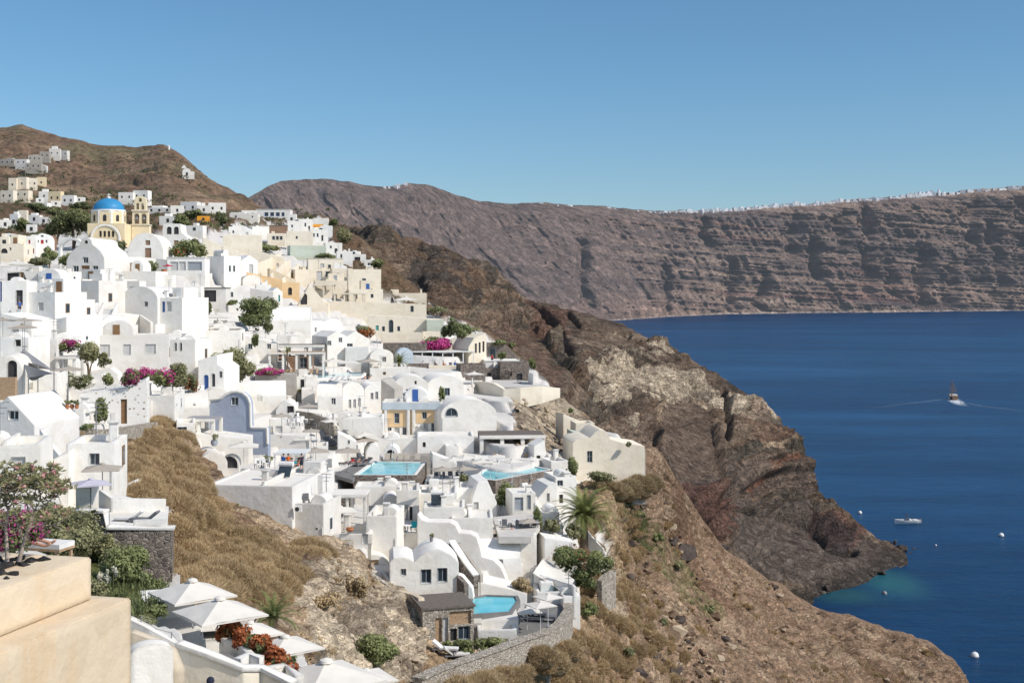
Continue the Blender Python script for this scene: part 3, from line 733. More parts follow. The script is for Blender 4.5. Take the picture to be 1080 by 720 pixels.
# ---------------------------------------------------------------- sea
def sea_mat():
    m = NT('sea_water'); c = m.new('ShaderNodeTexCoord').outputs['Object']
    def mapped(sc, rot=0):
        mp = m.new('ShaderNodeMapping'); mp.inputs['Scale'].default_value = sc; mp.inputs['Rotation'].default_value = (0, 0, rot)
        m.link(c, mp.inputs['Vector']); return mp.outputs[0]
    big = m.noise(mapped((.0011, .0045, 1), .12), 1.0, 5, .55)
    mid = m.noise(mapped((.006, .02, 1), -.1), 1.0, 5, .6)
    col = m.ramp(big, [(.3, (.0015, .026, .076, 1)), (.5, (.0025, .037, .108, 1)), (.70, (.008, .058, .145, 1))])
    col = m.mix(.85, col, m.ramp(mid, [(.32, (.5, .62, .66)), (.68, (1.6, 1.32, 1.25))]), 'MULTIPLY')
    rip = m.noise(mapped((.06, .28, 1), .15), 1.0, 4, .65)
    col = m.mix(.6, col, m.ramp(rip, [(.35, (.7, .75, .78)), (.65, (1.35, 1.25, 1.2))]), 'MULTIPLY')
    # pale shallows round the tip of the headland and in the cove
    def blob(x, y, r, col_, cc, sx=1.0):
        d = m.new('ShaderNodeVectorMath', operation='DISTANCE')
        mp = m.new('ShaderNodeMapping'); mp.inputs['Location'].default_value = (-x * sx, -y, 0); mp.inputs['Scale'].default_value = (sx, 1, 0)
        m.link(c, mp.inputs['Vector']); m.link(mp.outputs[0], d.inputs[0]); d.inputs[1].default_value = (0, 0, 0)
        n = m.new('ShaderNodeMath', operation='MULTIPLY_ADD'); m.link(mid, n.inputs[0]); n.inputs[1].default_value = r * .5; m.link(d.outputs['Value'], n.inputs[2])
        mr = m.new('ShaderNodeMapRange', interpolation_type='SMOOTHERSTEP'); m.link(n.outputs[0], mr.inputs[0])
        mr.inputs[1].default_value = r * 1.25; mr.inputs[2].default_value = r * .3; mr.inputs[3].default_value = 0; mr.inputs[4].default_value = 1
        return m.mix(mr.outputs[0], cc, col_)
    p = at(940, 612, -SEA * FPX / (612 - HY)); col = blob(p.x - 1, p.y - 2, 34, (.018, .095, .115, 1), col, 2.1)
    p = at(895, 618, -SEA * FPX / (618 - HY)); col = blob(p.x - 4, p.y - 10, 18, (.014, .07, .09, 1), col)
    m.out(col, .18, .07)
    h1 = m.noise(mapped((.25, .5, 1), .3), 1.0, 6, .62); h2 = m.noise(mapped((.03, .07, 1), .1), 1.0, 5, .6)
    ad = m.new('ShaderNodeMath', operation='MULTIPLY_ADD'); m.link(h2, ad.inputs[0]); ad.inputs[1].default_value = 3.0; m.link(h1, ad.inputs[2])
    m.bump(ad.outputs[0], .55, .8)
    m.b.inputs['Roughness'].default_value = .32
    return m.m
o = mesh_obj('sea', [(-6000, 20, SEA), (14000, 20, SEA), (14000, 16000, SEA), (-6000, 16000, SEA)], [(0, 1, 2, 3)], sea_mat()); o['kind'] = 'structure'
# ================================================================== builders
def scl(d): return d / FPX

def facade(prof, holes, depth=.22):
    """front face with openings: returns (wall MB front + reveals)"""
    mb = MB()
    loops = [[Vector((x, z, 0)) for x, z in prof]] + [[Vector((x, z, 0)) for x, z in h] for h in holes]
    tris = tessellate_polygon(loops)
    vs = [(p.x, 0, p.y) for L in loops for p in L]
    fs = []
    for t in tris:
        a, b, c = (Vector(vs[i]) for i in t)
        nrm = (b - a).cross(c - a)
        fs.append(tuple(t) if nrm.y < 0 else tuple(reversed(t)))
    mb.add(vs, fs)
    for h in holes:
        n = len(h); v = [(x, 0, z) for x, z in h] + [(x, depth, z) for x, z in h]
        mb.add(v, [(i, i + n, (i + 1) % n + n, (i + 1) % n) for i in range(n)][::1])
    return mb

def rect(x0, x1, z0, z1): return [(x0, z0), (x1, z0), (x1, z1), (x0, z1)]
def archp(x0, x1, z0, z1, rise=None, n=8):
    w = (x1 - x0) / 2; rise = min(w if rise is None else rise, (z1 - z0) * .95)
    zs = z1 - rise; c = (x0 + x1) / 2
    return [(x0, z0), (x1, z0)] + [(c + w * math.cos(math.pi * i / n), zs + rise * math.sin(math.pi * i / n)) for i in range(n + 1)]
def ring(outer, inner, y0, y1):
    mb = MB(); n = len(outer)
    vs = [(x, y0, z) for x, z in outer] + [(x, y0, z) for x, z in inner] + [(x, y1, z) for x, z in outer] + [(x, y1, z) for x, z in inner]
    fs = []
    for i in range(n):
        j = (i + 1) % n
        fs += [(i, j, j + n, i + n), (i, i + 2 * n, j + 2 * n, j), (i + n, j + n, j + 3 * n, i + 3 * n)]
    return mb.add(vs, fs)
def shrink(p, k):
    cx = (min(x for x, _ in p) + max(x for x, _ in p)) / 2; cz = (min(z for _, z in p) + max(z for _, z in p)) / 2
    hw = (max(x for x, _ in p) - min(x for x, _ in p)) / 2; hh = (max(z for _, z in p) - min(z for _, z in p)) / 2
    fx = max(.2, 1 - k / hw); fz = max(.2, 1 - k / hh)
    return [(cx + (x - cx) * fx, cz + (z - cz) * fz) for x, z in p]

def opening(kind, p, root, y, fine):
    """window / door filling for an opening outline p, sitting at depth y"""
    w = max(x for x, _ in p) - min(x for x, _ in p)
    x0 = min(x for x, _ in p); x1 = max(x for x, _ in p); z0 = min(z for _, z in p); z1 = max(z for _, z in p)
    grp = None
    if kind in 'wabkc':
        f = ring(p, shrink(p, max(.05, w * .09)), y - .06, y).build('window', {'b': 'bluepaint', 'k': 'framegray', 'c': 'wood'}.get(kind, 'frame'), root)
        MB().prism(p, y - .02, y).build('pane', 'window', f)
        if fine and kind != 'a':
            b = MB().box((x0 + x1) / 2 - .03, (x0 + x1) / 2 + .03, y - .05, y - .022, z0 + .03, z1 - .03)
            if z1 - z0 > 1.3: b.box(x0 + .03, x1 - .03, y - .05, y - .022, (z0 + z1) / 2 - .03, (z0 + z1) / 2 + .03)
            b.build('glazing_bar', 'frame' if kind == 'w' else 'framegray', f)
    elif kind == 's':
        f = MB().prism(p, y - .04, y).build('window', 'frame', root)
        b = MB().box(x0 + w * .08, (x0 + x1) / 2 - .02, y - .07, y - .041, z0 + w * .08, z1 - w * .08).box((x0 + x1) / 2 + .02, x1 - w * .08, y - .07, y - .041, z0 + w * .08, z1 - w * .08)
        b.build('shutter', 'shutter', f)
    elif kind == 'n':
        MB().prism(p, y - .02, y).build('opening', 'shade', root)
    else:
        mt = {'d': 'wood', 'g': 'shutter', 't': 'teal', 'r': 'reddoor', 'p': 'palewood', 'u': 'bluepaint', 'x': 'framegray', 'm': 'brownwall'}[kind]
        f = MB().prism(p, y - .04, y).build('door', mt, root)
        if fine:
            MB().box(x1 - w * .2, x1 - w * .12, y - .09, y - .041, z0 + (z1 - z0) * .44, z0 + (z1 - z0) * .5).build('handle', 'metal', f)
            MB().box(x0 + w * .15, x1 - w * .3, y - .055, y - .041, z0 + (z1 - z0) * .55, z0 + (z1 - z0) * .9).build('panel', mt, f)

DETAIL = True
def H(x0, x1, yb, yt, label, k='box', rot=0, L=6.0, m='white', win='', d=None, ah=None, ch='', name=None, cat='house', prof=None, trim=None, par=.35, sub=4.0, rw='', group=None, roofm=None):
    """a building whose facade is given in photo pixels and stands on the hillside"""
    xc = (x0 + x1) / 2.0
    d = d or D(xc, yb); s = scl(d)
    base = at(xc, yb, d); th = R(rot)
    ce = math.cos(th) - base.x / base.y * math.sin(th)
    ce = math.copysign(max(.3, abs(ce)), ce)
    kx = s / ce
    hw = (x1 - x0) / 2.0 * kx; h = (yb - yt) * s
    name = name or {'vault': 'vaulted_house', 'vaultx': 'vaulted_house', 'gable': 'gabled_house'}.get(k if m in ('white', 'soft', 'gray') else '', 'white_house' if m in ('white', 'soft', 'gray') else m.replace('graystone', 'stone').replace('bluegray', 'blue').replace('brownwall', 'brown').replace('deep', '') + '_house')
    root = empty(name, base, th); tag(root, label, cat, group)
    fine = s < .18
    U = lambda x: (x - xc) * kx
    Z = lambda y: (yb - y) * s
    holes = []; fill = []
    rg = random.Random(label); Wm = 2 * hw; plain = DETAIL and m in ('white', 'soft', 'gray', 'cream') and cat == 'house' and k != 'prof'
    if plain and not win and Wm > 2.6 and h > 2.4 and rg.random() < .7:
        nwin = 1 if Wm < 4.5 else rg.choice([1, 2, 2])
        for q in range(nwin):
            u = -hw + Wm * (q + rg.uniform(.35, .65)) / nwin; ww = rg.uniform(.28, .42); zb = h * rg.uniform(.42, .55); zt = min(zb + rg.uniform(.75, 1.15), h - .55)
            if k in ('vault', 'gable'): zt = min(zt, h * .72)
            if k in ('leanr', 'leanl', 'vaultx'): zb = h * .2; zt = min(zb + .9, h * .48)
            if zt - zb > .35: p = rect(u - ww, u + ww, zb, zt); holes.append(p); fill.append((rg.choice('wkws'), p))
    for item in [w.split() for w in win.split(';') if w.strip()]:
        kd, a, b, t, bt = item[0], *map(float, item[1:5])
        z0 = Z(bt); z0 = max(z0, -.0)
        arch = kd.isupper()
        p = archp(U(a), U(b), z0, Z(t)) if arch else rect(U(a), U(b), z0, Z(t))
        lo, hi = min(q[0] for q in p), max(q[0] for q in p)
        holes.append(p); fill.append((kd.lower(), p))
    rise = 0
    if k == 'prof':
        P = [(U(x), Z(y)) for x, y in prof]
        P = [(P[0][0], -sub)] + P + [(P[-1][0], -sub)]
        P = P[::-1] if sum((P[i - 1][0] * P[i][1] - P[i][0] * P[i - 1][1]) for i in range(len(P))) < 0 else P
    elif k == 'vault':
        rise = min(hw, (yb - yt) * .98 * s) if ah is None else ah * s
        P = archp(-hw, hw, -sub, h, rise, 14)
    elif k == 'gable':
        rise = (ah or (yb - yt) * .3) * s
        P = [(-hw, -sub), (hw, -sub), (hw, h - rise), (0, h), (-hw, h - rise)]
    elif k == 'vaultx':
        P = rect(-hw, hw, -sub, h * (1 - (ah or .5)))
    elif k in ('leanr', 'leanl'):
        rise = (ah or (yb - yt) * .4) * s
        P = [(-hw, -sub), (hw, -sub), (hw, h - (rise if k == 'leanr' else 0)), (-hw, h - (rise if k == 'leanl' else 0))]
    else:
        P = rect(-hw, hw, -sub, h)
    body = facade(P, holes)
    n = len(P)
    vs = [(x, 0, z) for x, z in P] + [(x, L, z) for x, z in P]
    topf = []; fs = [tuple(n + i for i in reversed(range(n)))]
    for i in range(n):
        j = (i + 1) % n
        if k in ('box', 'flat') and i == 2: continue
        fs.append((i, i + n, j + n, j))
    body.add(vs, fs)
    if k == 'box':
        t = min(.3, hw * .3); pz = h - min(par, h * .3)
        o = [(-hw, 0), (hw, 0), (hw, L), (-hw, L)]; i_ = [(-hw + t, t), (hw - t, t), (hw - t, L - t), (-hw + t, L - t)]
        body.add([(x, y, h) for x, y in o] + [(x, y, h) for x, y in i_] + [(x, y, pz) for x, y in i_],
                 [(a, (a + 1) % 4, (a + 1) % 4 + 4, a + 4) for a in range(4)] + [(a + 4, (a + 1) % 4 + 4, (a + 1) % 4 + 8, a + 8) for a in range(4)])
        MB().add([(x, y, pz) for x, y in i_], [(0, 1, 2, 3)]).build('roof', roofm or ('soft' if m in ('white', 'gray') else m), root)
    elif k == 'flat':
        e = .12
        MB().box(-hw - e, hw + e, -e, L + e, h, h + .16).build('roof', roofm or m, root)
    if k == 'vaultx':
        zb = h * (1 - (ah or .5)); r = h - zb; nn = 10
        pr = [(L / 2 - L / 2 * math.cos(math.pi * i / nn), zb + r * math.sin(math.pi * i / nn)) for i in range(nn + 1)]
        q = MB().add([(-hw, y, z) for y, z in pr] + [(hw, y, z) for y, z in pr], [tuple(reversed(range(nn + 1))), tuple(range(nn + 1, 2 * nn + 2))] + [(i, i + nn + 1, i + nn + 2, i + 1) for i in range(nn)])
        q.build('roof', m, root, smooth=40)
    body.build('walls', m, root, smooth=35)
    if k == 'vault' and trim:
        ring(archp(-hw - .12, hw + .12, -.02, h + .14, rise + .12, 14)[2:] + [(-hw - .12, h - rise - .3)] + [(hw + .12, h - rise - .3)],
             archp(-hw + .18, hw - .18, -.02, h - .18, max(.05, rise - .16), 14)[2:] + [(-hw + .18, h - rise - .3)] + [(hw - .18, h - rise - .3)], -.1, .25).build('roof_trim', trim, root)
    for kd, p in fill: opening(kd, p, root, .22, fine)
    if plain and k == 'box' and s > .05:
        zr = h - min(par, h * .3)
        cl = MB()
        if rg.random() < .6 and Wm > 3: u = rg.uniform(-.5, .5) * hw; cl.box(u - .12, u + .12, .3, L - .3, zr, h + rg.uniform(.0, .35))
        if rg.random() < .5 and Wm > 3: u = rg.uniform(-.45, .45) * hw; y_ = rg.uniform(.35, .7) * L; a_ = rg.uniform(.5, 1.1); cl.box(u - a_, u + a_, y_ - .8, y_ + .8, zr, h + rg.uniform(.3, 1.1))
        if rg.random() < .55: u = rg.uniform(-.8, .8) * hw; y_ = rg.uniform(.2, .9) * L; zz = h + rg.uniform(.5, 1.0); cl.box(u - .25, u + .25, y_ - .25, y_ + .25, zr, zz).box(u - .33, u + .33, y_ - .33, y_ + .33, zz, zz + .1)
        if rg.random() < .4: u = rg.uniform(-.6, .6) * hw; cl.prism(archp(u - .7, u + .7, zr, h + .5, .6, 8), L * .3, L * .3 + 2)
        if rg.random() < .3:
            u = rg.uniform(-.8, .8) * hw; y_ = rg.uniform(.3, .9) * L; ah_ = rg.uniform(1.4, 2.6); ae = MB().tube([(u, y_, zr), (u, y_, h + ah_)], .035, 5)
            for q in (.0, .3, .6): ae.box(u - .5 + q * .4, u + .5 - q * .4, y_ - .02, y_ + .02, h + ah_ - q - .02, h + ah_ - q + .02)
            ae.build('aerial', 'metal', root)
        if rg.random() < .14 and Wm > 3.5:
            u = rg.uniform(-.5, .5) * hw; y_ = L * .6; hp_ = MB().add([(u - .6, y_ - .8, zr + .1), (u + .6, y_ - .8, zr + .1), (u + .6, y_, zr + 1), (u - .6, y_, zr + 1)], [(0, 1, 2, 3)]).build('solar_panel', 'window', root)
            MB().tube([(u - .65, y_ + .15, zr + 1.15), (u + .65, y_ + .15, zr + 1.15)], .26, 10).build('water_tank', 'frame', hp_)
        if cl.v: cl.build('roof_structures', m, root, smooth=40)
    if plain and k == 'box' and Wm > 4.2 and h > 3.0 and .05 < s < .24:
        rm = MB(); q = rg.random()
        if q < .75:        # a room set back on the roof
            a_ = Wm * rg.uniform(.28, .5); u0 = rg.uniform(-hw + .3, hw - a_ - .3); hh_ = rg.uniform(1.3, 2.3); ya = rg.uniform(.8, L * .45)
            if rg.random() < .4: rm.prism(archp(u0, u0 + a_, zr, h + hh_, min(a_ / 2, hh_ * .7), 10), ya, L - .35)
            else: rm.box(u0, u0 + a_, ya, L - .35, zr, h + hh_)
            rr = rm.build('roof_room', m, root, smooth=40)
            MB().box(u0 + a_ * .35, u0 + a_ * .35 + .8, ya - .05, ya - .003, zr, zr + 1.7).build('door', rg.choice(['shade', 'frame', 'wood', 'framegray', 'bluepaint']), rr)
        if rg.random() < .6 and not win:   # a terrace stepping out in front
            a_ = Wm * rg.uniform(.4, .75); u0 = -hw if rg.random() < .5 else hw - a_; dp = rg.uniform(1.4, 2.6); hh_ = h * rg.uniform(.25, .42); t_ = .2
            MB().box(u0, u0 + a_, -dp, -.003, -sub, hh_ - .5).box(u0, u0 + a_, -dp, -dp + t_, hh_ - .497, hh_).box(u0, u0 + t_, -dp + t_ + .003, -.003, hh_ - .497, hh_).box(u0 + a_ - t_, u0 + a_, -dp + t_ + .003, -.003, hh_ - .497, hh_).build('front_terrace', m, root)
        elif rg.random() < .5 and not win:   # a stair climbing along the facade
            n_ = 9; u0 = rg.uniform(-hw, 0); st_ = MB()
            for i in range(n_): st_.box(u0 + i * .34, u0 + (i + 1) * .34 - .002, -1.0, -.003, -sub, h * .6 * (i + 1) / n_)
            st_.build('outside_stair', m, root)
    if plain and not rw and rg.random() < .6 and L > 4 and k in ('box', 'vaultx', 'leanl') and base.x / base.y < -.08:
        y_ = rg.uniform(.3, .6) * L; hh_ = h * (.5 if k != 'box' else 1)
        rw = '%s %.2f %.2f %.2f %.2f' % (rg.choice('wwn'), y_, y_ + .9, hh_ * .35, max(hh_ * .35 + .4, min(hh_ * .35 + 1.2, hh_ - .5)))
    if plain and s < .16 and rg.random() < .35 and not prof:
        u = hw * rg.choice([-.94, .94]); MB().tube([(u, -.05, 0), (u, -.05, h * .5)], .045, 5).build('drainpipe', 'frame', root)
    # openings on the right-hand wall: side, y0, y1, z0, z1 in metres
    for item in [w.split() for w in rw.split(';') if w.strip()]:
        kd, a, b, z0, z1 = item[0], *map(float, item[1:5])
        f = MB().box(hw - .02, hw + .05, a, b, z0, z1).build('window' if kd in 'wsn' else 'door', 'frame' if kd in 'ws' else 'wood', root)
        MB().box(hw + .03, hw + .06, a + .12, b - .12, z0 + .12, z1 - .12).build('pane', 'window', f)
    for item in [c.split() for c in ch.split(';') if c.strip()]:
        cx, top = float(item[0]), float(item[1]); z1 = Z(top); y = min(1.0 + (float(item[2]) if len(item) > 2 else 0), L - .5); r = .32
        MB().box(U(cx) - r, U(cx) + r, y - r, y + r, max(.2, h - rise - .5), z1).box(U(cx) - r - .08, U(cx) + r + .08, y - r - .08, y + r + .08, z1 + .002, z1 + .14).build('chimney', m, root)
    return root

def wall(pts, th, mat, label, name='garden_wall', cat='wall', cap=None, dd=None, sub=1.0, group=None):
    """free wall along photo points (px, top row, base row[, depth])"""
    nodes = []
    for q in pts:
        px, pt, pb = q[:3]; d = q[3] if len(q) > 3 else (dd or D(px, pb))
        nodes.append((at(px, pb, d), (pb - pt) * scl(d)))
    o = nodes[0][0]
    root = empty(name, o); tag(root, label, cat, group)
    mb = MB(); cp = MB(); n = len(nodes); vs = []; cs = []
    for i, (p, h) in enumerate(nodes):
        a = nodes[max(0, i - 1)][0]; b = nodes[min(n - 1, i + 1)][0]
        t = Vector((b.x - a.x, b.y - a.y, 0)).normalized(); s = Vector((-t.y, t.x, 0)) * th / 2
        q = p - o
        vs += [q - s + Vector((0, 0, -sub)), q + s + Vector((0, 0, -sub)), q + s + Vector((0, 0, h)), q - s + Vector((0, 0, h))]
        s2 = s * 1.35
        cs += [q - s2 + Vector((0, 0, h + .003)), q + s2 + Vector((0, 0, h + .003)), q + s2 + Vector((0, 0, h + .12)), q - s2 + Vector((0, 0, h + .12))]
    fs = [(0, 1, 2, 3), tuple(4 * (n - 1) + k for k in (3, 2, 1, 0))]
    for i in range(n - 1):
        for k in range(4):
            a = 4 * i + k; b = 4 * i + (k + 1) % 4
            fs.append((a, a + 4, b + 4, b))
    mesh_obj('wall_body', vs, fs, mat, root)
    if cap: mesh_obj('coping', cs, fs, cap, root)
    return root

def slab_pts(poly, ref, d=None):
    """photo polygon on the level plane through ref=(px,py)"""
    d = d or D(*ref); z = (HY - ref[1]) / FPX * d
    return [at(x, y, z * FPX / (HY - y)) for x, y in poly], z

def platform(poly, ref, mat, label, name='terrace', cat='terrace', thick=2.5, d=None, edge=None, group=None):
    P, z = slab_pts(poly, ref, d); c = sum(P, Vector()) / len(P); c.z = z
    root = empty(name, c); tag(root, label, cat, group)
    q = [p - c for p in P]; n = len(q)
    if sum(q[i - 1].x * q[i].y - q[i].x * q[i - 1].y for i in range(n)) < 0: q = q[::-1]
    MB().add([(p.x, p.y, 0) for p in q], [tuple(range(n))]).build('floor_top', mat, root)
    MB().add([(p.x, p.y, -.004) for p in q] + [(p.x, p.y, -thick) for p in q], [(i, i + n, (i + 1) % n + n, (i + 1) % n)[::-1] for i in range(n)]).build('retaining_side', edge or mat, root)
    return root

def water_mat():
    m = NT('pool_water'); v = m.coord()
    c = m.ramp(m.noise(v, .5, 3), [(.3, (.10, .50, .58, 1)), (.7, (.22, .64, .70, 1))])
    m.bump(m.noise(v, 3, 3), .15, .05); m.out(c, .08, .5)
    return m.m
M['pool'] = water_mat()
def pale_pool():
    m = NT('pale_pool_water'); v = m.coord()
    c = m.ramp(m.noise(v, .5, 3), [(.3, (.42, .66, .72, 1)), (.7, (.55, .75, .80, 1))]); m.out(c, .1, .5); return m.m
M['palepool'] = pale_pool()

def pool(poly, ref, label, rim=.45, h=.25, side='white', thick=3.0, d=None, water='pool', name='swimming_pool'):
    P, z = slab_pts(poly, ref, d); c = sum(P, Vector()) / len(P); c.z = z
    root = empty(name, c); tag(root, label, 'pool')
    q = [p - c for p in P]; n = len(q)
    if sum(q[i - 1].x * q[i].y - q[i].x * q[i - 1].y for i in range(n)) < 0: q = q[::-1]
    cen = sum(q, Vector()) / n
    outer = []
    for i in range(n):
        a = (q[i] - q[i - 1]).normalized(); b = (q[(i + 1) % n] - q[i]).normalized()
        na = Vector((a.y, -a.x, 0)); nb_ = Vector((b.y, -b.x, 0)); mm = (na + nb_)
        mm = mm / max(.3, mm.dot(na)) if mm.length > .01 else na
        outer.append(q[i] + mm * rim)
    MB().add([(p.x, p.y, h - .12) for p in q], [tuple(range(n))]).build('water', water, root)
    vs = [(p.x, p.y, h) for p in outer] + [(p.x, p.y, h) for p in q] + [(p.x, p.y, -thick) for p in outer] + [(p.x, p.y, h - .4) for p in q]
    top = [(i, (i + 1) % n, (i + 1) % n + n, i + n) for i in range(n)] + [(i + n, (i + 1) % n + n, (i + 1) % n + 3 * n, i + 3 * n) for i in range(n)]
    MB().add(vs, top).build('rim', 'white' if side != 'dark' else 'darkdeck', root)
    vs2 = [(p.x, p.y, h - .003) for p in outer] + [(p.x, p.y, -thick) for p in outer]
    MB().add(vs2, [(i, i + n, (i + 1) % n + n, (i + 1) % n) for i in range(n)]).build('retaining_wall', {'dark': 'darkdeck'}.get(side, side), root)
    return root

SNAP = [None]
def ray_down(px, py):
    if SNAP[0] is None: return None
    dv = Vector(((px - CX) / FPX, 1, (HY - py) / FPX)); ln = dv.length
    hit, loc, nrm, idx, ob, mt = scene.ray_cast(SNAP[0], (0, 0, 0), dv / ln)
    return (loc, nrm) if hit else None
def DS(px, py):
    d0 = D(px, py)
    for dy in (0, 1.5, 3, 4.5, 6, -2, 8):
        r = ray_down(px, py + dy)
        if r and abs(r[1].z) > .6 and .72 < r[0].y / d0 < 1.2: return r[0].y
    return d0
DEFER = []
def later(fn):
    def w(*a, **k): DEFER.append((fn, a, k))
    return w
def solve_depth(px, py, hm):
    D = DS
    """depth at which a point hm metres above the hillside shows at (px,py)"""
    d = D(px, py)
    for _ in range(6): d = D(px, py + hm * FPX / d)
    return d

# ---------------------------------------------------------------- parasols
_par = {}
@later
def parasol(px, py, hw, label, kind='canvas', sq=True, hm=2.7, d=None, group='parasols on the hotel terraces', rot=20, flat=.26, corner=False):
    d = d or solve_depth(px, py, hm); r = hw * scl(d)
    if corner: r /= 1.414
    key = (kind, sq, flat)
    apex = at(px, py, d); base = apex - Vector((0, 0, hm))
    if key not in _par:
        n = 4 if sq else 8; mb = MB(); R0 = 1.0; rise = flat
        k = 1.0 / math.cos(math.pi / n) if sq else 1.0
        ringv = [(k * math.cos(2 * math.pi * (i + .5) / n), k * math.sin(2 * math.pi * (i + .5) / n), -rise) for i in range(n)]
        # panels sag a little between the ribs
        vs = [(0, 0, 0)] + ringv; fs = []
        for i in range(n):
            a = Vector(ringv[i]); b = Vector(ringv[(i + 1) % n]); mid = (a + b) / 2 * .975; mid.z = -rise + .012
            inner = (a + b) / 4; inner.z = -rise / 2 - .012; la = a * .5; lb = b * .5
            j = len(vs); vs += [tuple(mid), tuple(inner), tuple(la), tuple(lb)]
            fs += [(0, j + 2, j + 1), (0, j + 1, j + 3), (j + 2, i + 1, j, j + 1), (j + 1, j, (i + 1) % n + 1, j + 3)]
        val = [(x * 1.0, y, z - .05) for x, y, z in ringv]
        j = len(vs); vs += val
        fs += [(i + 1, j + i, j + (i + 1) % n, (i + 1) % n + 1) for i in range(n)]
        cap = MB().lathe([(.17, -.02), (.15, .04), (.06, .075), (.01, .09)], 8)
        cap2 = cap
        _par[key] = (vs, fs, cap2, n, ringv)
    vs, fs, cap, n, ringv = _par[key]
    root = empty('parasol', base, R(rot)); tag(root, label, 'parasol', group)
    S = lambda V: [(x * r, y * r, z * r + hm) for x, y, z in V]
    c = mesh_obj('canopy', S(vs), fs, kind, root)
    mesh_obj('vent_cap', S(cap.v), cap.f, kind, c, smooth=50)
    MB().tube([(0, 0, -.3), (0, 0, hm - .03)], max(.025, .016 * r), 8).build('pole', 'frame' if kind == 'canvas' else 'metal', root)
    rb = MB()
    for x, y, z in ringv: rb.tube([(x * r * .97, y * r * .97, z * r + hm - .03), (0, 0, hm - .1)], .018, 4)
    rb.build('ribs', 'metal', root)
    MB().lathe([(.28 * min(1, r / 1.5), 0), (.28 * min(1, r / 1.5), .09), (.06, .12)], 10).build('base', 'metal', root)
    return root

@later
def parasol_closed(px, py, pyb, label, kind='canvas', group=None):
    d = DS(px, pyb); b = at(px, pyb, d); h = (pyb - py) * scl(d)
    root = empty('closed_parasol', b); tag(root, label, 'parasol', group)
    MB().lathe([(.06, h * .35), (.17, h * .42), (.13, h * .75), (.05, h), (.01, h * 1.02)], 8).build('canopy', kind, root, smooth=50)
    MB().tube([(0, 0, -.2), (0, 0, h * .5)], .03, 6).build('pole', 'metal', root)
    return root

# ---------------------------------------------------------------- pergola / awning
def pergola(x0, x1, yb, yt, L, label, roof='darkwood', post='white', nposts=3, rot=0, d=None, slats=False, name='pergola', cat='pergola', pw=.18, thick=.18, back=True):
    xc = (x0 + x1) / 2; d = d or D(xc, yb); s = scl(d); b = at(xc, yb, d); th = R(rot)
    ce = max(.3, math.cos(th) - b.x / b.y * math.sin(th)); hw = (x1 - x0) / 2 * s / ce; h = (yb - yt) * s
    root = empty(name, b, th); tag(root, label, cat)
    if slats:
        rf = MB().box(-hw, hw, 0, .12, h, h + .14).box(-hw, hw, L - .12, L, h, h + .14)
        nn = max(6, int(2 * hw / .35))
        for i in range(nn):
            x = -hw + .1 + (2 * hw - .2) * i / (nn - 1); rf.box(x - .05, x + .05, -.15, L + .15, h + .142, h + .24)
        rf.build('roof', roof, root)
    else:
        MB().box(-hw, hw, 0, L, h, h + thick).build('roof', roof, root)
        MB().box(-hw - .06, hw + .06, -.1, -.003, h - .08, h + thick + .05).build('fascia', post, root)
    for i in range(nposts):
        x = -hw + pw + (2 * hw - 2 * pw) * i / max(1, nposts - 1)
        MB().box(x - pw, x + pw, .05, .05 + 2 * pw, -1.5, h - .003).build('post', post, root)
        if back: MB().box(x - pw, x + pw, L - 2 * pw - .05, L - .05, -1.5, h - .003).build('post', post, root)
    return root

def sail(pts, label, mat='graycanvas'):
    """shade cloth stretched between photo points (px,py,depth)"""
    P = [at(*p) for p in pts]; c = sum(P, Vector()) / len(P)
    root = empty('shade_sail', c); tag(root, label, 'shade sail')
    n = len(P); N = 6; vs = []; fs = []
    q = [p - c for p in P]
    if n == 3: q = [q[0], q[1], q[2], q[2]]
    for i in range(N + 1):
        for j in range(N + 1):
            u, v = i / N, j / N
            p = (q[0] * (1 - u) + q[1] * u) * (1 - v) + (q[3] * (1 - u) + q[2] * u) * v
            p = p + Vector((0, 0, -.6 * math.sin(math.pi * u) * math.sin(math.pi * v)))
            vs.append(p)
    for i in range(N):
        for j in range(N):
            a = i * (N + 1) + j; fs.append((a, a + 1, a + N + 2, a + N + 1))
    mesh_obj('cloth', vs, fs, mat, root, smooth=60)
    for p in q[:n]:
        MB().tube([(p.x, p.y, p.z), (p.x, p.y, p.z - 2.5)], .05, 6).build('pole', 'metal', root)
    return root

def stairs(x0, x1, yb, yt, n, label, mat='white', rot=0, d=None, run=.32, side=True, name='stairway'):
    xc = (x0 + x1) / 2; d = d or D(xc, yb); s = scl(d); b = at(xc, yb, d); hw = (x1 - x0) / 2 * s; h = (yb - yt) * s
    root = empty(name, b, R(rot)); tag(root, label, 'stairs')
    prof = [(0, -2)]
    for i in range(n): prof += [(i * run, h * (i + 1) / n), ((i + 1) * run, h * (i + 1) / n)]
    prof += [(n * run, -2)]
    m = len(prof)
    MB().add([(-hw, y, z) for y, z in prof] + [(hw, y, z) for y, z in prof], [tuple(range(m)), tuple(reversed(range(m, 2 * m)))] + [(i, i + m, (i + 1) % m + m, (i + 1) % m)[::-1] for i in range(m)]).build('steps', mat, root)
    if side:
        for x in (-hw - .25, hw):
            MB().add([(x, -.2, -2), (x, n * run, -2), (x, n * run, h + .8), (x, -.2, .8), (x + .25, -.2, -2), (x + .25, n * run, -2), (x + .25, n * run, h + .8), (x + .25, -.2, .8)], [(3, 2, 1, 0), (4, 5, 6, 7), (3, 7, 6, 2), (0, 4, 7, 3), (1, 2, 6, 5)]).build('parapet', mat, root)
    return root

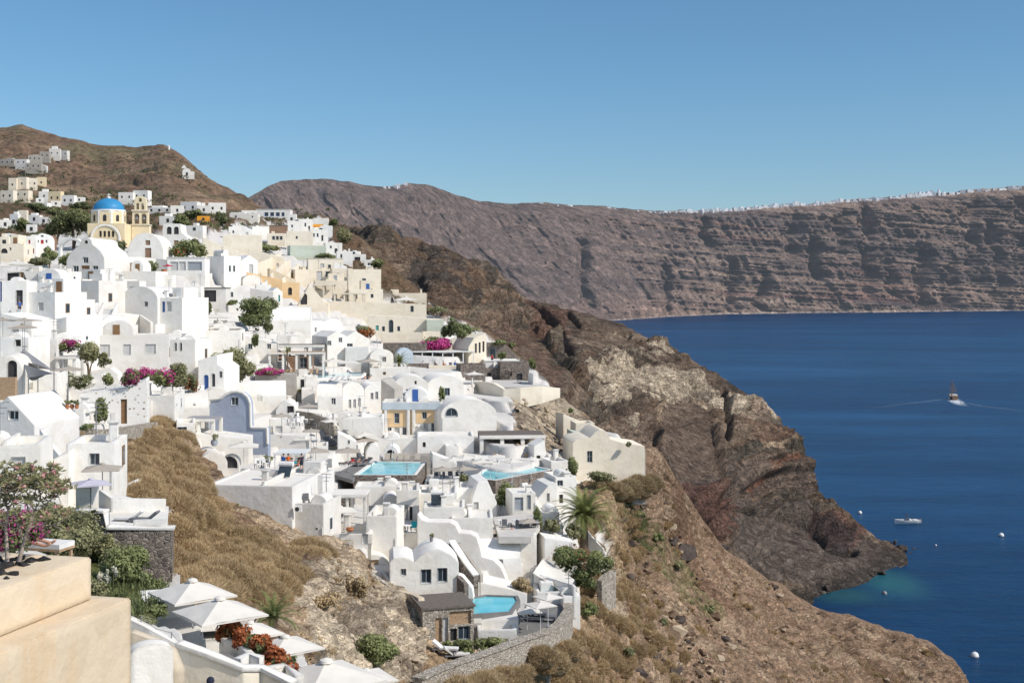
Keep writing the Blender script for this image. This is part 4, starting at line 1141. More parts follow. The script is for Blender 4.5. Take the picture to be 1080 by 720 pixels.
# ---------------------------------------------------------------- vegetation
def leaves(mb, c, rx, ry, rz, n, size, rng, lumps=7, shell=.55, aspect=1.8, up=0.0):
    """leaf-sized faces spread through a lumpy crown"""
    tone = mb.tone
    L = []
    for _ in range(lumps):
        a = rng.uniform(0, 2 * math.pi); e = rng.uniform(-.5, 1) ; q = math.sqrt(max(0, 1 - e * e)) * rng.uniform(.35, .75)
        L.append((Vector((q * math.cos(a), q * math.sin(a), e * .6)), rng.uniform(.34, .58)))
    for _ in range(n):
        lc, lr = L[rng.randrange(lumps)]
        v = Vector((rng.gauss(0, 1), rng.gauss(0, 1), rng.gauss(0, 1))).normalized()
        rad = lr * (shell + (1 - shell) * rng.random()) * rng.uniform(.75, 1.12)
        p = lc + v * rad
        pos = Vector((c[0] + p.x * rx, c[1] + p.y * ry, c[2] + p.z * rz))
        nrm = (v + Vector((rng.gauss(0, .5), rng.gauss(0, .5), rng.gauss(0, .5) + .25))).normalized()
        t = nrm.cross(Vector((rng.gauss(0, 1), rng.gauss(0, 1), rng.gauss(0, 1)))).normalized(); b = nrm.cross(t)
        if up: t = (t + Vector((0, 0, up))).normalized()
        sz = size * rng.uniform(.6, 1.3)
        t = t * sz * aspect * .5; b = b * sz * .5
        i = len(mb.v)
        mb.v += [tuple(pos - t), tuple(pos + b), tuple(pos + t), tuple(pos - b)]
        mb.f.append((i, i + 1, i + 2, i + 3))
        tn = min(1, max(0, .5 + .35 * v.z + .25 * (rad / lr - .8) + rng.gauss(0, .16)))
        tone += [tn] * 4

def leaf_obj(name, mb, mat, parent=None, loc=None):
    o = mb.build(name, mat, parent, loc=loc)
    a = o.data.attributes.new('tone', 'FLOAT', 'POINT'); a.data.foreach_set('value', np.array(mb.tone, dtype=np.float32))
    return o

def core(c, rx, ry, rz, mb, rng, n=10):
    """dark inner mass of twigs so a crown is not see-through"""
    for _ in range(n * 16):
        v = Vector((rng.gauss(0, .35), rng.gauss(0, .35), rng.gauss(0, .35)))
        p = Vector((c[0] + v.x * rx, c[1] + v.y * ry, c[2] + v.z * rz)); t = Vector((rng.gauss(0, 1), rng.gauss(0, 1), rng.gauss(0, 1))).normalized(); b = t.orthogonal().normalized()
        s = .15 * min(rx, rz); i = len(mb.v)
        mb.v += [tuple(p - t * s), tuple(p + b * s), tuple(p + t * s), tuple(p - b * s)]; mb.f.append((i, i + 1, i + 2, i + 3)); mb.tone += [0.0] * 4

_seed = [100]
@later
def shrub(px, pyb, w, h, label, mat='leaf', d=None, n=None, size=None, name='shrub', cat='shrub', group=None, flowers=None, trunk=False, nf=.25, sy=1.0):
    _seed[0] += 1; rng = random.Random(_seed[0])
    d = d or DS(px, pyb); s = scl(d); b = at(px, pyb, d)
    W = w * s / 2; Hh = h * s
    root = empty(name, b); tag(root, label, cat, group)
    px2 = max(1.5 * s, .05)
    size = size or px2 * 1.05
    n = n or int(min(9000, max(160, 9 * (W * Hh * 2) / (size * size))))
    mb = MB()
    if trunk:
        zc, rz = Hh * .66, Hh * .36
        tb = MB()
        for k in range(3):
            a = k * 2.1 + rng.random(); q = W * .45
            tb.tube([(rng.uniform(-.06, .06) * W, 0, -.3), (math.cos(a) * q * .25, math.sin(a) * q * .25, Hh * .3), (math.cos(a) * q, math.sin(a) * q, Hh * .68)], [max(.035, W * .07), max(.03, W * .05), max(.015, W * .02)], 6)
        tb.build('trunk', 'bark', root)
    else: zc, rz = Hh * .45, Hh * .56
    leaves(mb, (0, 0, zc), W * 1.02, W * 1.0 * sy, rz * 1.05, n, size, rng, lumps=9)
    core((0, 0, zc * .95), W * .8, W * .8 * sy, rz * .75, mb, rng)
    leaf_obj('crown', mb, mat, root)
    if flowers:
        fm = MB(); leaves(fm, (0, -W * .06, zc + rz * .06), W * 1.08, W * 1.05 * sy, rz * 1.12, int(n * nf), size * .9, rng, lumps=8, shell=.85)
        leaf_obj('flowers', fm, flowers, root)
    return root

def palm(px, pyb, pyc, r, label, trunk_r=.22, nf=34, mat='palmleaf', d=None, droop=1.0):
    """trunk base pixel, crown centre row, crown radius in pixels"""
    _seed[0] += 1; rng = random.Random(_seed[0])
    d = d or D(px, pyb); s = scl(d); b = at(px, pyb, d); h = (pyb - pyc) * s; Rr = r * s
    root = empty('palm_tree', b); tag(root, label, 'palm tree')
    MB().tube([(0, 0, -.5), (.02 * h, 0, h * .35), (0, 0, h * .7), (0, 0, h)], [trunk_r * 1.25, trunk_r, trunk_r * .95, trunk_r * 1.2], 10).build('trunk', 'bark', root, smooth=60)
    mb = MB()
    for k in range(nf):
        a = 2.399 * k + rng.uniform(-.2, .2); e = R(78) - (k / nf) * R(95) + rng.uniform(-.08, .08); Ln = Rr * rng.uniform(.95, 1.2)
        seg = 9; p = Vector((0, 0, h)); pts = []
        for i in range(seg + 1):
            pts.append(p.copy()); ee = e - droop * R(75) * (i / seg) ** 1.5
            p = p + Vector((math.cos(a) * math.cos(ee), math.sin(a) * math.cos(ee), math.sin(ee))) * Ln / seg
        side = Vector((-math.sin(a), math.cos(a), 0))
        tn = .3 + .5 * (1 - k / nf) + rng.uniform(-.15, .15)
        for i in range(seg):
            w = Rr * .17 * (1 - .75 * (i / seg)) 
            for sub_ in range(3):
                q = pts[i].lerp(pts[i + 1], sub_ / 3); fw = (pts[i + 1] - pts[i]).normalized()
                for sg in (-1, 1):
                    tip = q + side * sg * w * 1.15 + fw * w * .9 + Vector((0, 0, -w * .35)); q2 = q + fw * Rr * .035
                    j = len(mb.v); mb.v += [tuple(q), tuple(q2), tuple(tip)]; mb.f.append((j, j + 1, j + 2)); mb.tone += [min(1, max(0, tn))] * 2 + [min(1, max(0, tn + .2))]
        mb_t = pts
    leaf_obj('fronds', mb, mat, root)
    return root

# ---------------------------------------------------------------- furniture and small things
@later
def chair(px, pyb, label, rot=0, mat='cushion', group=None, d=None):
    b = at(px, pyb, d or DS(px, pyb)); root = empty('chair', b + Vector((0, 0, .02)), R(rot)); tag(root, label, 'chair', group)
    MB().box(-.26, .26, -.26, .26, .36, .46).build('seat', mat, root); MB().box(-.26, .26, .2, .28, .463, .95).build('backrest', mat, root)
    for x in (-.22, .22):
        for y in (-.22, .22): MB().box(x - .03, x + .03, y - .03, y + .03, 0, .357).build('leg', 'metal', root)
    return root

@later
def table(px, pyb, label, r=.45, mat='frame', group=None, d=None):
    b = at(px, pyb, d or DS(px, pyb)); root = empty('table', b + Vector((0, 0, .02))); tag(root, label, 'table', group)
    MB().lathe([(r, .70), (r, .75)], 14).build('tabletop', mat, root); MB().lathe([(.22, 0), (.05, .06), (.05, .697)], 8).build('pedestal', 'metal', root)
    return root

@later
def lounger(px, pyb, label, rot=0, mat='cushionwhite', frame='metal', group='sun loungers on the terraces', d=None, k=1.0):
    b = at(px, pyb, d or DS(px, pyb)); root = empty('sun_lounger', b + Vector((0, 0, .03)), R(rot)); tag(root, label, 'sun lounger', group); root.scale = (k, k, k)
    MB().box(-.33, .33, -.95, .95, .22, .28).build('frame', frame, root)
    MB().box(-.32, .32, -.94, .35, .283, .40).build('mattress', mat, root)
    MB().add([(-.32, .36, .29), (.32, .36, .29), (.32, 1.0, .80), (-.32, 1.0, .80), (-.32, .29, .40), (.32, .29, .40), (.32, .93, .91), (-.32, .93, .91)], [(3, 2, 1, 0), (4, 5, 6, 7), (0, 1, 5, 4), (1, 2, 6, 5), (2, 3, 7, 6), (3, 0, 4, 7)]).build('backrest', mat, root)
    for x in (-.28, .28):
        for y in (-.85, .8): MB().box(x - .035, x + .035, y - .035, y + .035, 0, .218).build('leg', frame, root)
    return root

@later
def pot(px, pyb, w, h, label, plant='leaf', potm='terracotta', group=None, ph=1.2):
    d = DS(px, pyb); s = scl(d); b = at(px, pyb, d); r = w * s / 2; hh = h * s
    root = empty('plant_pot', b); tag(root, label, 'plant pot', group)
    MB().lathe([(r * .65, 0), (r, hh * .55), (r * .8, hh * .9), (r * .95, hh), (r * .75, hh)], 12).build('pot', potm, root, smooth=50)
    if plant:
        _seed[0] += 1; rng = random.Random(_seed[0]); mb = MB(); leaves(mb, (0, 0, hh + r * ph * .7), r * 1.5, r * 1.5, r * ph, 160, max(.06, s * 1.1), rng, 5)
        leaf_obj('plant', mb, plant, root)
    return root

def ac_unit(px, pyb, w, h, label, d=None, fans=1):
    d = d or D(px, pyb); s = scl(d); b = at(px, pyb, d); W = w * s / 2; hh = h * s
    root = empty('air_conditioner', b); tag(root, label, 'air conditioner')
    MB().box(-W, W, -.35, 0, 0, hh).build('casing', 'frame', root)
    for i in range(fans):
        x = (-W / 2 + W * i) if fans > 1 else -W * .25; r = min(hh * .4, W * (.45 if fans > 1 else .6))
        f = MB()
        f.add([(x + r * math.cos(a * math.pi / 8), -.36, hh / 2 + r * math.sin(a * math.pi / 8)) for a in range(16)], [tuple(range(16))])
        f.build('fan_grille', 'shade', root)
    return root

# ---------------------------------------------------------------- people
POSES = {
 'stand': dict(hip=.92, spine=(0, 0, .50), thighL=(.02, -.03, -.44), thighR=(-.02, .04, -.44), shin=(0, .02, -.44), armL=(.06, -.02, -.28), armR=(-.06, .02, -.28), foreL=(.02, -.10, -.24), foreR=(-.02, -.10, -.24)),
 'sit': dict(hip=.50, spine=(0, .08, .50), thighL=(.06, -.43, .0), thighR=(-.06, -.43, .0), shin=(0, -.03, -.43), armL=(.06, -.10, -.26), armR=(-.06, -.10, -.26), foreL=(-.02, -.24, .02), foreR=(.02, -.24, .02)),
 'lie': dict(hip=.42, spine=(0, .40, .30), thighL=(.03, -.42, .08), thighR=(-.03, -.42, .05), shin=(0, -.42, -.10), armL=(.10, -.16, -.20), armR=(-.10, -.16, -.20), foreL=(.0, -.22, -.03), foreR=(0, -.22, -.03)),
}
_pm = {}
def person_meshes(pose):
    if pose in _pm: return _pm[pose]
    q = POSES[pose]; V = []; E = []; Rr = []
    def v(p, r, par=None):
        V.append(Vector(p)); Rr.append(r); i = len(V) - 1
        if par is not None: E.append((par, i))
        return i
    hip = Vector((0, 0, q['hip'])); sp = Vector(q['spine'])
    pel = v(hip, (.15, .11)); wst = v(hip + sp * .38, (.125, .095), pel); chs = v(hip + sp * .8, (.16, .105), wst); nk = v(hip + sp * 1.06, (.06, .06), chs)
    up = sp.normalized(); 
    if pose == 'lie': up = (up + Vector((0, .2, .3))).normalized()
    jaw = v(V[nk] + up * .09 + Vector((0, -.015, 0)), (.075, .085), nk); top = v(V[jaw] + up * .13, (.078, .095), jaw)
    hands = []
    for sg, A, F in ((1, 'armL', 'foreL'), (-1, 'armR', 'foreR')):
        sh = v(hip + sp * .92 + Vector((sg * .185, 0, 0)), (.055, .055), chs)
        el = v(V[sh] + Vector(q[A]), (.042, .042), sh); wr = v(V[el] + Vector(q[F]), (.028, .028), el)
        dr = Vector(q[F]).normalized(); pm = v(V[wr] + dr * .07, (.038, .02), wr); hands.append((V[pm].copy(), dr, sg))
    for sg, T in ((1, 'thighL'), (-1, 'thighR')):
        hj = v(hip + Vector((sg * .09, 0, -.05)), (.09, .09), pel); kn = v(V[hj] + Vector(q[T]), (.058, .058), hj)
        an = v(V[kn] + Vector(q['shin']), (.038, .038), kn); v(V[an] + Vector((0, -.14, -.035 if pose != 'lie' else .08)), (.042, .03), an)
    roots = [pel]
    for c, dr, sg in hands:
        sx = Vector((1, 0, 0)) if abs(dr.x) < .8 else Vector((0, 1, 0)); sd = dr.cross(sx.cross(dr)).cross(dr).normalized(); sd = (sx - dr * sx.dot(dr)).normalized()
        nn = dr.cross(sd)
        for k, ln in enumerate((.07, .08, .075, .06)):
            a = v(c + sd * (k - 1.5) * .02 - dr * .01, (.009, .009)); b = v(V[a] + dr * ln * .6, (.0085, .0085), a); v(V[b] + dr * ln * .45 + nn * .015, (.007, .007), b); roots.append(a)
        a = v(c - sd * .03 * sg - dr * .03, (.010, .010)); b = v(V[a] - sd * .03 * sg + dr * .03, (.0095, .0095), a); v(V[b] + dr * .03, (.008, .008), b); roots.append(a)
    me = bpy.data.meshes.new('skeleton'); me.from_pydata([tuple(x) for x in V], E, []); me.update()
    o = bpy.data.objects.new('skeleton', me); COL.objects.link(o)
    md = o.modifiers.new('skin', 'SKIN'); 
    for i, r in enumerate(Rr):
        me.skin_vertices[0].data[i].radius = r; me.skin_vertices[0].data[i].use_root = i in roots
    sb = o.modifiers.new('sub', 'SUBSURF'); sb.levels = 1; sb.render_levels = 1
    dg = bpy.context.evaluated_depsgraph_get(); dg.update()
    body = bpy.data.meshes.new_from_object(o.evaluated_get(dg)); bpy.data.objects.remove(o)
    body.name = 'person_body'; body.shade_smooth(); body.materials.clear(); body.materials.append(M['skin'])
    head = V[top] * .55 + V[jaw] * .45
    # face: nose, eyes and mouth moulded on
    bm = bmesh.new(); bm.from_mesh(body)
    fwd = Vector((0, -1, 0)) if pose != 'lie' else Vector((0, -.6, .8))
    def blob(c, r):
        mt = Matrix.Translation(c) @ Matrix.Scale(r, 4); bmesh.ops.create_icosphere(bm, subdivisions=1, radius=1, matrix=mt)
    blob(head + fwd * .10 - up * .01, .022)
    for sg in (-1, 1): blob(head + Vector((sg * .09, .01, 0)), .022)
    bm.to_mesh(body); bm.free()
    def shell(idx, grow):
        mb = MB()
        for a, b, ra, rb in idx: mb.tube([a, a.lerp(b, .5), b], [ra + grow, (ra + rb) / 2 + grow, rb + grow], 10)
        return mb
    P = {'pel': V[pel], 'wst': V[wst], 'chs': V[chs], 'nk': V[nk]}
    _pm[pose] = (body, V, head, up, q)
    return _pm[pose]

@later
def person(px, pyb, pose, label, top='cloth_white', legs='cloth_dark', rot=0, group=None, d=None, hat=None, lift=0.0, name='person'):
    body, V, head, up, q = person_meshes(pose)
    b = at(px, pyb, d or DS(px, pyb)) + Vector((0, 0, lift))
    root = bpy.data.objects.new(name, body); COL.objects.link(root); root.location = b; root.rotation_euler = (0, 0, R(rot))
    tag(root, label, 'person', group)
    hip = V[0]; wst = V[1]; chs = V[2]; nk = V[3]
    ax = Vector((1, 0, 0))
    def torso(pts, name_, mt):
        mb = MB(); n = 12; base = 0
        for p, (rx, ry) in pts:
            sp = Vector(q['spine']).normalized(); fy = ax.cross(sp).normalized()
            for k in range(n):
                a = 2 * math.pi * k / n; mb.v.append(tuple(p + ax * rx * math.cos(a) + fy * ry * math.sin(a)))
        for i in range(len(pts) - 1):
            for k in range(n): mb.f.append((i * n + k, i * n + (k + 1) % n, (i + 1) * n + (k + 1) % n, (i + 1) * n + k))
        return mb
    if top:
        mb = torso([(hip + (wst - hip) * .3, (.175, .13)), (wst, (.155, .125)), (chs, (.19, .135)), (chs.lerp(nk, .6), (.16, .11)), (nk, (.075, .075))], 'shirt', top)
        for sh, el in ((6, 7), (10, 11)):
            mb.tube([V[sh], V[sh].lerp(V[el], .55)], [.078, .066], 8)
        mb.build('shirt', top, root, smooth=60)
    if legs:
        mb = torso([(hip - (wst - hip) * .45, (.15, .13)), (hip, (.175, .135)), (hip + (wst - hip) * .45, (.168, .13))], 'shorts', legs)
        for hj, kn in ((14, 15), (18, 19)): mb.tube([V[hj] + Vector((0, 0, .03)), V[hj].lerp(V[kn], .7)], [.112, .09], 8)
        mb.build('shorts', legs, root, smooth=60)
    h = MB().lathe([(.098, -.03), (.104, .03), (.085, .09), (.04, .125), (.005, .135)], 12)
    zq = up.to_track_quat('Z', 'Y').to_matrix()
    vs = [head + up * .02 + Vector((0, .018, .0)) + zq @ Vector(p) for p in h.v]
    o = mesh_obj('cap' if hat else 'hair', vs, h.f, hat or 'hair', root, smooth=60)
    return root

# ================================================================== foreground, left
def build_parapet():
    h = 6.0; hu = 5.17
    f = lambda x, y, z: at(x, y, z * FPX / (HY - y))
    far_u = f(97, 587, -hu); left_u = f(-150, 675, -hu); far_l = f(139, 630, -h); left_l = f(-150, 752, -h)
    root = empty('terrace_parapet', Vector((far_l.x, far_l.y, -h))); o = root.location.copy()
    tag(root, 'smooth peach stepped parapet wall filling the bottom left corner', 'wall')
    back = at(10, 590, 24.5)
    # upper block : outer face runs left_u -> far_u, top 1.5 m deep
    def block(a, b, wdt, z0, z1, name):
        t = (b - a); t.z = 0; t.normalize(); nrm = Vector((-t.y, t.x, 0))
        q = [a, b, b + nrm * wdt, a + nrm * wdt]
        mb = MB(); v = [Vector((p.x, p.y, z0)) - o for p in q] + [Vector((p.x, p.y, z1)) - o for p in q]
        bm = bmesh.new(); bv = [bm.verts.new(x) for x in v]
        for fc in [(3, 2, 1, 0), (4, 5, 6, 7), (0, 1, 5, 4), (1, 2, 6, 5), (2, 3, 7, 6), (3, 0, 4, 7)]: bm.faces.new([bv[i] for i in fc])
        bmesh.ops.bevel(bm, geom=bm.edges[:], offset=.035, segments=3, affect='EDGES')
        me = bpy.data.meshes.new(name); bm.to_mesh(me); bm.free(); me.materials.append(M['peach']); me.shade_smooth(); me.set_sharp_from_angle(angle=R(40))
        ob = bpy.data.objects.new(name, me); COL.objects.link(ob); ob.parent = root
    block(left_l, far_l, 3.2, -14, -h, 'lower_wall')
    block(left_u, far_u, 1.0, -h - .01, -hu, 'upper_wall')
    # the planting bed behind, enclosed by the returning parapet
    tt = (far_u - left_u).normalized(); nn = Vector((-tt.y, tt.x, 0))
    block(far_u + nn * 1.003 - tt * 1.0, far_u + nn * 1.003, 2.6, -h - .01, -hu - .004, 'end_wall')
    return root
build_parapet()
def on_level(px, py, z): return at(px, py, z * FPX / (HY - py))
# planting bed with dark lava rocks
P = [on_level(x, y, -5.25) for x, y in [(-30,622),(0,612),(52,594),(44,588),(-30,588)]]
c = sum(P, Vector()) / len(P); 
root = empty('planting_bed', c); tag(root, 'bed of dark volcanic rocks under the flowering tree', 'planting bed')
mesh_obj('soil', [p - c for p in P], [tuple(range(len(P)))], 'lava', root)
rng = random.Random(5)
def rock_bm(r, rng, sub=2):
    bm = bmesh.new()
    for _ in range(15 if sub < 3 else 26):
        v = Vector((rng.gauss(0, 1), rng.gauss(0, 1), rng.gauss(0, 1))).normalized() * r * rng.uniform(.75, 1.15); bm.verts.new(v)
    h = bmesh.ops.convex_hull(bm, input=bm.verts[:]); bmesh.ops.delete(bm, geom=list({g for g in h['geom_interior'] + h['geom_unused'] if isinstance(g, bmesh.types.BMVert)}), context='VERTS')
    return bm
def rock(loc, r, mat, label, rng, name='rock', cat='rock', group=None, sq=(1, 1, .7)):
    bm = rock_bm(r, rng, 3 if r > 1 else 2)
    for v in bm.verts: v.co = Vector((v.co.x * sq[0], v.co.y * sq[1], v.co.z * sq[2]))
    me = bpy.data.meshes.new(name); bm.to_mesh(me); bm.free(); me.materials.append(mat if not isinstance(mat, str) else M[mat])
    o = bpy.data.objects.new(name, me); COL.objects.link(o); o.location = loc; o.rotation_euler = (0, 0, rng.uniform(0, 6)); tag(o, label, cat, group); return o
M['lavarock'] = simple('black_lava_rock', (.045, .042, .042, 1), .95, .1, .5, 5)
M['brownrock'] = simple('brown_rock', (.17, .115, .08, 1), .97, .05, .5, 1.5)
M['darkrock'] = simple('dark_rock', (.085, .068, .06, 1), .97, .05, .5, 1.2)
M['palerock'] = simple('pale_rock', (.40, .32, .23, 1), .97, .05, .35, 1.5)
for i in range(16):
    x, y = rng.uniform(-14, 44), rng.uniform(592, 613)
    if y - 588 > (46 - x) * .55 + 3: y = 592
    rock(on_level(x, y, -5.2), rng.uniform(.09, .2), 'lavarock', 'small black lava rock in the planting bed', rng, 'lava_rock', 'rock', 'lava rocks in the planting bed')
# frangipani tree
def frangipani():
    d = 24.3; b = on_level(14, 598, -5.25); s = scl(b.y); root = empty('frangipani_tree', b)
    tag(root, 'pale bare branched frangipani tree with leaf tufts in front left', 'tree')
    rng = random.Random(12); tb = MB(); lf = MB()
    def px(x, y, dz=0): p = at(x, y, b.y + dz) - b; return p
    def limb(pts, r0, r1): tb.tube(pts, [r0 + (r1 - r0) * i / (len(pts) - 1) for i in range(len(pts))], 7)
    a0 = px(8, 600); limb([a0, px(7, 575), px(6, 555), px(9, 538)], .042, .026); limb([px(18, 600), px(24, 575), px(30, 556), px(37, 540)], .045, .028)
    limb([px(26, 572), px(20, 558), px(17, 545)], .03, .018)
    tips = []
    def grow(p, dirv, ln, r, lev):
        q = p + dirv * ln
        tb.tube([p, (p + q) / 2 + Vector((rng.gauss(0, .02), rng.gauss(0, .02), 0)), q], [r * .8, r * .68, r * .56], 6)
        if lev == 0: tips.append(q); return
        for k in range(rng.choice([2, 2, 2, 3])):
            dv = (dirv + Vector((rng.gauss(0, .6), rng.gauss(0, .6), rng.gauss(.12, .45)))).normalized()
            grow(q, dv, ln * rng.uniform(.7, .95), r * .7, lev - 1)
    for st, dv in ((px(9, 538), Vector((-.3, .1, .9))), (px(6, 555), Vector((-.7, 0, .6))), (px(37, 540), Vector((.35, .1, .85))), (px(37, 540), Vector((.8, -.1, .5))), (px(30, 556), Vector((.0, .2, .9))), (px(17, 545), Vector((-.1, -.2, .9))), (px(37, 540), Vector((-.2, -.1, .9))), (px(9, 538), Vector((.5, -.1, .7))), (px(30, 556), Vector((.9, .1, .1))), (px(6, 555), Vector((-.2, -.5, .3))), (px(22, 562), Vector((.1, -.6, .4)))):
        grow(st, dv.normalized(), .25, .025, 4)
    for q in tips:
        for k in range(7):
            a = rng.uniform(0, 6.28); e = rng.uniform(-.15, .9); dv = Vector((math.cos(a) * math.cos(e), math.sin(a) * math.cos(e), math.sin(e))); sd = dv.orthogonal().normalized() * rng.uniform(.014, .024); ln = rng.uniform(.10, .17)
            i = len(lf.v); lf.v += [tuple(q), tuple(q + dv * ln * .55 + sd), tuple(q + dv * ln), tuple(q + dv * ln * .55 - sd)]; lf.f.append((i, i + 1, i + 2, i + 3)); lf.tone += [rng.uniform(.2, .95)] * 4
    tb.build('trunk', 'palebark', root, smooth=60); leaf_obj('crown', lf, 'olive', root)
    fl = MB()
    for q in tips[::5]: leaves(fl, tuple(q + Vector((0, 0, .05))), .07, .07, .05, 5, .05, rng, 2)
    leaf_obj('blossom', fl, 'pinkflower', root)
M['pinkflower'] = foliage('pink_flowers', (.45, .16, .20, 1), (.75, .45, .45, 1))
frangipani()
shrub(14, 583, 62, 46, 'magenta bougainvillea in bloom behind the pale frangipani trunks', 'leaf', d=30, flowers='magenta', nf=.30, name='bougainvillea', cat='bougainvillea')
# sunbathing spot behind the tree
platform([(-20,578),(20,574),(84,597),(60,602),(-20,606)], (40,590), 'soft', 'white sun terrace behind the peach parapet', d=33, thick=1.2)
lounger(36, 588, 'white and wood sunbed beside the pale tree on the left', rot=75, frame='palewood', d=32)
person(18, 585, 'lie', 'dark haired person lying back on a sunbed behind the frangipani tree', 'cloth_white', 'cloth_blue', rot=80, d=31.6, lift=-.05)
wall([(-30,566,590,30),(4,571,590,30.5)], .25, 'peach', 'low peach wall stub at the left picture edge')
# green slope below the terraces
for a in [(72,592,92,62,'big rounded green bush between the frangipani and stone terrace','olive'),(48,560,40,30,'dusty green bush beside the lilac parasol terrace','olive'),(132,622,66,46,'green shrub sprawling at the foot of the stone terrace wall','leaf'),
          (158,628,34,26,'small dark green shrub at the right corner of stone terrace','leaf'),(112,600,34,44,'loose green shrub against the middle of stone terrace wall','olive'),(100,632,40,22,'low green bush above the end of the peach parapet','olive'),(165,650,30,14,'low green plants edging the grey path by parasols','leaf'),(150,662,40,14,'yellow green groundcover beside nearest parasol','olive')]:
    shrub(a[0], a[1], a[2], a[3], a[4], a[5], d=D(a[0], a[1]), size=.085 if a[1] < 640 else .07)
def agave(px, pyb, hpx, label):
    d = D(px, pyb); b = at(px, pyb, d); h = hpx * scl(d); root = empty('flowering_succulent', b); tag(root, label, 'succulent'); rng = random.Random(px)
    mb = MB()
    for k in range(26):
        a = k * 2.4; e = rng.uniform(.5, 1.35); ln = h * rng.uniform(.3, .45); dv = Vector((math.cos(a) * math.cos(e), math.sin(a) * math.cos(e), math.sin(e))); sd = Vector((-math.sin(a), math.cos(a), 0)) * .05
        i = len(mb.v); mb.v += [tuple(-sd), tuple(sd), tuple(dv * ln)]; mb.f.append((i, i + 1, i + 2)); mb.tone += [.3, .3, .9]
    leaf_obj('leaves', mb, 'olive', root)
    for q in range(3):
        x = (q - 1) * h * .16; t = MB(); t.tube([(x, 0, 0), (x * 1.3, 0, h * (.8 + .1 * q))], .03, 6); st = t.build('flower_stalk', 'olive', root)
        f = MB(); leaves(f, (x * 1.25, 0, h * (.62 + .08 * q)), .14, .14, h * .28, 150, .07, rng, 4); leaf_obj('blossom', f, 'whiteflower', root)
agave(113, 632, 34, 'spiky succulent with tall white flower stalks beside the peach wall')
# stone terrace
def T3(px, pt, pb, d): return (px, pt, pb, d)
wall([(80,540,590,58.4),(112,540,596,58.2),(114,557,600,58.2),(176,559,602,58.4),(178,556,600,66)], .5, 'lava', 'dry stone retaining wall of the left terrace with white parasols', 'retaining_wall', cap='white')
platform([(78,538),(114,538),(114,556),(176,557),(178,534),(120,520),(90,520)], (120,545), 'white', 'small white sun terrace on the dry stone wall', d=62, thick=.15)
wall([(117,525,556,63.5),(175,526,553,64)], .25, 'white', 'tall white windbreak wall at the back of the stone terrace')
wall([(141,548,559,58.6),(176,547,559,58.7)], .22, 'white', 'low white parapet on the right end of the stone terrace')
wall([(90,514,536,66),(108,517,538,65),(126,530,540,64)], .25, 'soft', 'sloping white stair wall above the stone terrace')
H(80,96,537,513,'round white plastered drum wall under the lilac parasol', 'box', m='soft', L=1.2, d=63, name='plastered_wall', cat='wall', par=.05, sub=.5)
lounger(152, 553, 'grey cushioned sunbed on the stone terrace by white parapet', rot=-100, mat='cushion', d=60.6, k=.72)
lounger(136, 552, 'pale cushioned sunbed on the stone terrace', rot=-95, d=61, k=.7)
parasol(108, 489, 19, 'beige parasol above the stone terrace beside a white house', 'taupe', d=70, rot=10)
parasol(96, 505, 18, 'pale lilac parasol tilted over the stone terrace stairs', 'lilac', d=63, hm=1.8, rot=30)
H(122,136,528,510,'small white planter box terrace behind the stone terrace','box',m='white',L=3,d=80,sub=1,name='terrace_block',cat='terrace')
# white house at far left, mid foreground
H(-30,42,512,470,'white flat house with louvred window at left edge','box',rot=12,L=5,win='s 12 27 482 490',m='white')
H(70,120,515,468,'tall blank white block standing above the stone terrace','box',rot=8,L=5,m='white',sub=6)
H(38,72,512,476,'white wing with a sloping wall below two air conditioners','leanl',rot=8,L=3.5,m='white',ah=18)
wall([(44,452,500,84),(56,470,505,83),(66,482,508,82),(78,488,510,81)], .3, 'white', 'swooping white stair wall beside the twin air conditioners')
ac_unit(37, 469, 11, 9, 'twin fan air conditioner on a white roof at far left', d=83, fans=2)
H(-20,36,470,418,'grey gabled white house at left edge below the wooden door','gable',rot=-10,L=6,m='gray',ah=30)
H(34,58,470,443,'narrow white stepped block joining the grey gable','leanr',rot=15,L=5,m='white',ah=10)
# ------------------------------------------------------------------ umbrella restaurant
parasol(203, 612, 49, 'large white square parasol furthest back in the foreground restaurant', hm=2.6, d=47.5, corner=True, rot=38, flat=.40, group='large white parasols in the foreground')
parasol(232, 631, 53, 'large white square parasol in the middle foreground over a pole', hm=2.6, d=45, corner=True, rot=38, flat=.40, group='large white parasols in the foreground')
parasol(264, 656, 38, 'white square parasol tucked behind the orange hedge', hm=2.5, d=49, corner=True, rot=38, flat=.38, group='large white parasols in the foreground')
parasol(301, 671, 43, 'white square parasol right of the orange red hedge', hm=2.5, d=48, corner=True, rot=38, flat=.34, group='large white parasols in the foreground')
parasol(344, 697, 66, 'white square parasol cut off by the bottom picture edge', hm=2.5, d=44, corner=True, rot=38, flat=.36, group='large white parasols in the foreground')
parasol(386, 706, 26, 'white parasol corner at the bottom behind the cut off one', hm=2.2, d=50, rot=30, flat=.3, group='large white parasols in the foreground')
wall([(136,650,668,40.5),(160,662,684,40.2),(192,679,700,40),(214,690,712,39.5),(254,707,726,39),(300,700,726,41),(316,712,740,39.5)], .3, 'white', 'white rope topped parapet running down past the parasols')
wall([(188,680,740,37.5),(222,692,745,37.2),(256,706,750,37),(276,706,750,37.4),(310,722,750,37)], .3, 'cream', 'cream plaster wall below the white parapet in bottom foreground', sub=4, cap='white')
H(138,183,760,679,'rounded white roof mass beside the peach parapet','vault',rot=25,L=.5,d=31,ah=10,m='white',sub=2)
wall([(138,664,700,33),(166,674,710,33),(180,684,720,33),(188,706,740,32.5)], .35, 'sand', 'tan curved wall edge behind the rounded white roof')
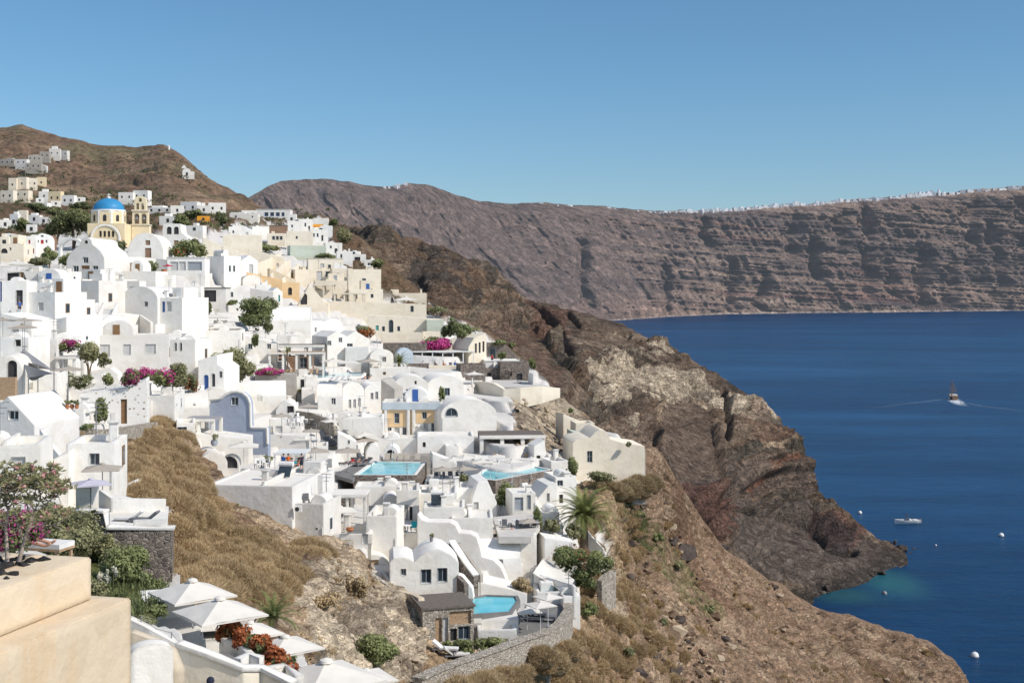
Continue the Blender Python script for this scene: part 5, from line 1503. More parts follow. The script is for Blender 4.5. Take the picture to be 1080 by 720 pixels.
def rope_posts():
    root = None; pts = [(148,654,40.4),(180,671,40.1),(192,679,39.9),(223,690,39.5),(244,700,39.1),(275,706,39.9),(309,704,40.5)]
    o = at(pts[0][0], pts[0][1], pts[0][2]); root = empty('rope_fence', o); tag(root, 'thin dark posts with a rope along the white foreground parapet', 'fence')
    tops = []
    for x, y, d in pts:
        p = at(x, y + 6, d) - o
        MB().tube([p - Vector((0, 0, .4)), p + Vector((.03, 0, .32))], .016, 6).build('post', 'metal', root); tops.append(p + Vector((.03, 0, .30)))
    mb = MB()
    for a, b in zip(tops, tops[1:]):
        mb.tube([a, a.lerp(b, .5) - Vector((0, 0, .13)), b], .009, 5)
    mb.build('rope', 'metal', root)
rope_posts()
H(150,205,672,634,'small white kiosk with window under the rearmost foreground parasol','box',rot=18,L=2.2,d=48.5,win='k 192 201 650 662',m='white',sub=2,par=.1)
H(204,246,688,660,'white bar counter room under the middle foreground parasol','box',rot=18,L=3.0,d=47.5,win='n 210 240 665 674',m='white',sub=2,par=.1)
platform([(205,700),(236,686),(262,700),(240,712)], (236,698), 'darkdeck', 'small grey floored seating terrace below the middle parasol', d=42.5, thick=1)
wall([(236,672,688,44.5),(252,676,692,44),(266,690,702,42.5)], .25, 'white', 'curved white bench wall by the grey terrace floor')
wall([(250,694,706,41.5),(262,688,704,42),(276,692,706,41.8)], .3, 'white', 'rounded white seat wall beside the orange hedge')
def hedge():
    pts = [(240,662),(250,664),(258,670),(268,674),(276,680),(284,688),(292,694),(300,702)]
    rng = random.Random(3); b = at(270, 690, 44); root = empty('flowering_hedge', b); tag(root, 'orange red flowering hedge between the foreground parasols', 'hedge'); mb = MB(); g = MB()
    for i, (x, y) in enumerate(pts):
        p = at(x, y + 4, 45 - i * .45) - b
        leaves(mb, tuple(p), .55, .45, .5, 700, .085, rng, 6); core(tuple(p), .4, .3, .35, g, rng, 5); leaves(g, tuple(p + Vector((0, 0, -.15))), .5, .45, .45, 220, .085, rng, 6)
    leaf_obj('flowers', mb, 'redleaf', root); leaf_obj('foliage', g, 'leaf', root)
hedge()
palm(288, 668, 650, 34, 'low green fan of palm fronds right of foreground parasols', trunk_r=.2, nf=26, d=56, mat='palmleaf')
shrub(302, 708, 24, 26, 'green shrub between the hedge and lowest parasols', 'leaf', d=52, size=.1)
person(222, 736, 'stand', 'person in a dark cap at the bottom edge below the parasols', 'cloth_white', 'cloth_dark', d=33.0, rot=160, hat='cloth_dark', lift=-1.2)
wall([(140,626,634,56),(172,616,626,58),(184,604,622,60)], .3, 'palestone', 'pale stone edge of the path by the dry bushes')
platform([(138,634),(182,622),(190,606),(172,602),(150,622)], (165,622), 'deck', 'grey path bending round the stone terrace', name='path', cat='path', thick=.5)
# ================================================================== the village
# ---- far houses on the dry hill and the upper town (top left of the photo)
def hill(px, pyb): return DC(px, pyb) if pyb < 214 else None
def tiny(x0, x1, yb, yt, m, label, group=None, d=None, rot=0, win=True, L=None, name=None, vault=False):
    d = d or hill((x0 + x1) / 2, yb) or D((x0 + x1) / 2, yb); s = scl(d)
    d = d * .985; b = at((x0 + x1) / 2, yb, d); hw = (x1 - x0) / 2 * s; h = (yb - yt) * s; L = L or hw * 1.3
    root = empty(name or {'gray': 'stone_house', 'graystone': 'stone_house', 'cream': 'cream_house', 'yellow': 'yellow_house', 'orange': 'orange_house', 'deeporange': 'orange_house'}.get(m, 'white_house'), b, R(rot)); tag(root, label, 'house', group)
    if vault: MB().prism(archp(-hw, hw, -4, h, hw * .9, 10), 0, L).build('walls', m, root, smooth=40)
    else: MB().box(-hw, hw, 0, L, -4, h).build('walls', m, root)
    if rngv.random() < .4: MB().box(-hw * rngv.uniform(.2, .8), hw * rngv.uniform(.1, .7), L * .3, L, h + .003, h * rngv.uniform(1.15, 1.4)).build('roof_room', m, root)
    if win:
        nn = max(1, int(2 * hw / 3.2))
        for i in range(nn):
            x = -hw + (i + .5) * 2 * hw / nn
            MB().box(x - .45, x + .45, -.05, -.004, h * .35, h * .35 + min(1.3, h * .4)).build('window', 'shade', root)
    return root
rngv = random.Random(77)
for x0, x1, yb, yt, m, lb in [
 (30,43,170,164,'graystone','grey stone villa block left end of the middle row on the hill'),(42,52,167,160,'graystone','grey stone villa second in the row high on the hill'),(52,63,165,157,'gray','pale stone villa at the top of the high hill row'),(62,71,165,159,'gray','pale stone villa right end of the high hill row'),
 (16,28,174,168,'gray','light stone villa with flat roof left of the high hill row'),(27,43,178,172,'graystone','long low stone villa below the high hill row'),(0,15,174,168,'graystone','dark stone villa at left edge high on the hill'),(43,49,178,175,'gray','tiny pale stone hut right of the low stone villa'),
 (9,17,200,188,'cream','cream ruined facade left end of the arched row'),(18,28,199,187,'cream','cream facade with dark openings second in arched row'),(28,39,198,188,'cream','brown cream facade third in the arched row on the slope'),(39,48,197,187,'yellow','yellow cream facade right end of the arched row'),
 (0,14,211,201,'cream','cream cube house at left edge below the arched row'),(15,30,209,201,'cream','cream cube house with small windows below the arched row'),(41,52,211,202,'white','white house beside the tall yellow house on the slope'),(51,64,214,202,'yellow','tall yellow house among the white houses below the hill'),
 (34,50,221,214,'white','low white house with two domed humps below yellow house'),(38,46,214,209,'white','small white vaulted room above the low humped house'),(54,64,218,212,'white','low white house at the foot of the tall yellow house'),(65,78,216,206,'white','white house right of the tall yellow house'),(78,89,214,208,'white','long low white house with tiled edge right of yellow house'),
 (125,140,212,203,'white','white house left half behind the cream bell tower'),(140,156,211,201,'white','white house under a small tree behind bell tower'),(155,181,225,219,'white','long low white house right of the bell tower'),(180,194,227,217,'white','white house with dark windows left in the upper right row'),(190,208,224,213,'white','tall white house second in the upper right row'),(208,222,226,217,'white','white house third in upper right row below the path'),(220,238,225,214,'white','white house with a chimney right end of upper right row'),
 (208,221,235,228,'deeporange','small orange house with dark door among green trees'),(243,258,232,224,'soft','grey white house left of the long hilltop building'),(255,271,231,222,'white','white flat house adjoining the long hilltop building'),
 (10,19,241,226,'white','white stepped house left of three in upper town'),(19,28,240,222,'cream','cream stepped house right of three in upper town'),(0,11,242,232,'white','pale blue white house at left edge in the upper town'),(30,42,236,227,'white','white house with dark windows in the upper town'),(40,52,238,229,'white','white house beside a round tree in upper town'),(28,38,247,237,'white','low white house below the round tree in upper town'),
 (0,9,262,250,'cream','cream wall house at the left edge above the parasol'),(168,186,238,228,'white','white house behind the church belfry with dark shrubs'),(196,214,246,238,'soft','low white house on the brown ridge below orange house')]:
    tiny(x0, x1, yb, yt, m, lb, rot=rngv.uniform(-8, 20))
for a in [(62,236,22,18,'dark round tree above the white upper town houses'),(23,244,16,14,'rounded olive tree among upper town houses'),(78,262,44,40,'large dark tree clump left of the blue domed church'),(60,258,28,26,'dark green tree behind the free standing white arch'),(75,292,26,26,'green tree seen through the free standing white arch'),(52,283,18,22,'green tree right of the red windowed house'),(120,238,20,12,'green shrubs in the shadow left of bell tower'),
          (128,278,14,24,'dark green tree between the chapel and barrel church'),(205,232,20,12,'dark green tree by the small orange house'),(233,238,16,15,'dark green tree right of the orange house'),(148,214,10,8,'small dark tree on the white houses behind bell tower'),(190,240,20,14,'green scrub behind the church belfry'),(86,222,22,10,'dark scrub bank left of the blue dome'),(40,224,26,10,'dark scrub bank below the low humped house')]:
    shrub(a[0], a[1], a[2], a[3], a[4], 'darkleaf' if 'dark' in a[4] else 'leaf', name='tree', cat='tree', trunk=a[3] > 17)
# chapel on the hill
def hill_chapel():
    d = DC(198, 184) * .97; s = scl(d); b = at(198, 185, d); root = empty('hill_chapel', b, R(12)); tag(root, 'tiny white chapel alone on the brown hillside', 'chapel')
    w = 5.5 * s; MB().prism(archp(-w, w * .6, -3, 7.5 * s, w * .7, 10), 0, w * 2).build('walls', 'white', root, smooth=40)
    MB().prism([(-w * 1.2, 7.3 * s), (-w * .2, 7.3 * s), (-w * .35, 9 * s), (-w * .7, 11 * s), (-w * 1.05, 9 * s)], -.1, .5).build('belfry', 'white', root)
    MB().box(w * .62, w * 1.2, .5, w, -3, 4.2 * s).build('porch', 'white', root)
    MB().box(-w * .35, w * .05, -.06, -.004, 0, 3.2 * s).build('door', 'shade', root)
hill_chapel()
def obelisk():
    d = DC(178, 156); b = at(178, 163, d * .985); h = 9 * scl(d); root = empty('survey_pillar', b); tag(root, 'pale stone pillar near the top of the brown hill', 'pillar')
    MB().box(-h * .25, h * .25, -h * .25, h * .25, -2, h * .25).build('base', 'soft', root); MB().lathe([(h * .16, h * .25), (h * .12, h), (.05, h * 1.08)], 8).build('shaft', 'soft', root)
obelisk()
# upper town vaulted houses with red doors
H(0,18,262,246,'white vaulted house with a red shutter at the left edge','vault',rot=5,L=9,win='r 6 9 253 258;w 10 12 248 250',ah=8)
H(25,38,268,249,'white house with red shutters joining the vaulted red windowed house','box',rot=12,L=9,win='r 30 32 253 257;r 34 36 262 267;w 27 28 253 256')
H(37,52,268,246,'white vaulted house with red doors below the olive trees','vault',rot=12,L=9,win='r 43 46 253 257;w 43 46 248 250;w 39 41 253 256;w 48 50 253 256',ah=8)
H(0,25,274,257,'cream house with a dark round arch at left edge','box',rot=5,L=7,m='cream',win='N 1 8 262 267;w 10 12 261 264')
H(52,60,262,248,'small brown arch roofed hut beside the red windowed house','vault',rot=30,L=5,m='brownwall',ah=6)
# ---- blue domed church
def domed_church():
    xc = 112; d = D(xc, 258); s = scl(d); b = at(xc, 258, d); root = empty('domed_church', b, R(4)); tag(root, 'cream church with a bright blue dome on the ridge', 'church')
    X = lambda x: (x - xc) * s; Z = lambda y: (258 - y) * s
    r = 16.8 * s
    c8 = lambda q: q / math.cos(math.pi / 8)
    MB().box(X(92.5), X(131), 0, 2 * r + 1, -6, Z(235.5)).build('nave', 'yellow', root)
    dr = MB(); oct_ = [(r * math.cos(2 * math.pi * (k + .5) / 8) / math.cos(math.pi / 8), r * math.sin(2 * math.pi * (k + .5) / 8) / math.cos(math.pi / 8)) for k in range(8)]
    cx, cy = X(110), r + .6
    dr.add([(cx + x, cy + y, Z(235.5)) for x, y in oct_] + [(cx + x, cy + y, Z(221.5)) for x, y in oct_], [(k, (k + 1) % 8, (k + 1) % 8 + 8, k + 8) for k in range(8)] + [tuple(range(8, 16))])
    dr.build('drum', 'white', root)
    for k in range(8):
        a = Vector(oct_[k] + (0,)); q = Vector(oct_[(k + 1) % 8] + (0,)); mid = (a + q) / 2; nrm = mid.normalized(); t = (q - a); L = t.length; t.normalize()
        pn = MB(); win = MB()
        def quad(mb, w, z0, z1, off, arch=False):
            pr = archp(-w, w, z0, z1, None, 6) if arch else rect(-w, w, z0, z1)
            mb.add([(cx + mid.x + nrm.x * off + t.x * u, cy + mid.y + nrm.y * off + t.y * u, z) for u, z in pr], [tuple(range(len(pr)))])
        quad(pn, L * .40, Z(235.2), Z(223), .05); quad(win, L * .13, Z(233), Z(226), .09, True)
        p = pn.build('panel', 'yellow', root); win.build('window', 'shade', p)
    MB().lathe([(r * 1.05, Z(222)), (r * 1.05, Z(220.4)), (r * .98, Z(220.3))], 24, (cx, cy, 0)).build('cornice', 'white', root)
    hd = 12.6 * s
    MB().lathe([(r * .97 * math.cos(i * math.pi / 20), Z(220.3) + hd * math.sin(i * math.pi / 20)) for i in range(10)] + [(.15, Z(220.3) + hd)], 32, (cx, cy, 0)).build('dome', 'dome', root, smooth=50)
    MB().lathe([(.55, Z(208)), (.55, Z(206.6)), (.2, Z(206))], 10, (cx, cy, 0)).box(cx - .12, cx + .12, cy - .12, cy + .12, Z(206), Z(202.6)).box(cx - .5, cx + .5, cy - .12, cy + .12, Z(204.7), Z(204.1)).build('cross', 'white', root)
    g = facade(archp(X(97), X(127), -3, Z(237), Z(237) - Z(252), 14), [archp(X(a), X(a + 2.6), Z(250), Z(243.5)) for a in (105.5, 109.8, 114.2, 118.4)], .3)
    go = g.build('gable', 'yellow', root, loc=(0, -.7, 0))
    ring(archp(X(96.3), X(127.7), Z(256), Z(236.2), Z(236.2) - Z(252), 14)[2:] + [(X(96.3), Z(254))] + [(X(127.7), Z(254))], archp(X(98.4), X(125.6), Z(256), Z(238.4), Z(238.4) - Z(252), 14)[2:] + [(X(98.4), Z(254))] + [(X(125.6), Z(254))], -.25, .2).build('gable_trim', 'white', go)
    for a in (105.5, 109.8, 114.2, 118.4): MB().prism(rect(X(a - .1), X(a + 2.7), Z(250), Z(243.5)), .26, .3).build('window', 'shade', go)
    MB().box(X(97), X(119), -.78, -.72, Z(257), Z(255)).build('band', 'bluegray', root)
domed_church()
def flag():
    d = D(118, 250) - 6; b = at(117, 246, d); s = scl(d); h = 18 * s; root = empty('flag', b); tag(root, 'blue and white striped flag on a pole before the blue domed church', 'flag')
    MB().tube([(0, 0, -2), (0, 0, h)], .06, 6).build('pole', 'frame', root)
    w, fh = 6.2 * s, 4.2 * s
    for i in range(9):
        z = h - fh * (i + 1) / 9; mb = MB(); n = 8
        x0 = w * .4 if i < 5 else 0
        vs = []; 
        for k in range(n + 1):
            x = x0 + (w - x0) * k / n; y = .12 * math.sin(x * 3)
            vs += [(x, y, z), (x, y, z + fh / 9 * .999)]
        mb.add(vs, [(2 * k, 2 * k + 2, 2 * k + 3, 2 * k + 1) for k in range(n)]); mb.build('stripe', 'bluepaint' if i % 2 == 0 else 'cushionwhite', root)
    z0 = h - fh * 5 / 9; c = w * .4; t = fh / 9
    MB().add([(0, .0, z0), (c, .12 * math.sin(c * 3), z0), (c, .12 * math.sin(c * 3), h), (0, 0, h)], [(0, 1, 2, 3)]).build('canton', 'bluepaint', root)
    MB().box(c * .4, c * .6, -.05, -.03, z0, h).box(0, c * .399, -.05, -.03, z0 + 2 * t, z0 + 3 * t).box(c * .601, c, -.05, -.03, z0 + 2 * t, z0 + 3 * t).build('canton_cross', 'cushionwhite', root)
flag()
def bell_tower():
    xc = 147.5; d = D(xc, 256) - 8; s = scl(d); b = at(xc, 256, d); root = empty('bell_tower', b, R(6)); tag(root, 'cream three tiered bell tower with arches beside the blue dome', 'bell tower')
    X = lambda x: (x - xc) * s; Z = lambda y: (256 - y) * s
    Lb = 3.2
    MB().box(X(138.7), X(157), 0, Lb, -6, Z(237.6)).build('base', 'paleyellow', root)
    MB().box(X(138), X(157.8), -.25, Lb + .2, Z(237.6) + .003, Z(236.6)).build('cornice', 'cream', root)
    def tier(x0, x1, yb, yt, ops, top=None, nm='tier', y0=.15):
        pr = rect(X(x0), X(x1), Z(yb), Z(yt)) if not top else archp(X(x0), X(x1), Z(yb), Z(yt), Z(yt) - Z(top), 12)
        hs = [archp(X(a), X(c), Z(p), Z(q)) for a, c, p, q in ops]
        t = facade(pr, hs, 1.6); n = len(pr)
        vs = [(x, 0, z) for x, z in pr] + [(x, 1.6, z) for x, z in pr]
        t.add(vs, [(i, i + n, (i + 1) % n + n, (i + 1) % n) for i in range(n)])
        back = facade(pr, hs, 0.001); t.add([(x, 1.6, z) for x, y, z in back.v], back.f)
        o = t.build(nm, 'paleyellow', root, loc=(0, y0, 0)); return o
    tier(139.5, 156, 236.4, 222.6, [(141.6, 146.8, 235.8, 225), (149, 154.2, 235.8, 225)], nm='middle_tier')
    MB().box(X(138.6), X(156.8), -.15, 2.1, Z(222.6) + .003, Z(221.4)).build('cornice', 'cream', root)
    tier(141.6, 154, 221.3, 206.5, [(143.6, 146.6, 220.8, 214), (148.8, 151.8, 220.8, 214), (146.2, 149.4, 212.8, 208.6)], top=212, nm='upper_tier')
    for xx in (144.2, 151.6):
        MB().lathe([(.75, 0), (.6, .35), (.35, .9), (.1, 1.1)], 10, (X(xx), .95, Z(231))).build('bell', 'metal', root, smooth=50)
bell_tower()
# ---- white chapel in front
H(70,110,294,251.5,'white chapel with curved bell gable and brown door','prof',rot=-6,L=11,m='gray',name='white_chapel',cat='chapel',
  prof=[(70,276),(72,270),(76,265),(80,261.5),(84,258.5),(85,257),(85.6,253.5),(87.5,251.6),(91,250.2),(94.5,251.6),(96.4,253.5),(97,257),(98,258.5),(102,261.5),(106,265),(109.5,271),(110,277)],
  win='d 86 94.5 280 294;w 87.3 93.2 271 277.5;w 77 83 280 287.5;w 97.6 103.6 280 287.5;N 89.3 92.7 253.3 256.8')
H(104,128,292,262,'white barrel vaulted nave right of the chapel facade','vault',rot=38,L=9,d=228,ah=16,name='vaulted_nave',cat='chapel')
def free_arch():
    xc = 73.5; d = D(xc, 284) - 6; s = scl(d); b = at(xc, 284, d); root = empty('free_standing_arch', b, R(-4)); tag(root, 'tall free standing white arch with small cross beside the chapel', 'arch')
    X = lambda x: (x - xc) * s; Z = lambda y: (284 - y) * s
    o = archp(X(61), X(90), -4, Z(250.5), Z(250.5) - Z(265), 14); i = archp(X(63.6), X(87.4), -4, Z(253.2), Z(253.2) - Z(265), 14)
    ring(o, i, 0, .9).build('arch_band', 'white', root)
    MB().box(X(79) - .1, X(79) + .1, .3, .5, Z(252), Z(247.5)).box(X(79) - .4, X(79) + .4, .3, .5, Z(250), Z(249.4)).build('cross', 'white', root)
free_arch()
# ---- white barrel church right of the tower
H(135,172,275,245.5,'white barrel vaulted church with red brown door and window','vault',rot=4,L=12,ah=20,name='white_church',cat='church',win='m 153 159.5 261.5 271.5;m 153.6 158.4 253.4 258.4')
H(171,200,262,244,'white annex with small brown window below the belfry','prof',rot=4,L=8,prof=[(171,250),(172,236),(190,236),(191,245),(196,249),(200,255)],win='m 183.5 188 253.5 258.5;N 176 181 239 247;N 183.5 188.5 239 247',name='church_belfry',cat='church')
shrub(195, 274, 28, 20, 'green hedge with red flowers left of the cream vault', 'leaf', flowers='redleaf', nf=.05)
shrub(209, 272, 20, 16, 'rounded green tree against the cream vault', 'leaf')
shrub(205, 262, 14, 10, 'dark green bush on the chapel terrace wall', 'darkleaf')
wall([(130,271,285),(148,271,285),(165,273,286),(176,274,287)], .4, 'white', 'long white churchyard wall below the barrel church')
H(134,144,289,277,'wooden slatted gate beside the churchyard wall', 'box', m='palewood', L=.4, name='wooden_gate', cat='gate', par=.02)
shrub(158, 290, 20, 15, 'round green shrub by the wooden slatted gate', 'leaf')
# ---- hilltop row at the right
H(270,306,231,221,'long white hilltop building with a strip of blue windows','flat',rot=3,L=10,win='b 279 283 224 228;b 285 289 224 228;b 291 295 224 228;b 297 300 224 228',m='white')
H(242,272,234,225,'white low block left of the long hilltop building','box',rot=5,L=8,m='soft')
tiny(303,312,236,226,'white','white cube right end of the long hilltop building')
H(241,253,250,239,'white cube house below the hilltop row','box',rot=10,L=6,win='w 245 247 243 246')
H(253,266,250,237,'white lean roofed house below the hilltop row','leanr',rot=10,L=6,ah=5)
H(266,284,249,239,'white house with sloping wall left of the brown shed','box',rot=25,L=6)
H(284,303,247,238,'brown weathered shed on the hilltop above cream houses','flat',rot=8,L=5,m='brownwall',roofm='darkwood',name='brown_shed',cat='shed')
H(282,301,257,246,'cream house with a strip of windows below the brown shed','box',rot=8,L=6,m='cream',win='k 287 290 249 253;k 291 294 249 253;k 295 298 249 253',par=.2)
H(303,318,246,233,'white cube stack left of the yellow awning on the ridge','box',rot=12,L=6,win='w 307 309 237 240')
H(316,330,245,231,'white tall cube stack beside the yellow awning on the ridge','box',rot=12,L=6,win='w 321 323 235 239;w 325 327 238 242')
H(329,341,245,236.5,'small yellow walled house on the ridge end','box',rot=10,L=5,m='deeporange',win='n 331 333 239 242')
H(327,346,258,242,'white house with dark windows below the yellow ridge house','box',rot=14,L=6,win='w 330 332 246 250;w 334 336 246 250;n 339 341 248 254')
H(343,361,270,256,'white house at the right end of the upper ridge','box',rot=14,L=6,win='w 348 350 259 262;n 353 356 262 267')
H(330,346,240,230,'white house with a flat roof right of the ridge','box',rot=5,L=6)
H(338,350,250,238,'white cube on the edge above the brown slope','box',rot=5,L=5,win='w 342 344 242 245')
H(355,372,279,265,'white cube with dark window below the ridge end houses','box',rot=10,L=5,win='k 359 361 268 272',par=.2)
H(369,386,278,268,'low white terrace house above the cliff edge cube','box',rot=8,L=4,win='n 374 380 271 276',par=.2)
H(384,398,284,274,'last white terrace house above the brown slope','box',rot=8,L=4,win='k 388 390 277 280',par=.2)
H(352,366,290,276,'white house between ridge cubes and thick flat roof','leanr',rot=8,L=5,ah=5)
wall([(285,290,300),(297,280,292),(306,273,286)], .4, 'cream', 'cream diagonal stair wall left of the cream cube')
wall([(297,295,304),(308,284,296),(316,277,288)], .4, 'cream', 'second cream diagonal stair wall beside the cream cube')
wall([(326,303,322),(336,312,324),(347,321,328)], .5, 'cream', 'cream slanting wall right of the pointed gable')
wall([(340,296,303),(352,298,304),(366,299,306)], .3, 'cream', 'cream balcony parapet under the thick flat roof')
shrub(352, 240, 10, 9, 'green bush at the ridge end above white cubes', 'leaf'); shrub(362, 256, 18, 16, 'dusty green bush on the slope right of ridge houses', 'olive'); shrub(398, 284, 16, 11, 'green bush at the right edge of cream houses', 'leaf')
H(302,330,264,244,'big cream block house with one window on the ridge','box',rot=8,L=7,m='cream',win='k 312 314 249 252')
H(306,344,272,259,'sage green walled pool terrace below the cream block','box',rot=18,L=6,m='green',par=.3,name='green_terrace',cat='terrace')
shrub(341, 274, 26, 7, 'green planting edge above the long cream roof', 'leaf')
H(235,276,264,248,'long cream flat roofed house above the cream vault','box',rot=10,L=8,m='cream')
H(214,254,274,251,'large cream house with a swooping sloped roof','leanr',rot=14,L=9,m='cream',ah=14)
shrub(282, 266, 30, 10, 'planted garden strip with shrubs between cream houses', 'leaf', flowers='redleaf', nf=.06)
H(262,300,286,262,'cream house with a sunken court below the garden strip','leanr',rot=8,L=8,m='cream',ah=10)
wall([(270,278,292),(285,272,288),(296,266,284)], .5, 'cream', 'cream stair wall climbing toward the garden strip')
H(284,312,301,283,'cream house with diagonal stair walls in shadow','leanr',rot=15,L=6,m='sand',ah=12)
H(311,327,301,284,'cream cube below the sage green terrace','box',rot=22,L=5,m='cream')
H(325,362,286,273,'long cream house with a thick flat roof','flat',rot=12,L=8,m='cream',win='g 338 342 278 286;k 346 349 279 284')
H(327,362,297,284,'cream house with glass doors below the thick flat roof','box',rot=12,L=5,m='cream',win='g 334 340 286 296;w 343 348 286 292;g 350 356 286 296')
H(332,366,311,296,'cream terrace block with arched corner on the cliff side','box',rot=12,L=5,m='cream')
H(367,402,309,284,'cream cube house with one dark window at cliff edge','box',rot=10,L=7,m='cream',win='k 382 386 293.5 300',ch='392 281')
H(350,372,300,283,'low cream wing left of the cliff edge cube','box',rot=10,L=6,m='cream',win='k 355 358 288 293')
H(368,404,323,305,'cream house with three small windows under a pergola','box',rot=12,L=6,m='cream',win='k 374 377 310 315;g 382 384 309 317;k 391 394 310 314')
H(398,450,319,309,'cream stepped terrace house at the right cliff edge','box',rot=8,L=6,m='cream',win='n 406 414 312 317')
pergola(352,384,320,310,3.5,'flat white terrace pergola left of the small windowed cream house','cream','cream',4)
pergola(330,352,312,301,3.5,'brown shaded pergola on the cream terrace below flat roof','darkwood','cream',3)
H(260,298,302,287,'orange yellow sloping wall between white and cream houses','leanr',rot=10,L=4,m='orange',ah=8,name='orange_wall',cat='wall')
H(297,316,313,298,'orange cream courtyard wall with an arch','box',rot=10,L=3,m='orange',win='N 304 308 303 311',par=.1,name='courtyard_wall',cat='wall')
H(313,346,325,300,'pointed cream gable with an orange arched niche','prof',rot=12,L=4,m='cream',prof=[(313,324),(322,308),(326,300),(330,304),(346,322)],win='N 317 324 309 321',name='cream_gable',cat='house')
# ---- white houses under the cream vault
H(236,254,302,270,'tall white block with two narrow windows facing right','box',rot=42,L=7.5,m='white',win='k 241.5 243.5 280 286.5;k 246 248 280 286.5')
H(254,272,294,269,'white gabled house with a pale door below cream roofs','gable',rot=34,L=7,win='g 263 267 279 288',ah=6)
H(176,216,291,272,'long low white house with grey shutter strip','flat',rot=4,L=6,win='x 198 213 276 285;g 180 188 276 285;g 189 196 276 285')
parasol(177, 279, 6, 'small red parasol by the terracotta pot', 'redcanvas', False, group=None, rot=0)
pot(173, 292, 7, 8, 'large round terracotta pot on a white terrace', None, ph=1)
H(148,182,304,290,'white terrace room with brown planter bench','box',rot=6,L=4,win='',par=.5)
H(256,276,300,290,'small white domed roof house beside the orange wall','vault',rot=20,L=5,ah=6)
H(286,298,320,303,'white gabled house with a green door','gable',rot=22,L=6,win='t 289.5 295.5 311 318',ah=5)
H(264,288,318,304,'grey white low house left of the green door','leanr',rot=-5,L=4,m='gray',ah=4)
H(237,256,324,302,'white house with a sloped parapet and one window','leanr',rot=18,L=7,win='k 243.5 246 308 313',ah=9)
H(211,238,322,304,'dark shaded terrace under a flat brown roof','flat',rot=0,L=4,m='gray',roofm='darkwood',win='n 214 228 306 318')
shrub(268, 346, 40, 32, 'large green tree clump in the middle of white houses', 'leaf', name='tree', cat='tree', trunk=False)
shrub(284, 340, 26, 26, 'dark green tree right half of the middle clump', 'darkleaf', name='tree', cat='tree'); shrub(246, 322, 14, 6, 'low green planting left of the middle tree clump', 'leaf'); shrub(282, 352, 12, 14, 'small green bush under the middle tree clump', 'darkleaf'); shrub(221, 334, 6, 16, 'narrow yellow green creeper on a white wall', 'leaf')
H(284,328,352,324,'broad white low roof house below the green door terrace','vaultx',rot=8,L=8,ah=.5)
H(322,350,356,338,'white vaulted house beside the broad white roof','vault',rot=35,L=7,win='w 332 334 345 350',ah=9)
H(340,362,355,336,'white vaulted house with small window below cream gable','vault',rot=35,L=7,win='w 346 348 343 348',ah=9)
H(190,212,352,322,'white house left of the creeper with a recessed terrace','box',rot=8,L=7,win='n 172 178 330 332;k 200 203 336 340')
H(160,192,352,314,'white house with curved wall and blue door','box',rot=-14,L=8,win='u 171 174 318 329;g 176 181 318 328',m='white')
parasol(188, 312, 14, 'white parasol on the terrace by the blue door', 'canvas', rot=10); parasol(232, 340, 20, 'wide white parasol above white terraces left of tree', 'canvas', rot=25); parasol(229, 331, 14, 'white parasol behind the wide one left of tree clump', 'canvas', rot=5)
parasol(304, 351, 11, 'white parasol beside the white vaulted houses', 'canvas', rot=10); parasol(280, 348, 12, 'white parasol below the middle tree clump', 'canvas', rot=30)
H(206,254,366,348,'white house with a grey blue door under wide parasols','box',rot=6,L=6,win='x 208 216 352 361')
H(252,292,372,352,'white house with sloping roof above the pergola restaurant','leanr',rot=8,L=6,ah=10)
shrub(270, 366, 9, 14, 'small upright green tree above the pergola roof', 'leaf')
# ---- left column of white houses
H(128,164,304,286,'white terrace house under the grey shade panel','box',rot=-6,L=6,win='n 101 102 297 300')
H(100,130,312,294.5,'white terrace with blue grey screen beside a parasol','box',rot=-4,L=6,m='white',win='x 101 120 298 305',par=.2)
parasol(120, 286, 12, 'white parasol in front of the chapel', 'canvas', rot=20)
H(64,104,330,296,'grey blank wall house below the chapel door','box',rot=-16,L=7,m='gray')
H(94,130,332,304,'grey white house joined right of the blank wall','box',rot=6,L=7,m='gray')
H(128,166,346,302,'grey vaulted house with a small corner window','vault',rot=-10,L=9,m='gray',ah=14,win='k 152.5 156 318 323')
H(113,144,337,312,'white house with dark door and shutters under a parasol','box',rot=-6,L=5,m='soft',win='x 117 124 319 334;g 134 141 319 330')
parasol(129, 313, 11, 'grey white parasol over the dark door', 'canvas', rot=20)
parasol(188, 325, 12, 'folded grey white parasol by the blue door terrace', 'canvas', hm=2.2, rot=40)
wall([(112,332,346),(130,330,345),(148,332,348),(160,340,356)], .4, 'white', 'white balcony parapet below the dark door house')
stairs(98,112,352,326,9,'flight of white steps between grey houses',rot=-10)
H(26,58,342,308,'white house with thick sloping wall left of centre','box',rot=-14,L=7,m='white')
H(24,72,322,298,'white house top with a brown terrace pergola','box',rot=-6,L=6,win='n 40 44 307 312',m='white')
pergola(44,82,328,305,3.5,'brown beam pergola on white posts in the left village','darkwood','white',4,slats=True)
H(56,80,344,316,'white house under the brown beam pergola','box',rot=-10,L=5,win='g 60 66 309 316;x 70 73 309 320')
H(0,28,332,296,'white house with dark blue entrance at left edge','box',rot=8,L=6,win='u 0 2 297 318;n 17 24 306 322')
person(20.5, 331, 'stand', 'person in blue standing in a doorway at far left', 'cloth_blue', 'cloth_dark', rot=20, d=D(14, 332) - .7)
H(8,40,300,286,'white cafe terrace house left of the chapel','box',rot=0,L=5,m='soft',win='n 8 20 288 296;d 21 25 287 296')
parasol(18, 275, 15, 'white parasol over the cafe at the far left', 'canvas', rot=12)
parasol(2, 278, 10, 'white parasol cut by the left edge near the cafe', 'canvas', rot=30)
shrub(42, 288, 22, 18, 'olive tree beside the left cafe parasol', 'olive', name='tree', cat='tree', trunk=True)
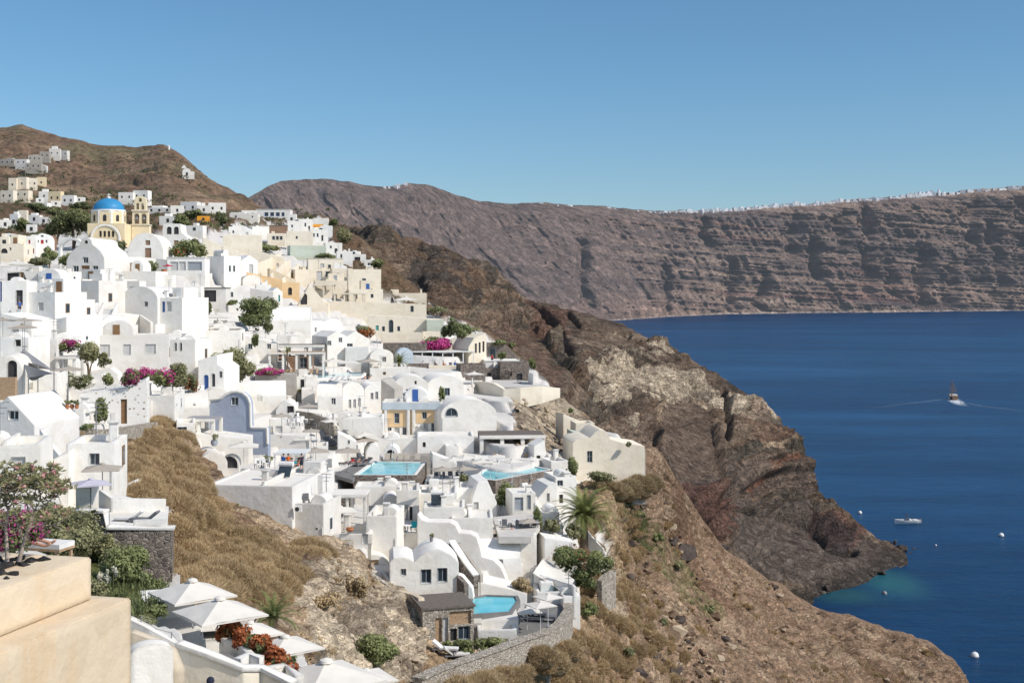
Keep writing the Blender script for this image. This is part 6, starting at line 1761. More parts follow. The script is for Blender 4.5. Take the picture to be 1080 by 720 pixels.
H(40,72,306,286,'white grey wall with rounded pier left of the chapel','box',rot=-5,L=5,m='soft')
H(30,70,366,334,'broad white house with a slanting roof edge','leanl',rot=-12,L=8,m='white',ah=10)
H(66,104,366,332,'white slanted house with a curved roof left of grey house','vaultx',rot=-16,L=7,m='white',ah=.45)
H(0,34,362,330,'white house with a sloping terrace left edge','leanr',rot=-5,L=6,m='white',ah=8)
H(0,30,384,356,'white house with a brown shutter left edge','box',rot=0,L=6,m='white',win='n 16 22 358 365')
parasol(24, 342, 13, 'taupe parasol on white terraces at left', 'taupe', rot=10); parasol(26, 336, 14, 'flat grey parasol behind the taupe one at left', 'taupe', rot=40, flat=.12); parasol(3, 335, 10, 'grey parasol half out of frame at left', 'taupe', rot=0)
H(34,60,384,358,'white house with a slatted timber balcony','box',rot=8,L=6,win='p 31 44 360 367')
parasol_closed(55, 345, 354, 'closed dark red parasol on a white roof', 'redcanvas')
shrub(74, 372, 22, 14, 'red bougainvillea spilling over a white wall corner', 'leaf', flowers='magenta', nf=.5, name='bougainvillea', cat='bougainvillea')
H(52,80,384,356,'white cube behind the red bougainvillea','box',rot=6,L=5)
shrub(94, 398, 30, 38, 'olive tree in front of the long grey house', 'olive', name='tree', cat='tree', trunk=True); shrub(110, 388, 16, 16, 'small olive bush by the grey house door', 'olive')
H(88,178,392,353,'long pale grey house with three recessed windows','box',rot=13,L=6,m='gray',win='s 104 116 363 376;s 130.5 138 363 374;s 153.5 164.5 363 373',par=.5)
H(176,206,390,358,'white house with arched niches right of the long grey house','box',rot=-5,L=7,win='A 184 186.5 361 370;A 189.5 192 361 370',m='white')
H(182,210,386,372,'grey sloped roof against the arched niche house','leanr',rot=0,L=4,m='gray',ah=8)
sail([(13,380,118),(25,368,122),(57,391,116),(40,384,112)], 'dark grey sheet standing for a shadowed roof over the left white houses', 'graycanvas')  # grey cloth drawn in place of a roof lying in shadow
sail([(25,384,112),(57,394,110),(30,398,108)], 'pale grey triangular sail below the dark roof shadow sheet', 'cushion')
parasol(72, 386, 14, 'taupe parasol over the planted white terrace', 'taupe', rot=15)
pergola(58,80,396,378,3,'flat grey awning roof left of the olive tree','graycanvas','white',2)
H(-12,24,420,375,'white open vault with a woven brown screen inside','vault',rot=12,L=6,m='soft',win='N 8 18 380 416',ah=20)
H(-4,16,418,398,'woven brown wicker screen inside the white open vault','box',m='palewood',L=.5,d=106,name='wicker_screen',cat='screen',par=.02,sub=.3)
H(24,60,424,394,'white house with teal bench left of the planted terrace','leanl',rot=10,L=6,m='white',ah=12,win='t 27 35 398 410')
for a in [(72,410,22,18,'dark green potted plants on the terrace with white flowers'),(88,411,24,16,'white flowering shrubs along the planted terrace')]: shrub(a[0], a[1], a[2], a[3], a[4], 'darkleaf', flowers='whiteflower', nf=.2)
shrub(114, 408, 14, 14, 'round green shrub at the end of the planted terrace', 'leaf')
H(62,126,420,404,'white terrace parapet carrying dark planting','box',rot=4,L=4,m='white')
H(96,126,410,388,'white curved gable wall behind the planted terrace','prof',rot=4,L=2,m='white',prof=[(96,392),(116,388),(124,394),(125,402)],name='gable_wall',cat='wall')
for x in (138, 150, 162, 172): shrub(x, 408 + (x - 138) * .05, 20, 20, {138: 'magenta bougainvillea left end below the grey house', 150: 'magenta bougainvillea second clump below the grey house', 162: 'pink bougainvillea mixed with green leaves below grey house', 172: 'pink bougainvillea beside the arched white house'}[x], 'leaf', flowers='magenta', nf=.65 if x < 160 else .35, name='bougainvillea', cat='bougainvillea')
shrub(187, 408, 26, 26, 'olive green bush right of the bougainvillea row', 'olive'); shrub(200, 414, 18, 20, 'red flowering bush over the white trellis', 'olive', flowers='redleaf', nf=.3)
wall([(140,400,420),(165,402,420),(186,404,418),(214,406,418)], .4, 'white', 'white parapet holding the bougainvillea row')
H(84,156,447,406,'white rubble house spotted with brown stones','prof',rot=13,L=5,m='rubble',prof=[(84,416),(100,414),(140,408),(154,401),(155,402)],win='d 127.5 134 421 447;k 90 94 428 436',sub=2)
shrub(106, 447, 15, 28, 'upright green shrub against the spotted rubble house', 'leaf'); shrub(92, 454, 16, 8, 'low green plants at the spotted house wall', 'leaf')
ac_unit(96, 435, 8, 8, 'white air conditioner on the spotted rubble house', d=115, fans=2)
for i, (x, y) in enumerate([(71,431),(76,431),(81,431)]): pot(x, y, 4.6, 5, 'terracotta pot in the upper trio by the spotted house', 'leaf', group='terracotta pots by the spotted rubble house')
for i, (x, y) in enumerate([(61,448),(66,448),(71,447),(76,446)]): pot(x, y, 4.4, 5, 'terracotta pot in the lower row by the spotted house', 'leaf', group='lower terracotta pots by the spotted rubble house')
H(48,70,444,426,'low spotted rubble wall carrying terracotta pots','box',rot=0,L=3,m='rubble',name='rubble_wall',cat='wall')
H(78,88,452,432,'white pillar corner left of the spotted rubble house','box',rot=4,L=2,m='white')
H(116,122,452,436,'white framed picture panel by the stone steps','box',m='white',L=.4,name='wall_panel',cat='panel',par=.02,win='u 115 120 444 452')
wall([(94,452,470),(112,453,470),(132,450,466),(163,445,462)], .6, 'palestone', 'pale dry stone wall under the spotted rubble house', 'retaining_wall')
H(146,158,442,424,'small white shed at the end of the spotted house','box',rot=8,L=3,m='soft',win='d 141 146 434 443')
# ---- low cream vaults left of the blue house
H(180,221,443,414,'long cream white barrel roof house left of blue house','vaultx',rot=16,L=7,m='soft',ah=.55,win='n 185 187 425 427;n 205 207 425 427')
H(146,184,444,417,'low white flat house with small round vent','box',rot=6,L=7,m='soft',win='n 186 187 426 428')
H(186,206,462,446,'white house with a blue grey window by the dry grass','box',rot=14,L=5,win='b 187 197 450 457')
pergola(192,226,460,444,4,'flat grey canopy roof left of the blue house','graycanvas','white',3)
pergola(219,243,444,433,4,'grey awning against the blue house wall','graycanvas','white',2)
for i, (x, y) in enumerate([(226,470),(236,470),(245,464)]): pot(x, y, 8, 6, ['grey planter with yellow green plants left of pair','grey planter with green plants right of pair','white pot with grey green plant below blue house'][i], 'olive', 'framegray' if i < 2 else 'frame')
H(204,262,474,456,'white terrace block with planters before the blue house','leanr',rot=6,L=5,m='soft',ah=8)
for x, t, b_, lb in [(241,438,462,'tall thin dark pole left of the blue house corner'),(234,440,462,'thin dark pole beside the grey awning')]:
    d = D(x, b_) - 2; p = at(x, b_, d); o = MB().tube([(0, 0, -.5), (.1, 0, (b_ - t) * scl(d))], .07, 6).tube([(-.16, 0, -.52), (.16, 0, -.52)], .1, 6).build('pole', 'metal', loc=p); o.name = 'utility_pole'; tag(o, lb, 'pole')
# ---- the blue house
H(218,283,470,411.5,'pale blue house with curved white trimmed gable','prof',rot=-3,L=1.2,m='blue',sub=3,name='blue_house',prof=[(219,428),(221,421.5),(233,420),(238,416),(244,413.3),(250,412.6),(256,414),(261,418),(264,425),(264.6,450.5),(282,450.7),(282.6,470)],win='w 243.5 251.5 418.5 427.5')
def blue_trim():
    d = D(250.5, 470); s = scl(d); b = at(250.5, 470, d - .35); root = empty('gable_trim', b, R(-3)); 
    pts = [(219,428),(221,421.5),(233,420),(238,416),(244,413.3),(250,412.6),(256,414),(261,418),(264,425),(264.6,450.5),(282,450.7),(282.6,468)]
    mb = MB()
    for a, c in zip(pts, pts[1:]):
        mb.tube([((a[0] - 250.5) * s, 0, (470 - a[1]) * s), ((c[0] - 250.5) * s, 0, (470 - c[1]) * s)], .17, 6)
    o = mb.build('roof_trim', 'white'); bpy.data.objects.remove(root); par = [x for x in bpy.data.objects if x.name == 'blue_house'][0]; o.parent = par; o.location = (0, -.02, 0)
blue_trim()
H(216,242,424,409,'low cream domed vault behind the blue house','vault',rot=20,L=7,m='soft',ah=10)
H(246,302,427,403,'long white vault with arched end right of the blue house','vaultx',rot=10,L=7,m='white',ah=.6)
H(288,302,424,404,'white arched gable end with narrow window','vault',rot=28,L=4,win='A 292 295 406 415',ah=9)
H(209,236,414,377,'white chapel house with crenellated parapet and arched doors','prof',rot=-2,L=8,prof=[(209,380),(229,374),(229.2,384),(236,389)],win='U 215 220 395 411;A 223 227 393.5 410;k 231.5 234.5 391.5 398',name='white_house')
shrub(242, 408, 52, 42, 'big round green tree beside the pergola restaurant', 'olive', name='tree', cat='tree', trunk=False, size=.24)
# ---- pergola restaurant
pergola(264,342,392,366,6,'upper flat brown roof of the pergola restaurant','darkwood','white',5,rot=6,d=210,thick=.3)
pergola(283,342,395,373,5,'lower white edged pergola with timber bar beneath','palewood','white',5,rot=6,d=201)
H(282,330,394,376,'open timber restaurant room under the brown pergola','box',rot=6,L=4,m='brownwall',d=208,win='n 284 303 378 392;k 316 324 377 388',par=.1,name='restaurant',cat='restaurant')
shrub(284, 397, 30, 9, 'low magenta bougainvillea on the restaurant terrace edge', 'leaf', flowers='magenta', nf=1.6, name='bougainvillea', cat='bougainvillea', d=187)
H(269,312,414,395,'grey terrace wall under the pergola restaurant','box',rot=6,L=5,m='graystone',par=.05,name='terrace_wall',cat='wall')
H(312,334,414,397,'white house with hanging plants below the restaurant','box',rot=10,L=4,win='n 309 313 401 408;n 317 321 400 409')
shrub(311, 409, 6, 10, 'hanging green plants on the white house below restaurant', 'leaf'); shrub(321, 414, 16, 6, 'green plants in the sunken court below restaurant', 'olive')
palm(303, 392, 370, 8, 'small young palm beside the restaurant posts', trunk_r=.12, nf=16, d=199)
for i in range(5): table(306 + i * 7, 395 - i * .2, 'small timber table on the pergola restaurant terrace', .5, 'palewood', group='timber tables on the restaurant terrace', d=198)
for i in range(8): chair(303 + i * 5, 396, 'small timber chair on the pergola restaurant terrace', 40 * i, 'palewood', group='timber chairs on the restaurant terrace', d=197)
pool([(334,400),(380,398),(384,394),(336,395)], (356,397), 'narrow pale swimming pool by the restaurant terrace', d=205, water='palepool')
H(330,386,412,401,'white wall under the narrow restaurant pool','box',rot=3,L=3,m='white',d=198,par=.1,name='terrace_wall',cat='wall')
for i, (x, y) in enumerate([(347,404),(353,403),(359,403),(365,402)]): lounger(x, y, 'white lounger in the row below the narrow restaurant pool', rot=-35, group='white loungers by the restaurant pool', d=196)
person(383, 402, 'lie', 'sunbather with blue towel at the narrow pool', None, 'cloth_blue', rot=-60, d=196); person(388, 402, 'lie', 'sunbather with dark shorts at the narrow pool', None, 'cloth_dark', rot=-60, d=196)
# ---- cream hotel at the right cliff edge
H(340,450,340,317,'long blank cream retaining house with one small window','leanr',rot=6,L=5,m='cream',ah=4,win='k 433 436.5 322.5 329')
H(388,468,353,332,'cream house with arched door and windows at cliff side','leanr',rot=6,L=6,m='cream',ah=5,win='K 410 415 337 352;k 403 406 344 349;k 419 422 344 349;t 396.5 399.5 343 348',d=268)
H(450,468,349,337.5,'green glass balustrade terrace at the cream house end','box',rot=10,L=5,m='green',par=.6,name='green_terrace',cat='terrace',d=266)
parasol(428, 313, 12, 'cream parasol on the cream cliff terrace', 'canvas', rot=10); parasol(440, 310, 8, 'small cream parasol at the end of cream terrace', 'canvas', rot=30)
shrub(428, 346, 9, 8, 'round green bush before the cream arched door', 'leaf'); shrub(463, 330, 24, 7, 'dry green planting on the cliff edge roof', 'olive')
H(402,446,363,351,'low cream terrace wall below the arched door house','box',rot=4,L=4,m='cream',par=.3,name='terrace_wall',cat='wall'); H(446,464,362,350,'cream stepped terrace wall beside green bushes','box',rot=10,L=4,m='cream',par=.3,name='terrace_wall',cat='wall')
H(404,450,374,362,'dark stone wall below the low cream terrace','box',rot=3,L=3,m='lava',par=.05,name='stone_wall',cat='wall')
shrub(475, 358, 20, 22, 'dark green bush right of the cream house', 'darkleaf'); shrub(486, 357, 22, 18, 'rounded green hedge by the curved cream roof', 'leaf'); shrub(500, 350, 20, 5, 'yellow green ground cover on the curved roof edge', 'olive')
shrub(457, 374, 32, 19, 'big magenta bougainvillea above the canopy bar', 'leaf', flowers='magenta', nf=1.5, name='bougainvillea', cat='bougainvillea', d=244)
d_ = 240
pergola(434,500,387,371,6,'white canopy bar with many seats below the bougainvillea','canvas','frame',7,rot=4,d=238,pw=.1,thick=.12)
H(436,506,389,372,'shaded bar room behind the white canopy posts','box',rot=4,L=3,m='soft',d=246,win='n 443 450 376 386;k 456 464 376 386;n 470 478 376 386;k 484 494 376 386',name='bar_building',cat='bar')
H(494,513,391,352,'tall cream house with three narrow windows at the cliff','prof',rot=28,L=7,m='cream',d=240,prof=[(494,366),(500,356),(512,352),(513,356)],win='n 501 503 362 372;n 505 507 361 372;n 509 511 360 371')
H(474,512,366,351,'curved cream roof house above the canopy bar','leanl',rot=8,L=6,m='cream',ah=8,d=250)
for i in range(9): chair(440 + i * 7, 387.5, 'dark chair under the white canopy bar', 37 * i, 'cushion' if i % 2 else 'cushionwhite', group='chairs under the white canopy bar', d=233)
for i in range(6): table(443 + i * 9, 387.5, 'small white table under the white canopy bar', .4, 'frame', group='tables under the white canopy bar', d=232)
for i, (x, t, l) in enumerate([(446,'cloth_white','guest in white seated at the left of the canopy bar'),(459,'cloth_dark','guest in dark clothes seated mid canopy bar'),(468,'cloth_orange','guest in orange seated under the canopy bar'),(480,'cloth_blue','guest in blue seated right in the canopy bar')]): person(x, 388, 'sit', l, t, 'cloth_dark', rot=60 * i, d=231)
H(452,486,397,386,'cream wall block below the canopy bar','box',rot=4,L=3,m='cream',par=.2,d=226,name='terrace_wall',cat='wall',win='m 470 474 393 396'); H(430,452,394,384,'grey stone base left of the canopy bar wall','box',rot=2,L=3,m='lava',d=227,par=.05,name='stone_wall',cat='wall')
H(486,512,403,384,'dark stone terrace wall under the cream cliff house','box',rot=14,L=4,m='lava',d=222,par=.3,name='stone_wall',cat='wall')
parasol(500, 392, 9, 'off white parasol before the dark stone terrace wall', 'canvas', rot=15); parasol_closed(498, 398, 414, 'closed white parasol below the dark stone terrace', 'canvas')
H(510,547,382,362,'grey stone house with a glass door on the cliff','prof',rot=10,L=6,m='lava',prof=[(510,362),(532,362),(540,370),(547,378)],win='k 516.5 523 367 380',name='stone_house')
shrub(529, 380, 9, 10, 'green bush beside the cliff stone house door', 'leaf'); shrub(526, 364, 20, 6, 'green bushes on the cliff stone house roof', 'leaf'); shrub(540, 366, 8, 5, 'tiny green bush at the end of stone roof', 'leaf')
H(512,547,389,381,'flat white roof with a small green plunge pool','flat',rot=6,L=6,m='white',d=236)
pool([(522,383.5),(538,383),(541,380.5),(527,380.5)], (532,382), 'tiny green plunge pool on a flat white roof', d=239, rim=.25)
person(519, 383, 'stand', 'person standing beside the tiny green plunge pool', 'cloth_red', 'cloth_dark', d=238)
H(528,558,406,382,'low stone house with dark doorway under white roof','box',rot=8,L=5,m='lava',d=232,win='n 527.5 540 391 396;n 545 551 394 404',par=.1,name='stone_house')
H(512,528,404,388,'stone room left of the dark doorway','box',rot=8,L=5,m='lava',d=233,win='n 514 518 393 403',par=.1,name='stone_house')
table(546, 407, 'grey outdoor table on the cliff stone terrace', .7, d=224); lounger(551, 407, 'grey daybed on the cliff stone terrace', 60, 'cushion', d=224)
shrub(561, 390, 10, 12, 'green bush at the cliff end of the stone house', 'leaf')
wall([(501,403,418,217),(512,402,420,213),(522,404,424,210),(532,410,424,208),(548,409,424,208),(570,407,419,210),(589,409,413,213)], .8, 'cream', 'long curved cream terrace wall running out to the cliff', 'retaining_wall')
platform([(506,402),(530,408),(586,409),(560,402),(520,398)], (530,406), 'deck', 'pale cliff terrace behind the curved cream wall', d=219, thick=.2)
wall([(558,393,405,226),(560,393,405,222),(563,394,406,220)], .3, 'white', 'small white gate posts at the cliff terrace end')
# ---- vault houses left of the bar
H(345,366,384,349,'white gabled house with grey left wall and window','gable',rot=30,L=7,win='w 345.5 349.5 359 364;w 357.5 361 356 361',ah=6)
H(360,390,380,349,'white gabled house with big window by the thin palm','gable',rot=26,L=6,win='k 365.5 372 362 369;w 359.5 362 362 368',ah=9)
H(364,389,388,366,'white terrace wall below the thin palm','box',rot=4,L=3,m='white',par=.2,name='terrace_wall',cat='wall')
palm(377.5, 384, 361, 12, 'slender palm in front of white gabled houses', trunk_r=.13, nf=20, d=232)
shrub(384, 356, 22, 12, 'dry red bougainvillea between white and cream houses', 'olive', flowers='redleaf', nf=.4, name='bougainvillea', cat='bougainvillea')
parasol_closed(398, 352, 366, 'closed white parasol above the slender palm', 'canvas')
H(390,415,392,368,'small white vault house left of the feathery palm','vault',rot=20,L=5,ah=8)
parasol(389, 378, 11, 'taupe parasol over the bar left of the feathery palm', 'taupe', rot=20); parasol(368, 380, 10, 'grey white parasol by the slender palm', 'canvas', rot=0); parasol(352, 378, 12, 'white parasol on the restaurant pool terrace', 'canvas', rot=30)
H(418,436,378,367,'turquoise domed shade behind the feathery palm','vault',rot=10,L=3,m='bluegray',ah=8,name='shade_canopy',cat='canopy')
palm(421, 391, 381, 13, 'bushy feathery palm left of the canopy bar', trunk_r=.25, nf=32, d=222)
H(390,432,398,388,'white stepped terrace below the feathery palm','box',rot=4,L=4,m='white',win='m 404 407 392 395')
# ---- centre vault row
H(335,362,432,404,'white barrel house with grey shaded side','vaultx',rot=8,L=7,m='white',ah=.5)
H(360,384,433,403,'white vault house with three tall windows','vault',rot=26,L=6,win='w 368 370.5 421 430;w 373 375.5 421 430;w 378 380.5 420 429',ah=10)
H(384,402,428,405,'white vault house with paired windows beside tall shutters','vault',rot=16,L=6,win='w 391 394 414 421;w 396 399 413 421',ah=8)
H(414,452,426,396,'white vaulted house with two windows and a grey door','vault',rot=10,L=7,win='k 428.5 432 410 418;g 435 440.5 409.5 423;k 444 448 409 418;n 437.5 439.5 401.5 405',ah=12)
H(402,416,427,400,'grey shaded side wall left of the vaulted pair','leanr',rot=-12,L=5,m='graystone',ah=10)
H(451,489,424,396,'white vaulted house with recessed window and plants','vault',rot=12,L=8,win='k 469 474.5 409 417',ah=10)
shrub(466, 423, 8, 16, 'green plants by the recessed window', 'leaf')
H(403,466,462,424,'house with two orange panels and white piers','box',rot=2,L=6,m='white',win='k 416 421 435.5 446;k 445.5 450 434.5 441.5;k 409 413 450.5 458;g 416.5 421.5 450.5 460;k 425 428.5 450.5 459;g 447 451.5 446.5 459;k 455 458 446 458',name='orange_panelled_house',par=.1)
def orange_panels():
    d = D(434.5, 462); s = scl(d); par = bpy.data.objects['orange_panelled_house']
    X = lambda x: (x - 434.5) * s / 1.0; Z = lambda y: (462 - y) * s
    def panel(x0, x1, t, b_, hole):
        f = facade(rect(X(x0), X(x1), Z(b_), Z(t)), [rect(X(hole[0] - .5), X(hole[1] + .5), Z(hole[3] + .5), Z(hole[2] - .5))], .05); o = f.build('orange_panel', 'orange', par); o.location = (0, -.06, 0)
    panel(409, 428, 432, 450, (416, 421, 435.5, 446)); panel(439, 458, 431, 446, (445.5, 450, 434.5, 441.5))
    MB().box(X(403) , X(465), -.3, -.065, Z(432), Z(424.5)).build('blue_band', 'bluegray', par)
    for x in (405.5, 429.5, 434.8, 460.5): MB().box(X(x) - .01, X(x + 3), -.35, -.003, -1, Z(432) - .003).build('pier', 'white', par)
    MB().box(X(403.5), X(405), -.05, -.003, 0, Z(432)).build('orange_strip', 'orange', par); MB().box(X(432.8), X(434.6), -.05, -.003, 0, Z(432)).build('orange_strip', 'orange', par)
orange_panels()
H(465,524,458,421,'broad white vaulted house with arched window','vault',rot=12,L=8,win='K 469.5 483 429.5 439',ah=16)
H(437,454,464,450,'white arched stair wall before the orange panels','prof',rot=-20,L=1.2,prof=[(437,450),(440,449),(446,453),(452,460),(454,463)],m='soft',name='stair_wall',cat='wall')
pergola(481,524,458,441,4,'flat roofed white pavilion with open lounge','darkwood','white',3,rot=8,d=181)
H(484,520,458,444,'shaded lounge room inside the flat roofed pavilion','box',rot=8,L=3,m='gray',d=184,win='n 486 497 446 457;w 508 515 445 452',par=.1,name='lounge_room',cat='room')
shrub(512, 459, 18, 5, 'green planting in front of the white pavilion', 'olive', d=178)
pool([(524,452),(545,453),(545,446),(537,441),(524,441)], (532,448), 'rounded pale blue pool at the end of the pavilion', water='palepool', d=184)
wall([(523,440,450,188),(534,439,448,190),(543,444,452,186),(547,453,458,180)], .4, 'white', 'curved white wall hugging the rounded pale pool')
# ---- brown canopy restaurant by the second pool
pergola(506,575,484,462,6,'brown roofed open restaurant with white columns by the pool','darkwood','white',4,rot=4,d=165,thick=.35,pw=.25)
H(512,570,483,468,'timber and cream bar room under the brown canopy','box',rot=4,L=3,m='sand',d=171,win='d 528 535 469 477;n 540 552 470 478;d 515 522 470 478',par=.1,name='bar_room',cat='bar')
H(500,565,500,484,'white terrace wall between brown canopy and pool','box',rot=2,L=4,m='white',d=158,par=.15,name='terrace_wall',cat='wall')
for i in range(4): parasol([524,517,540,560][i], [479,486,484,482][i], 9, ['white parasol left of the brown canopy restaurant','white parasol before the brown canopy bar','white parasol between canopy columns','white parasol right end of brown canopy'][i], 'canvas', rot=20 * i)
for i in range(6): chair(522 + i * 8, 486, 'timber chair below the brown canopy', 50 * i, 'palewood', group='timber chairs below the brown canopy', d=161)
pool([(502,506),(522,508),(579,497),(560,493),(512,497)], (540,499), 'long turquoise pool with dark stone retaining wall', side='lava', thick=4.5, rim=.35, d=152)
H(563,582,492,462,'white stair tower right of the brown canopy','prof',rot=14,L=3,d=160,prof=[(563,470),(574,464),(576,478),(582,486)],m='white',win='n 566 570 480 486',name='stair_tower',cat='house')
for i in range(4): lounger(505 + i * 7, 494 - i * .5, 'pale lounger with blue towel above the turquoise pool', rot=-20, group='loungers above the turquoise pool', d=157)
shrub(534, 534, 24, 26, 'yellow green leafy tree below the long pool wall', 'leaf', name='tree', cat='tree', d=139)
H(581,600,512,486,'white house right of the long pool','box',rot=18,L=4,d=156,win='k 588 593 503 508')
shrub(603, 504, 16, 22, 'dark green round bush beside white cliff house', 'leaf', d=154)
# ---- isolated white house on the cliff
H(604,680,508,449,'cream white cliff house with dark door and arched gable','prof',rot=8,L=7,m='cream',sub=1.5,prof=[(604,466),(608,463),(622,461),(628,455),(633,452.5),(638,454),(644,463),(656,467),(680,471)],win='k 619.5 625 475 487',name='cliff_house')
H(629,681,512,473,'grey rendered buttress wall of the cliff house','prof',rot=12,L=5,m='graystone',d=163,prof=[(629,498),(638,486),(645,477),(679,473),(681,474)],name='buttress_wall',cat='wall',sub=2.5)
H(605,625,466,456,'pale green roof terrace of the cliff house','leanr',rot=8,L=5,m='green',d=173,ah=4,name='roof_terrace',cat='terrace',sub=1)
H(607,627,455,446,'small cream terrace with chairs above the cliff house','box',rot=8,L=4,m='cream',d=186,par=.6,name='roof_terrace',cat='terrace')
H(594,612,448,436,'cream steps and posts climbing the tuff crag','leanr',rot=20,L=3,m='cream',ah=8,d=192,name='crag_steps',cat='stairs')
shrub(602, 436, 6, 6, 'small green plant on top of the tuff crag', 'leaf', d=194); shrub(663, 472, 6, 6, 'small dusty plant on the cliff house roof', 'olive', d=162)
shrub(632, 512, 30, 16, 'dusty green bushes at the foot of the cliff house', 'olive', d=152)
# ---- middle terraces around the first pool
H(291,312,440,424,'grey arched shelter behind the parasol terrace','vault',rot=6,L=5,m='gray',ah=11,win='n 303 310 428 436')
for a in [(325,426,10,'brown parasol at the back of the central parasol terrace','taupe'),(328,452,9,'brown parasol left in the central terrace','taupe'),(324,459,13,'wide white parasol in the central terrace','canvas'),(333,472,13,'taupe parasol with people below at centre','taupe'),(367,472,13,'wide taupe parasol over the pool loungers','taupe'),(384,461,12,'taupe parasol above the first pool left of the orange house','taupe'),(384,456,10,'off white parasol behind the taupe pool parasol','canvas'),(414,460,9,'white parasol below the orange panelled house','canvas'),(297,436,10,'grey parasol before the arched shelter','taupe'),(366,432,10,'white parasol below the three windowed vault','canvas'),(372,438,11,'grey white parasol left of the orange panelled house','canvas'),(348,442,8,'small white parasol near the dark stone triangle','canvas')]:
    parasol(a[0], a[1], a[2], a[3], a[4], rot=a[0] % 40)
sail([(350,462,160),(363,452,168),(371,462,162)], 'grey triangular sail above the central steps', 'cushion'); sail([(334,468,156),(345,458,164),(357,468,158)], 'grey shade sail left of the central steps', 'cushion')
wall([(314,433,440,172),(332,436,448,168),(346,442,450,165),(354,450,452,163)], .5, 'palestone', 'dark stone triangular wall behind the central terrace', 'stone_wall')
H(352,366,462,436,'white curved stair wall sweeping down the centre','prof',rot=20,L=1,prof=[(352,436),(355,446),(360,454),(366,460)],name='stair_wall',cat='wall')
H(345,404,458,440,'white terrace house above the central sails','box',rot=4,L=5,par=.6,win='k 354 357 446 450')
H(284,318,456,442,'white terrace wall behind the orange shirted diners','box',rot=4,L=4,m='white',win='d 283.5 288 449 457;s 291 298 449 455',par=.2)
H(284,322,474,458,'grey shaded court wall beside the blue house','leanr',rot=0,L=3,m='gray',ah=2)
H(356,376,478,456,'white stepped room right of the central sails','leanr',rot=8,L=4,ah=10,win='k 367 369 464 468')
H(330,346,494,470,'white post room left of the pool loungers','box',rot=8,L=4,win='x 346 350 484 493')
for i in range(9):
    x = 303 + (i % 5) * 9; y = 442 + (i // 5) * 6 
    table(x, y, 'small white cafe table on the central terrace', .45, group='cafe tables on the central parasol terrace')
    chair(x + 4, y + 1, 'small pale cafe chair on the central terrace', 70 * i, 'cushionwhite', group='cafe chairs on the central parasol terrace')
for a in [(304,446,10,9,'dark green potted plants left on the central terrace'),(313,448,9,8,'leafy pot plants in the middle of central terrace'),(324,443,8,8,'green plants against the dark stone triangle')]: shrub(*a, 'olive')
pergola(289,322,498,479,4,'thin white pergola over a table of diners','frame','frame',3,d=132,pw=.06,thick=.1)
table(306, 495, 'long dining table with orange clad guests', .8, 'cushionteal', d=130.5)
for x, p_, t, r_, lb in [(299,'stand','cloth_blue',150,'person in a blue shirt standing at the diners table'),(304,'stand','cloth_orange',180,'person in an orange shirt at the diners table'),(309,'sit','cloth_red',90,'seated guest in red left of the diners table'),(314,'sit','cloth_orange',-60,'seated guest in orange right of the diners table'),(318,'stand','cloth_dark',-120,'standing guest in dark clothes at the diners table')]:
    person(x, 496, p_, lb, t, 'cloth_dark', rot=r_, d=131)
shrub(281, 488, 14, 8, 'green shrubs at the foot of the blue house', 'leaf', d=140); shrub(272, 484, 8, 10, 'dark plants below the blue house corner', 'olive', d=143)
H(210,240,500,477,'pale vaulted room with dark niche beside the dry grass','vault',rot=20,L=5,m='soft',win='N 217 224 486 496',d=122,ah=12)
H(232,252,494,480,'white rounded niche wall below the lone parasol','vault',rot=4,L=1.5,m='soft',win='N 233.5 250.5 481 493.5',d=123,ah=9,name='niche_wall',cat='wall')
parasol(257, 466, 15.5, 'lone off white parasol above the big grey block', 'canvas', d=124, rot=10)
table(276, 493, 'white table left of the lone parasol', .5, d=122); chair(272, 494, 'pale chair at the white table by lone parasol', 40, 'cushionwhite', d=121.5); chair(281, 493, 'pale chair right of the white table by lone parasol', -60, 'cushionwhite', d=121.5)
H(217,308,576,512,'big blank grey white block above the dry slope','box',rot=-8,L=10.5,m='gray',d=110,sub=5,par=.12,name='white_house',win='k 220 225 517 522')
H(309,341,580,531,'grey white side block with air conditioner and chairs','box',rot=-10,L=5,m='gray',d=110,par=.3,sub=5,win='n 333 335 556 558')
H(306,340,532,501,'white wall block behind the grey wicker chairs','box',rot=-8,L=4,m='gray',d=117,par=.3,win='x 309 318 506 508')
ac_unit(315, 539, 7.5, 6, 'white air conditioner on the grey block wall', d=109.6)
for x, lb in ((312,'grey wicker chair left on the grey block terrace'),(323,'grey wicker chair right on the grey block terrace')): chair(x, 532, lb, 20, 'cushion', d=112)
shrub(249, 544, 14, 14, 'scraggly pale climbing plant on the grey block wall', 'olive', d=110, n=90, size=.2); shrub(225, 532, 8, 12, 'wispy green vine at the left end of grey block', 'olive', d=110, n=70, size=.15); shrub(338, 540, 10, 16, 'yellow green hanging plant beside the grey block', 'leaf', d=116)
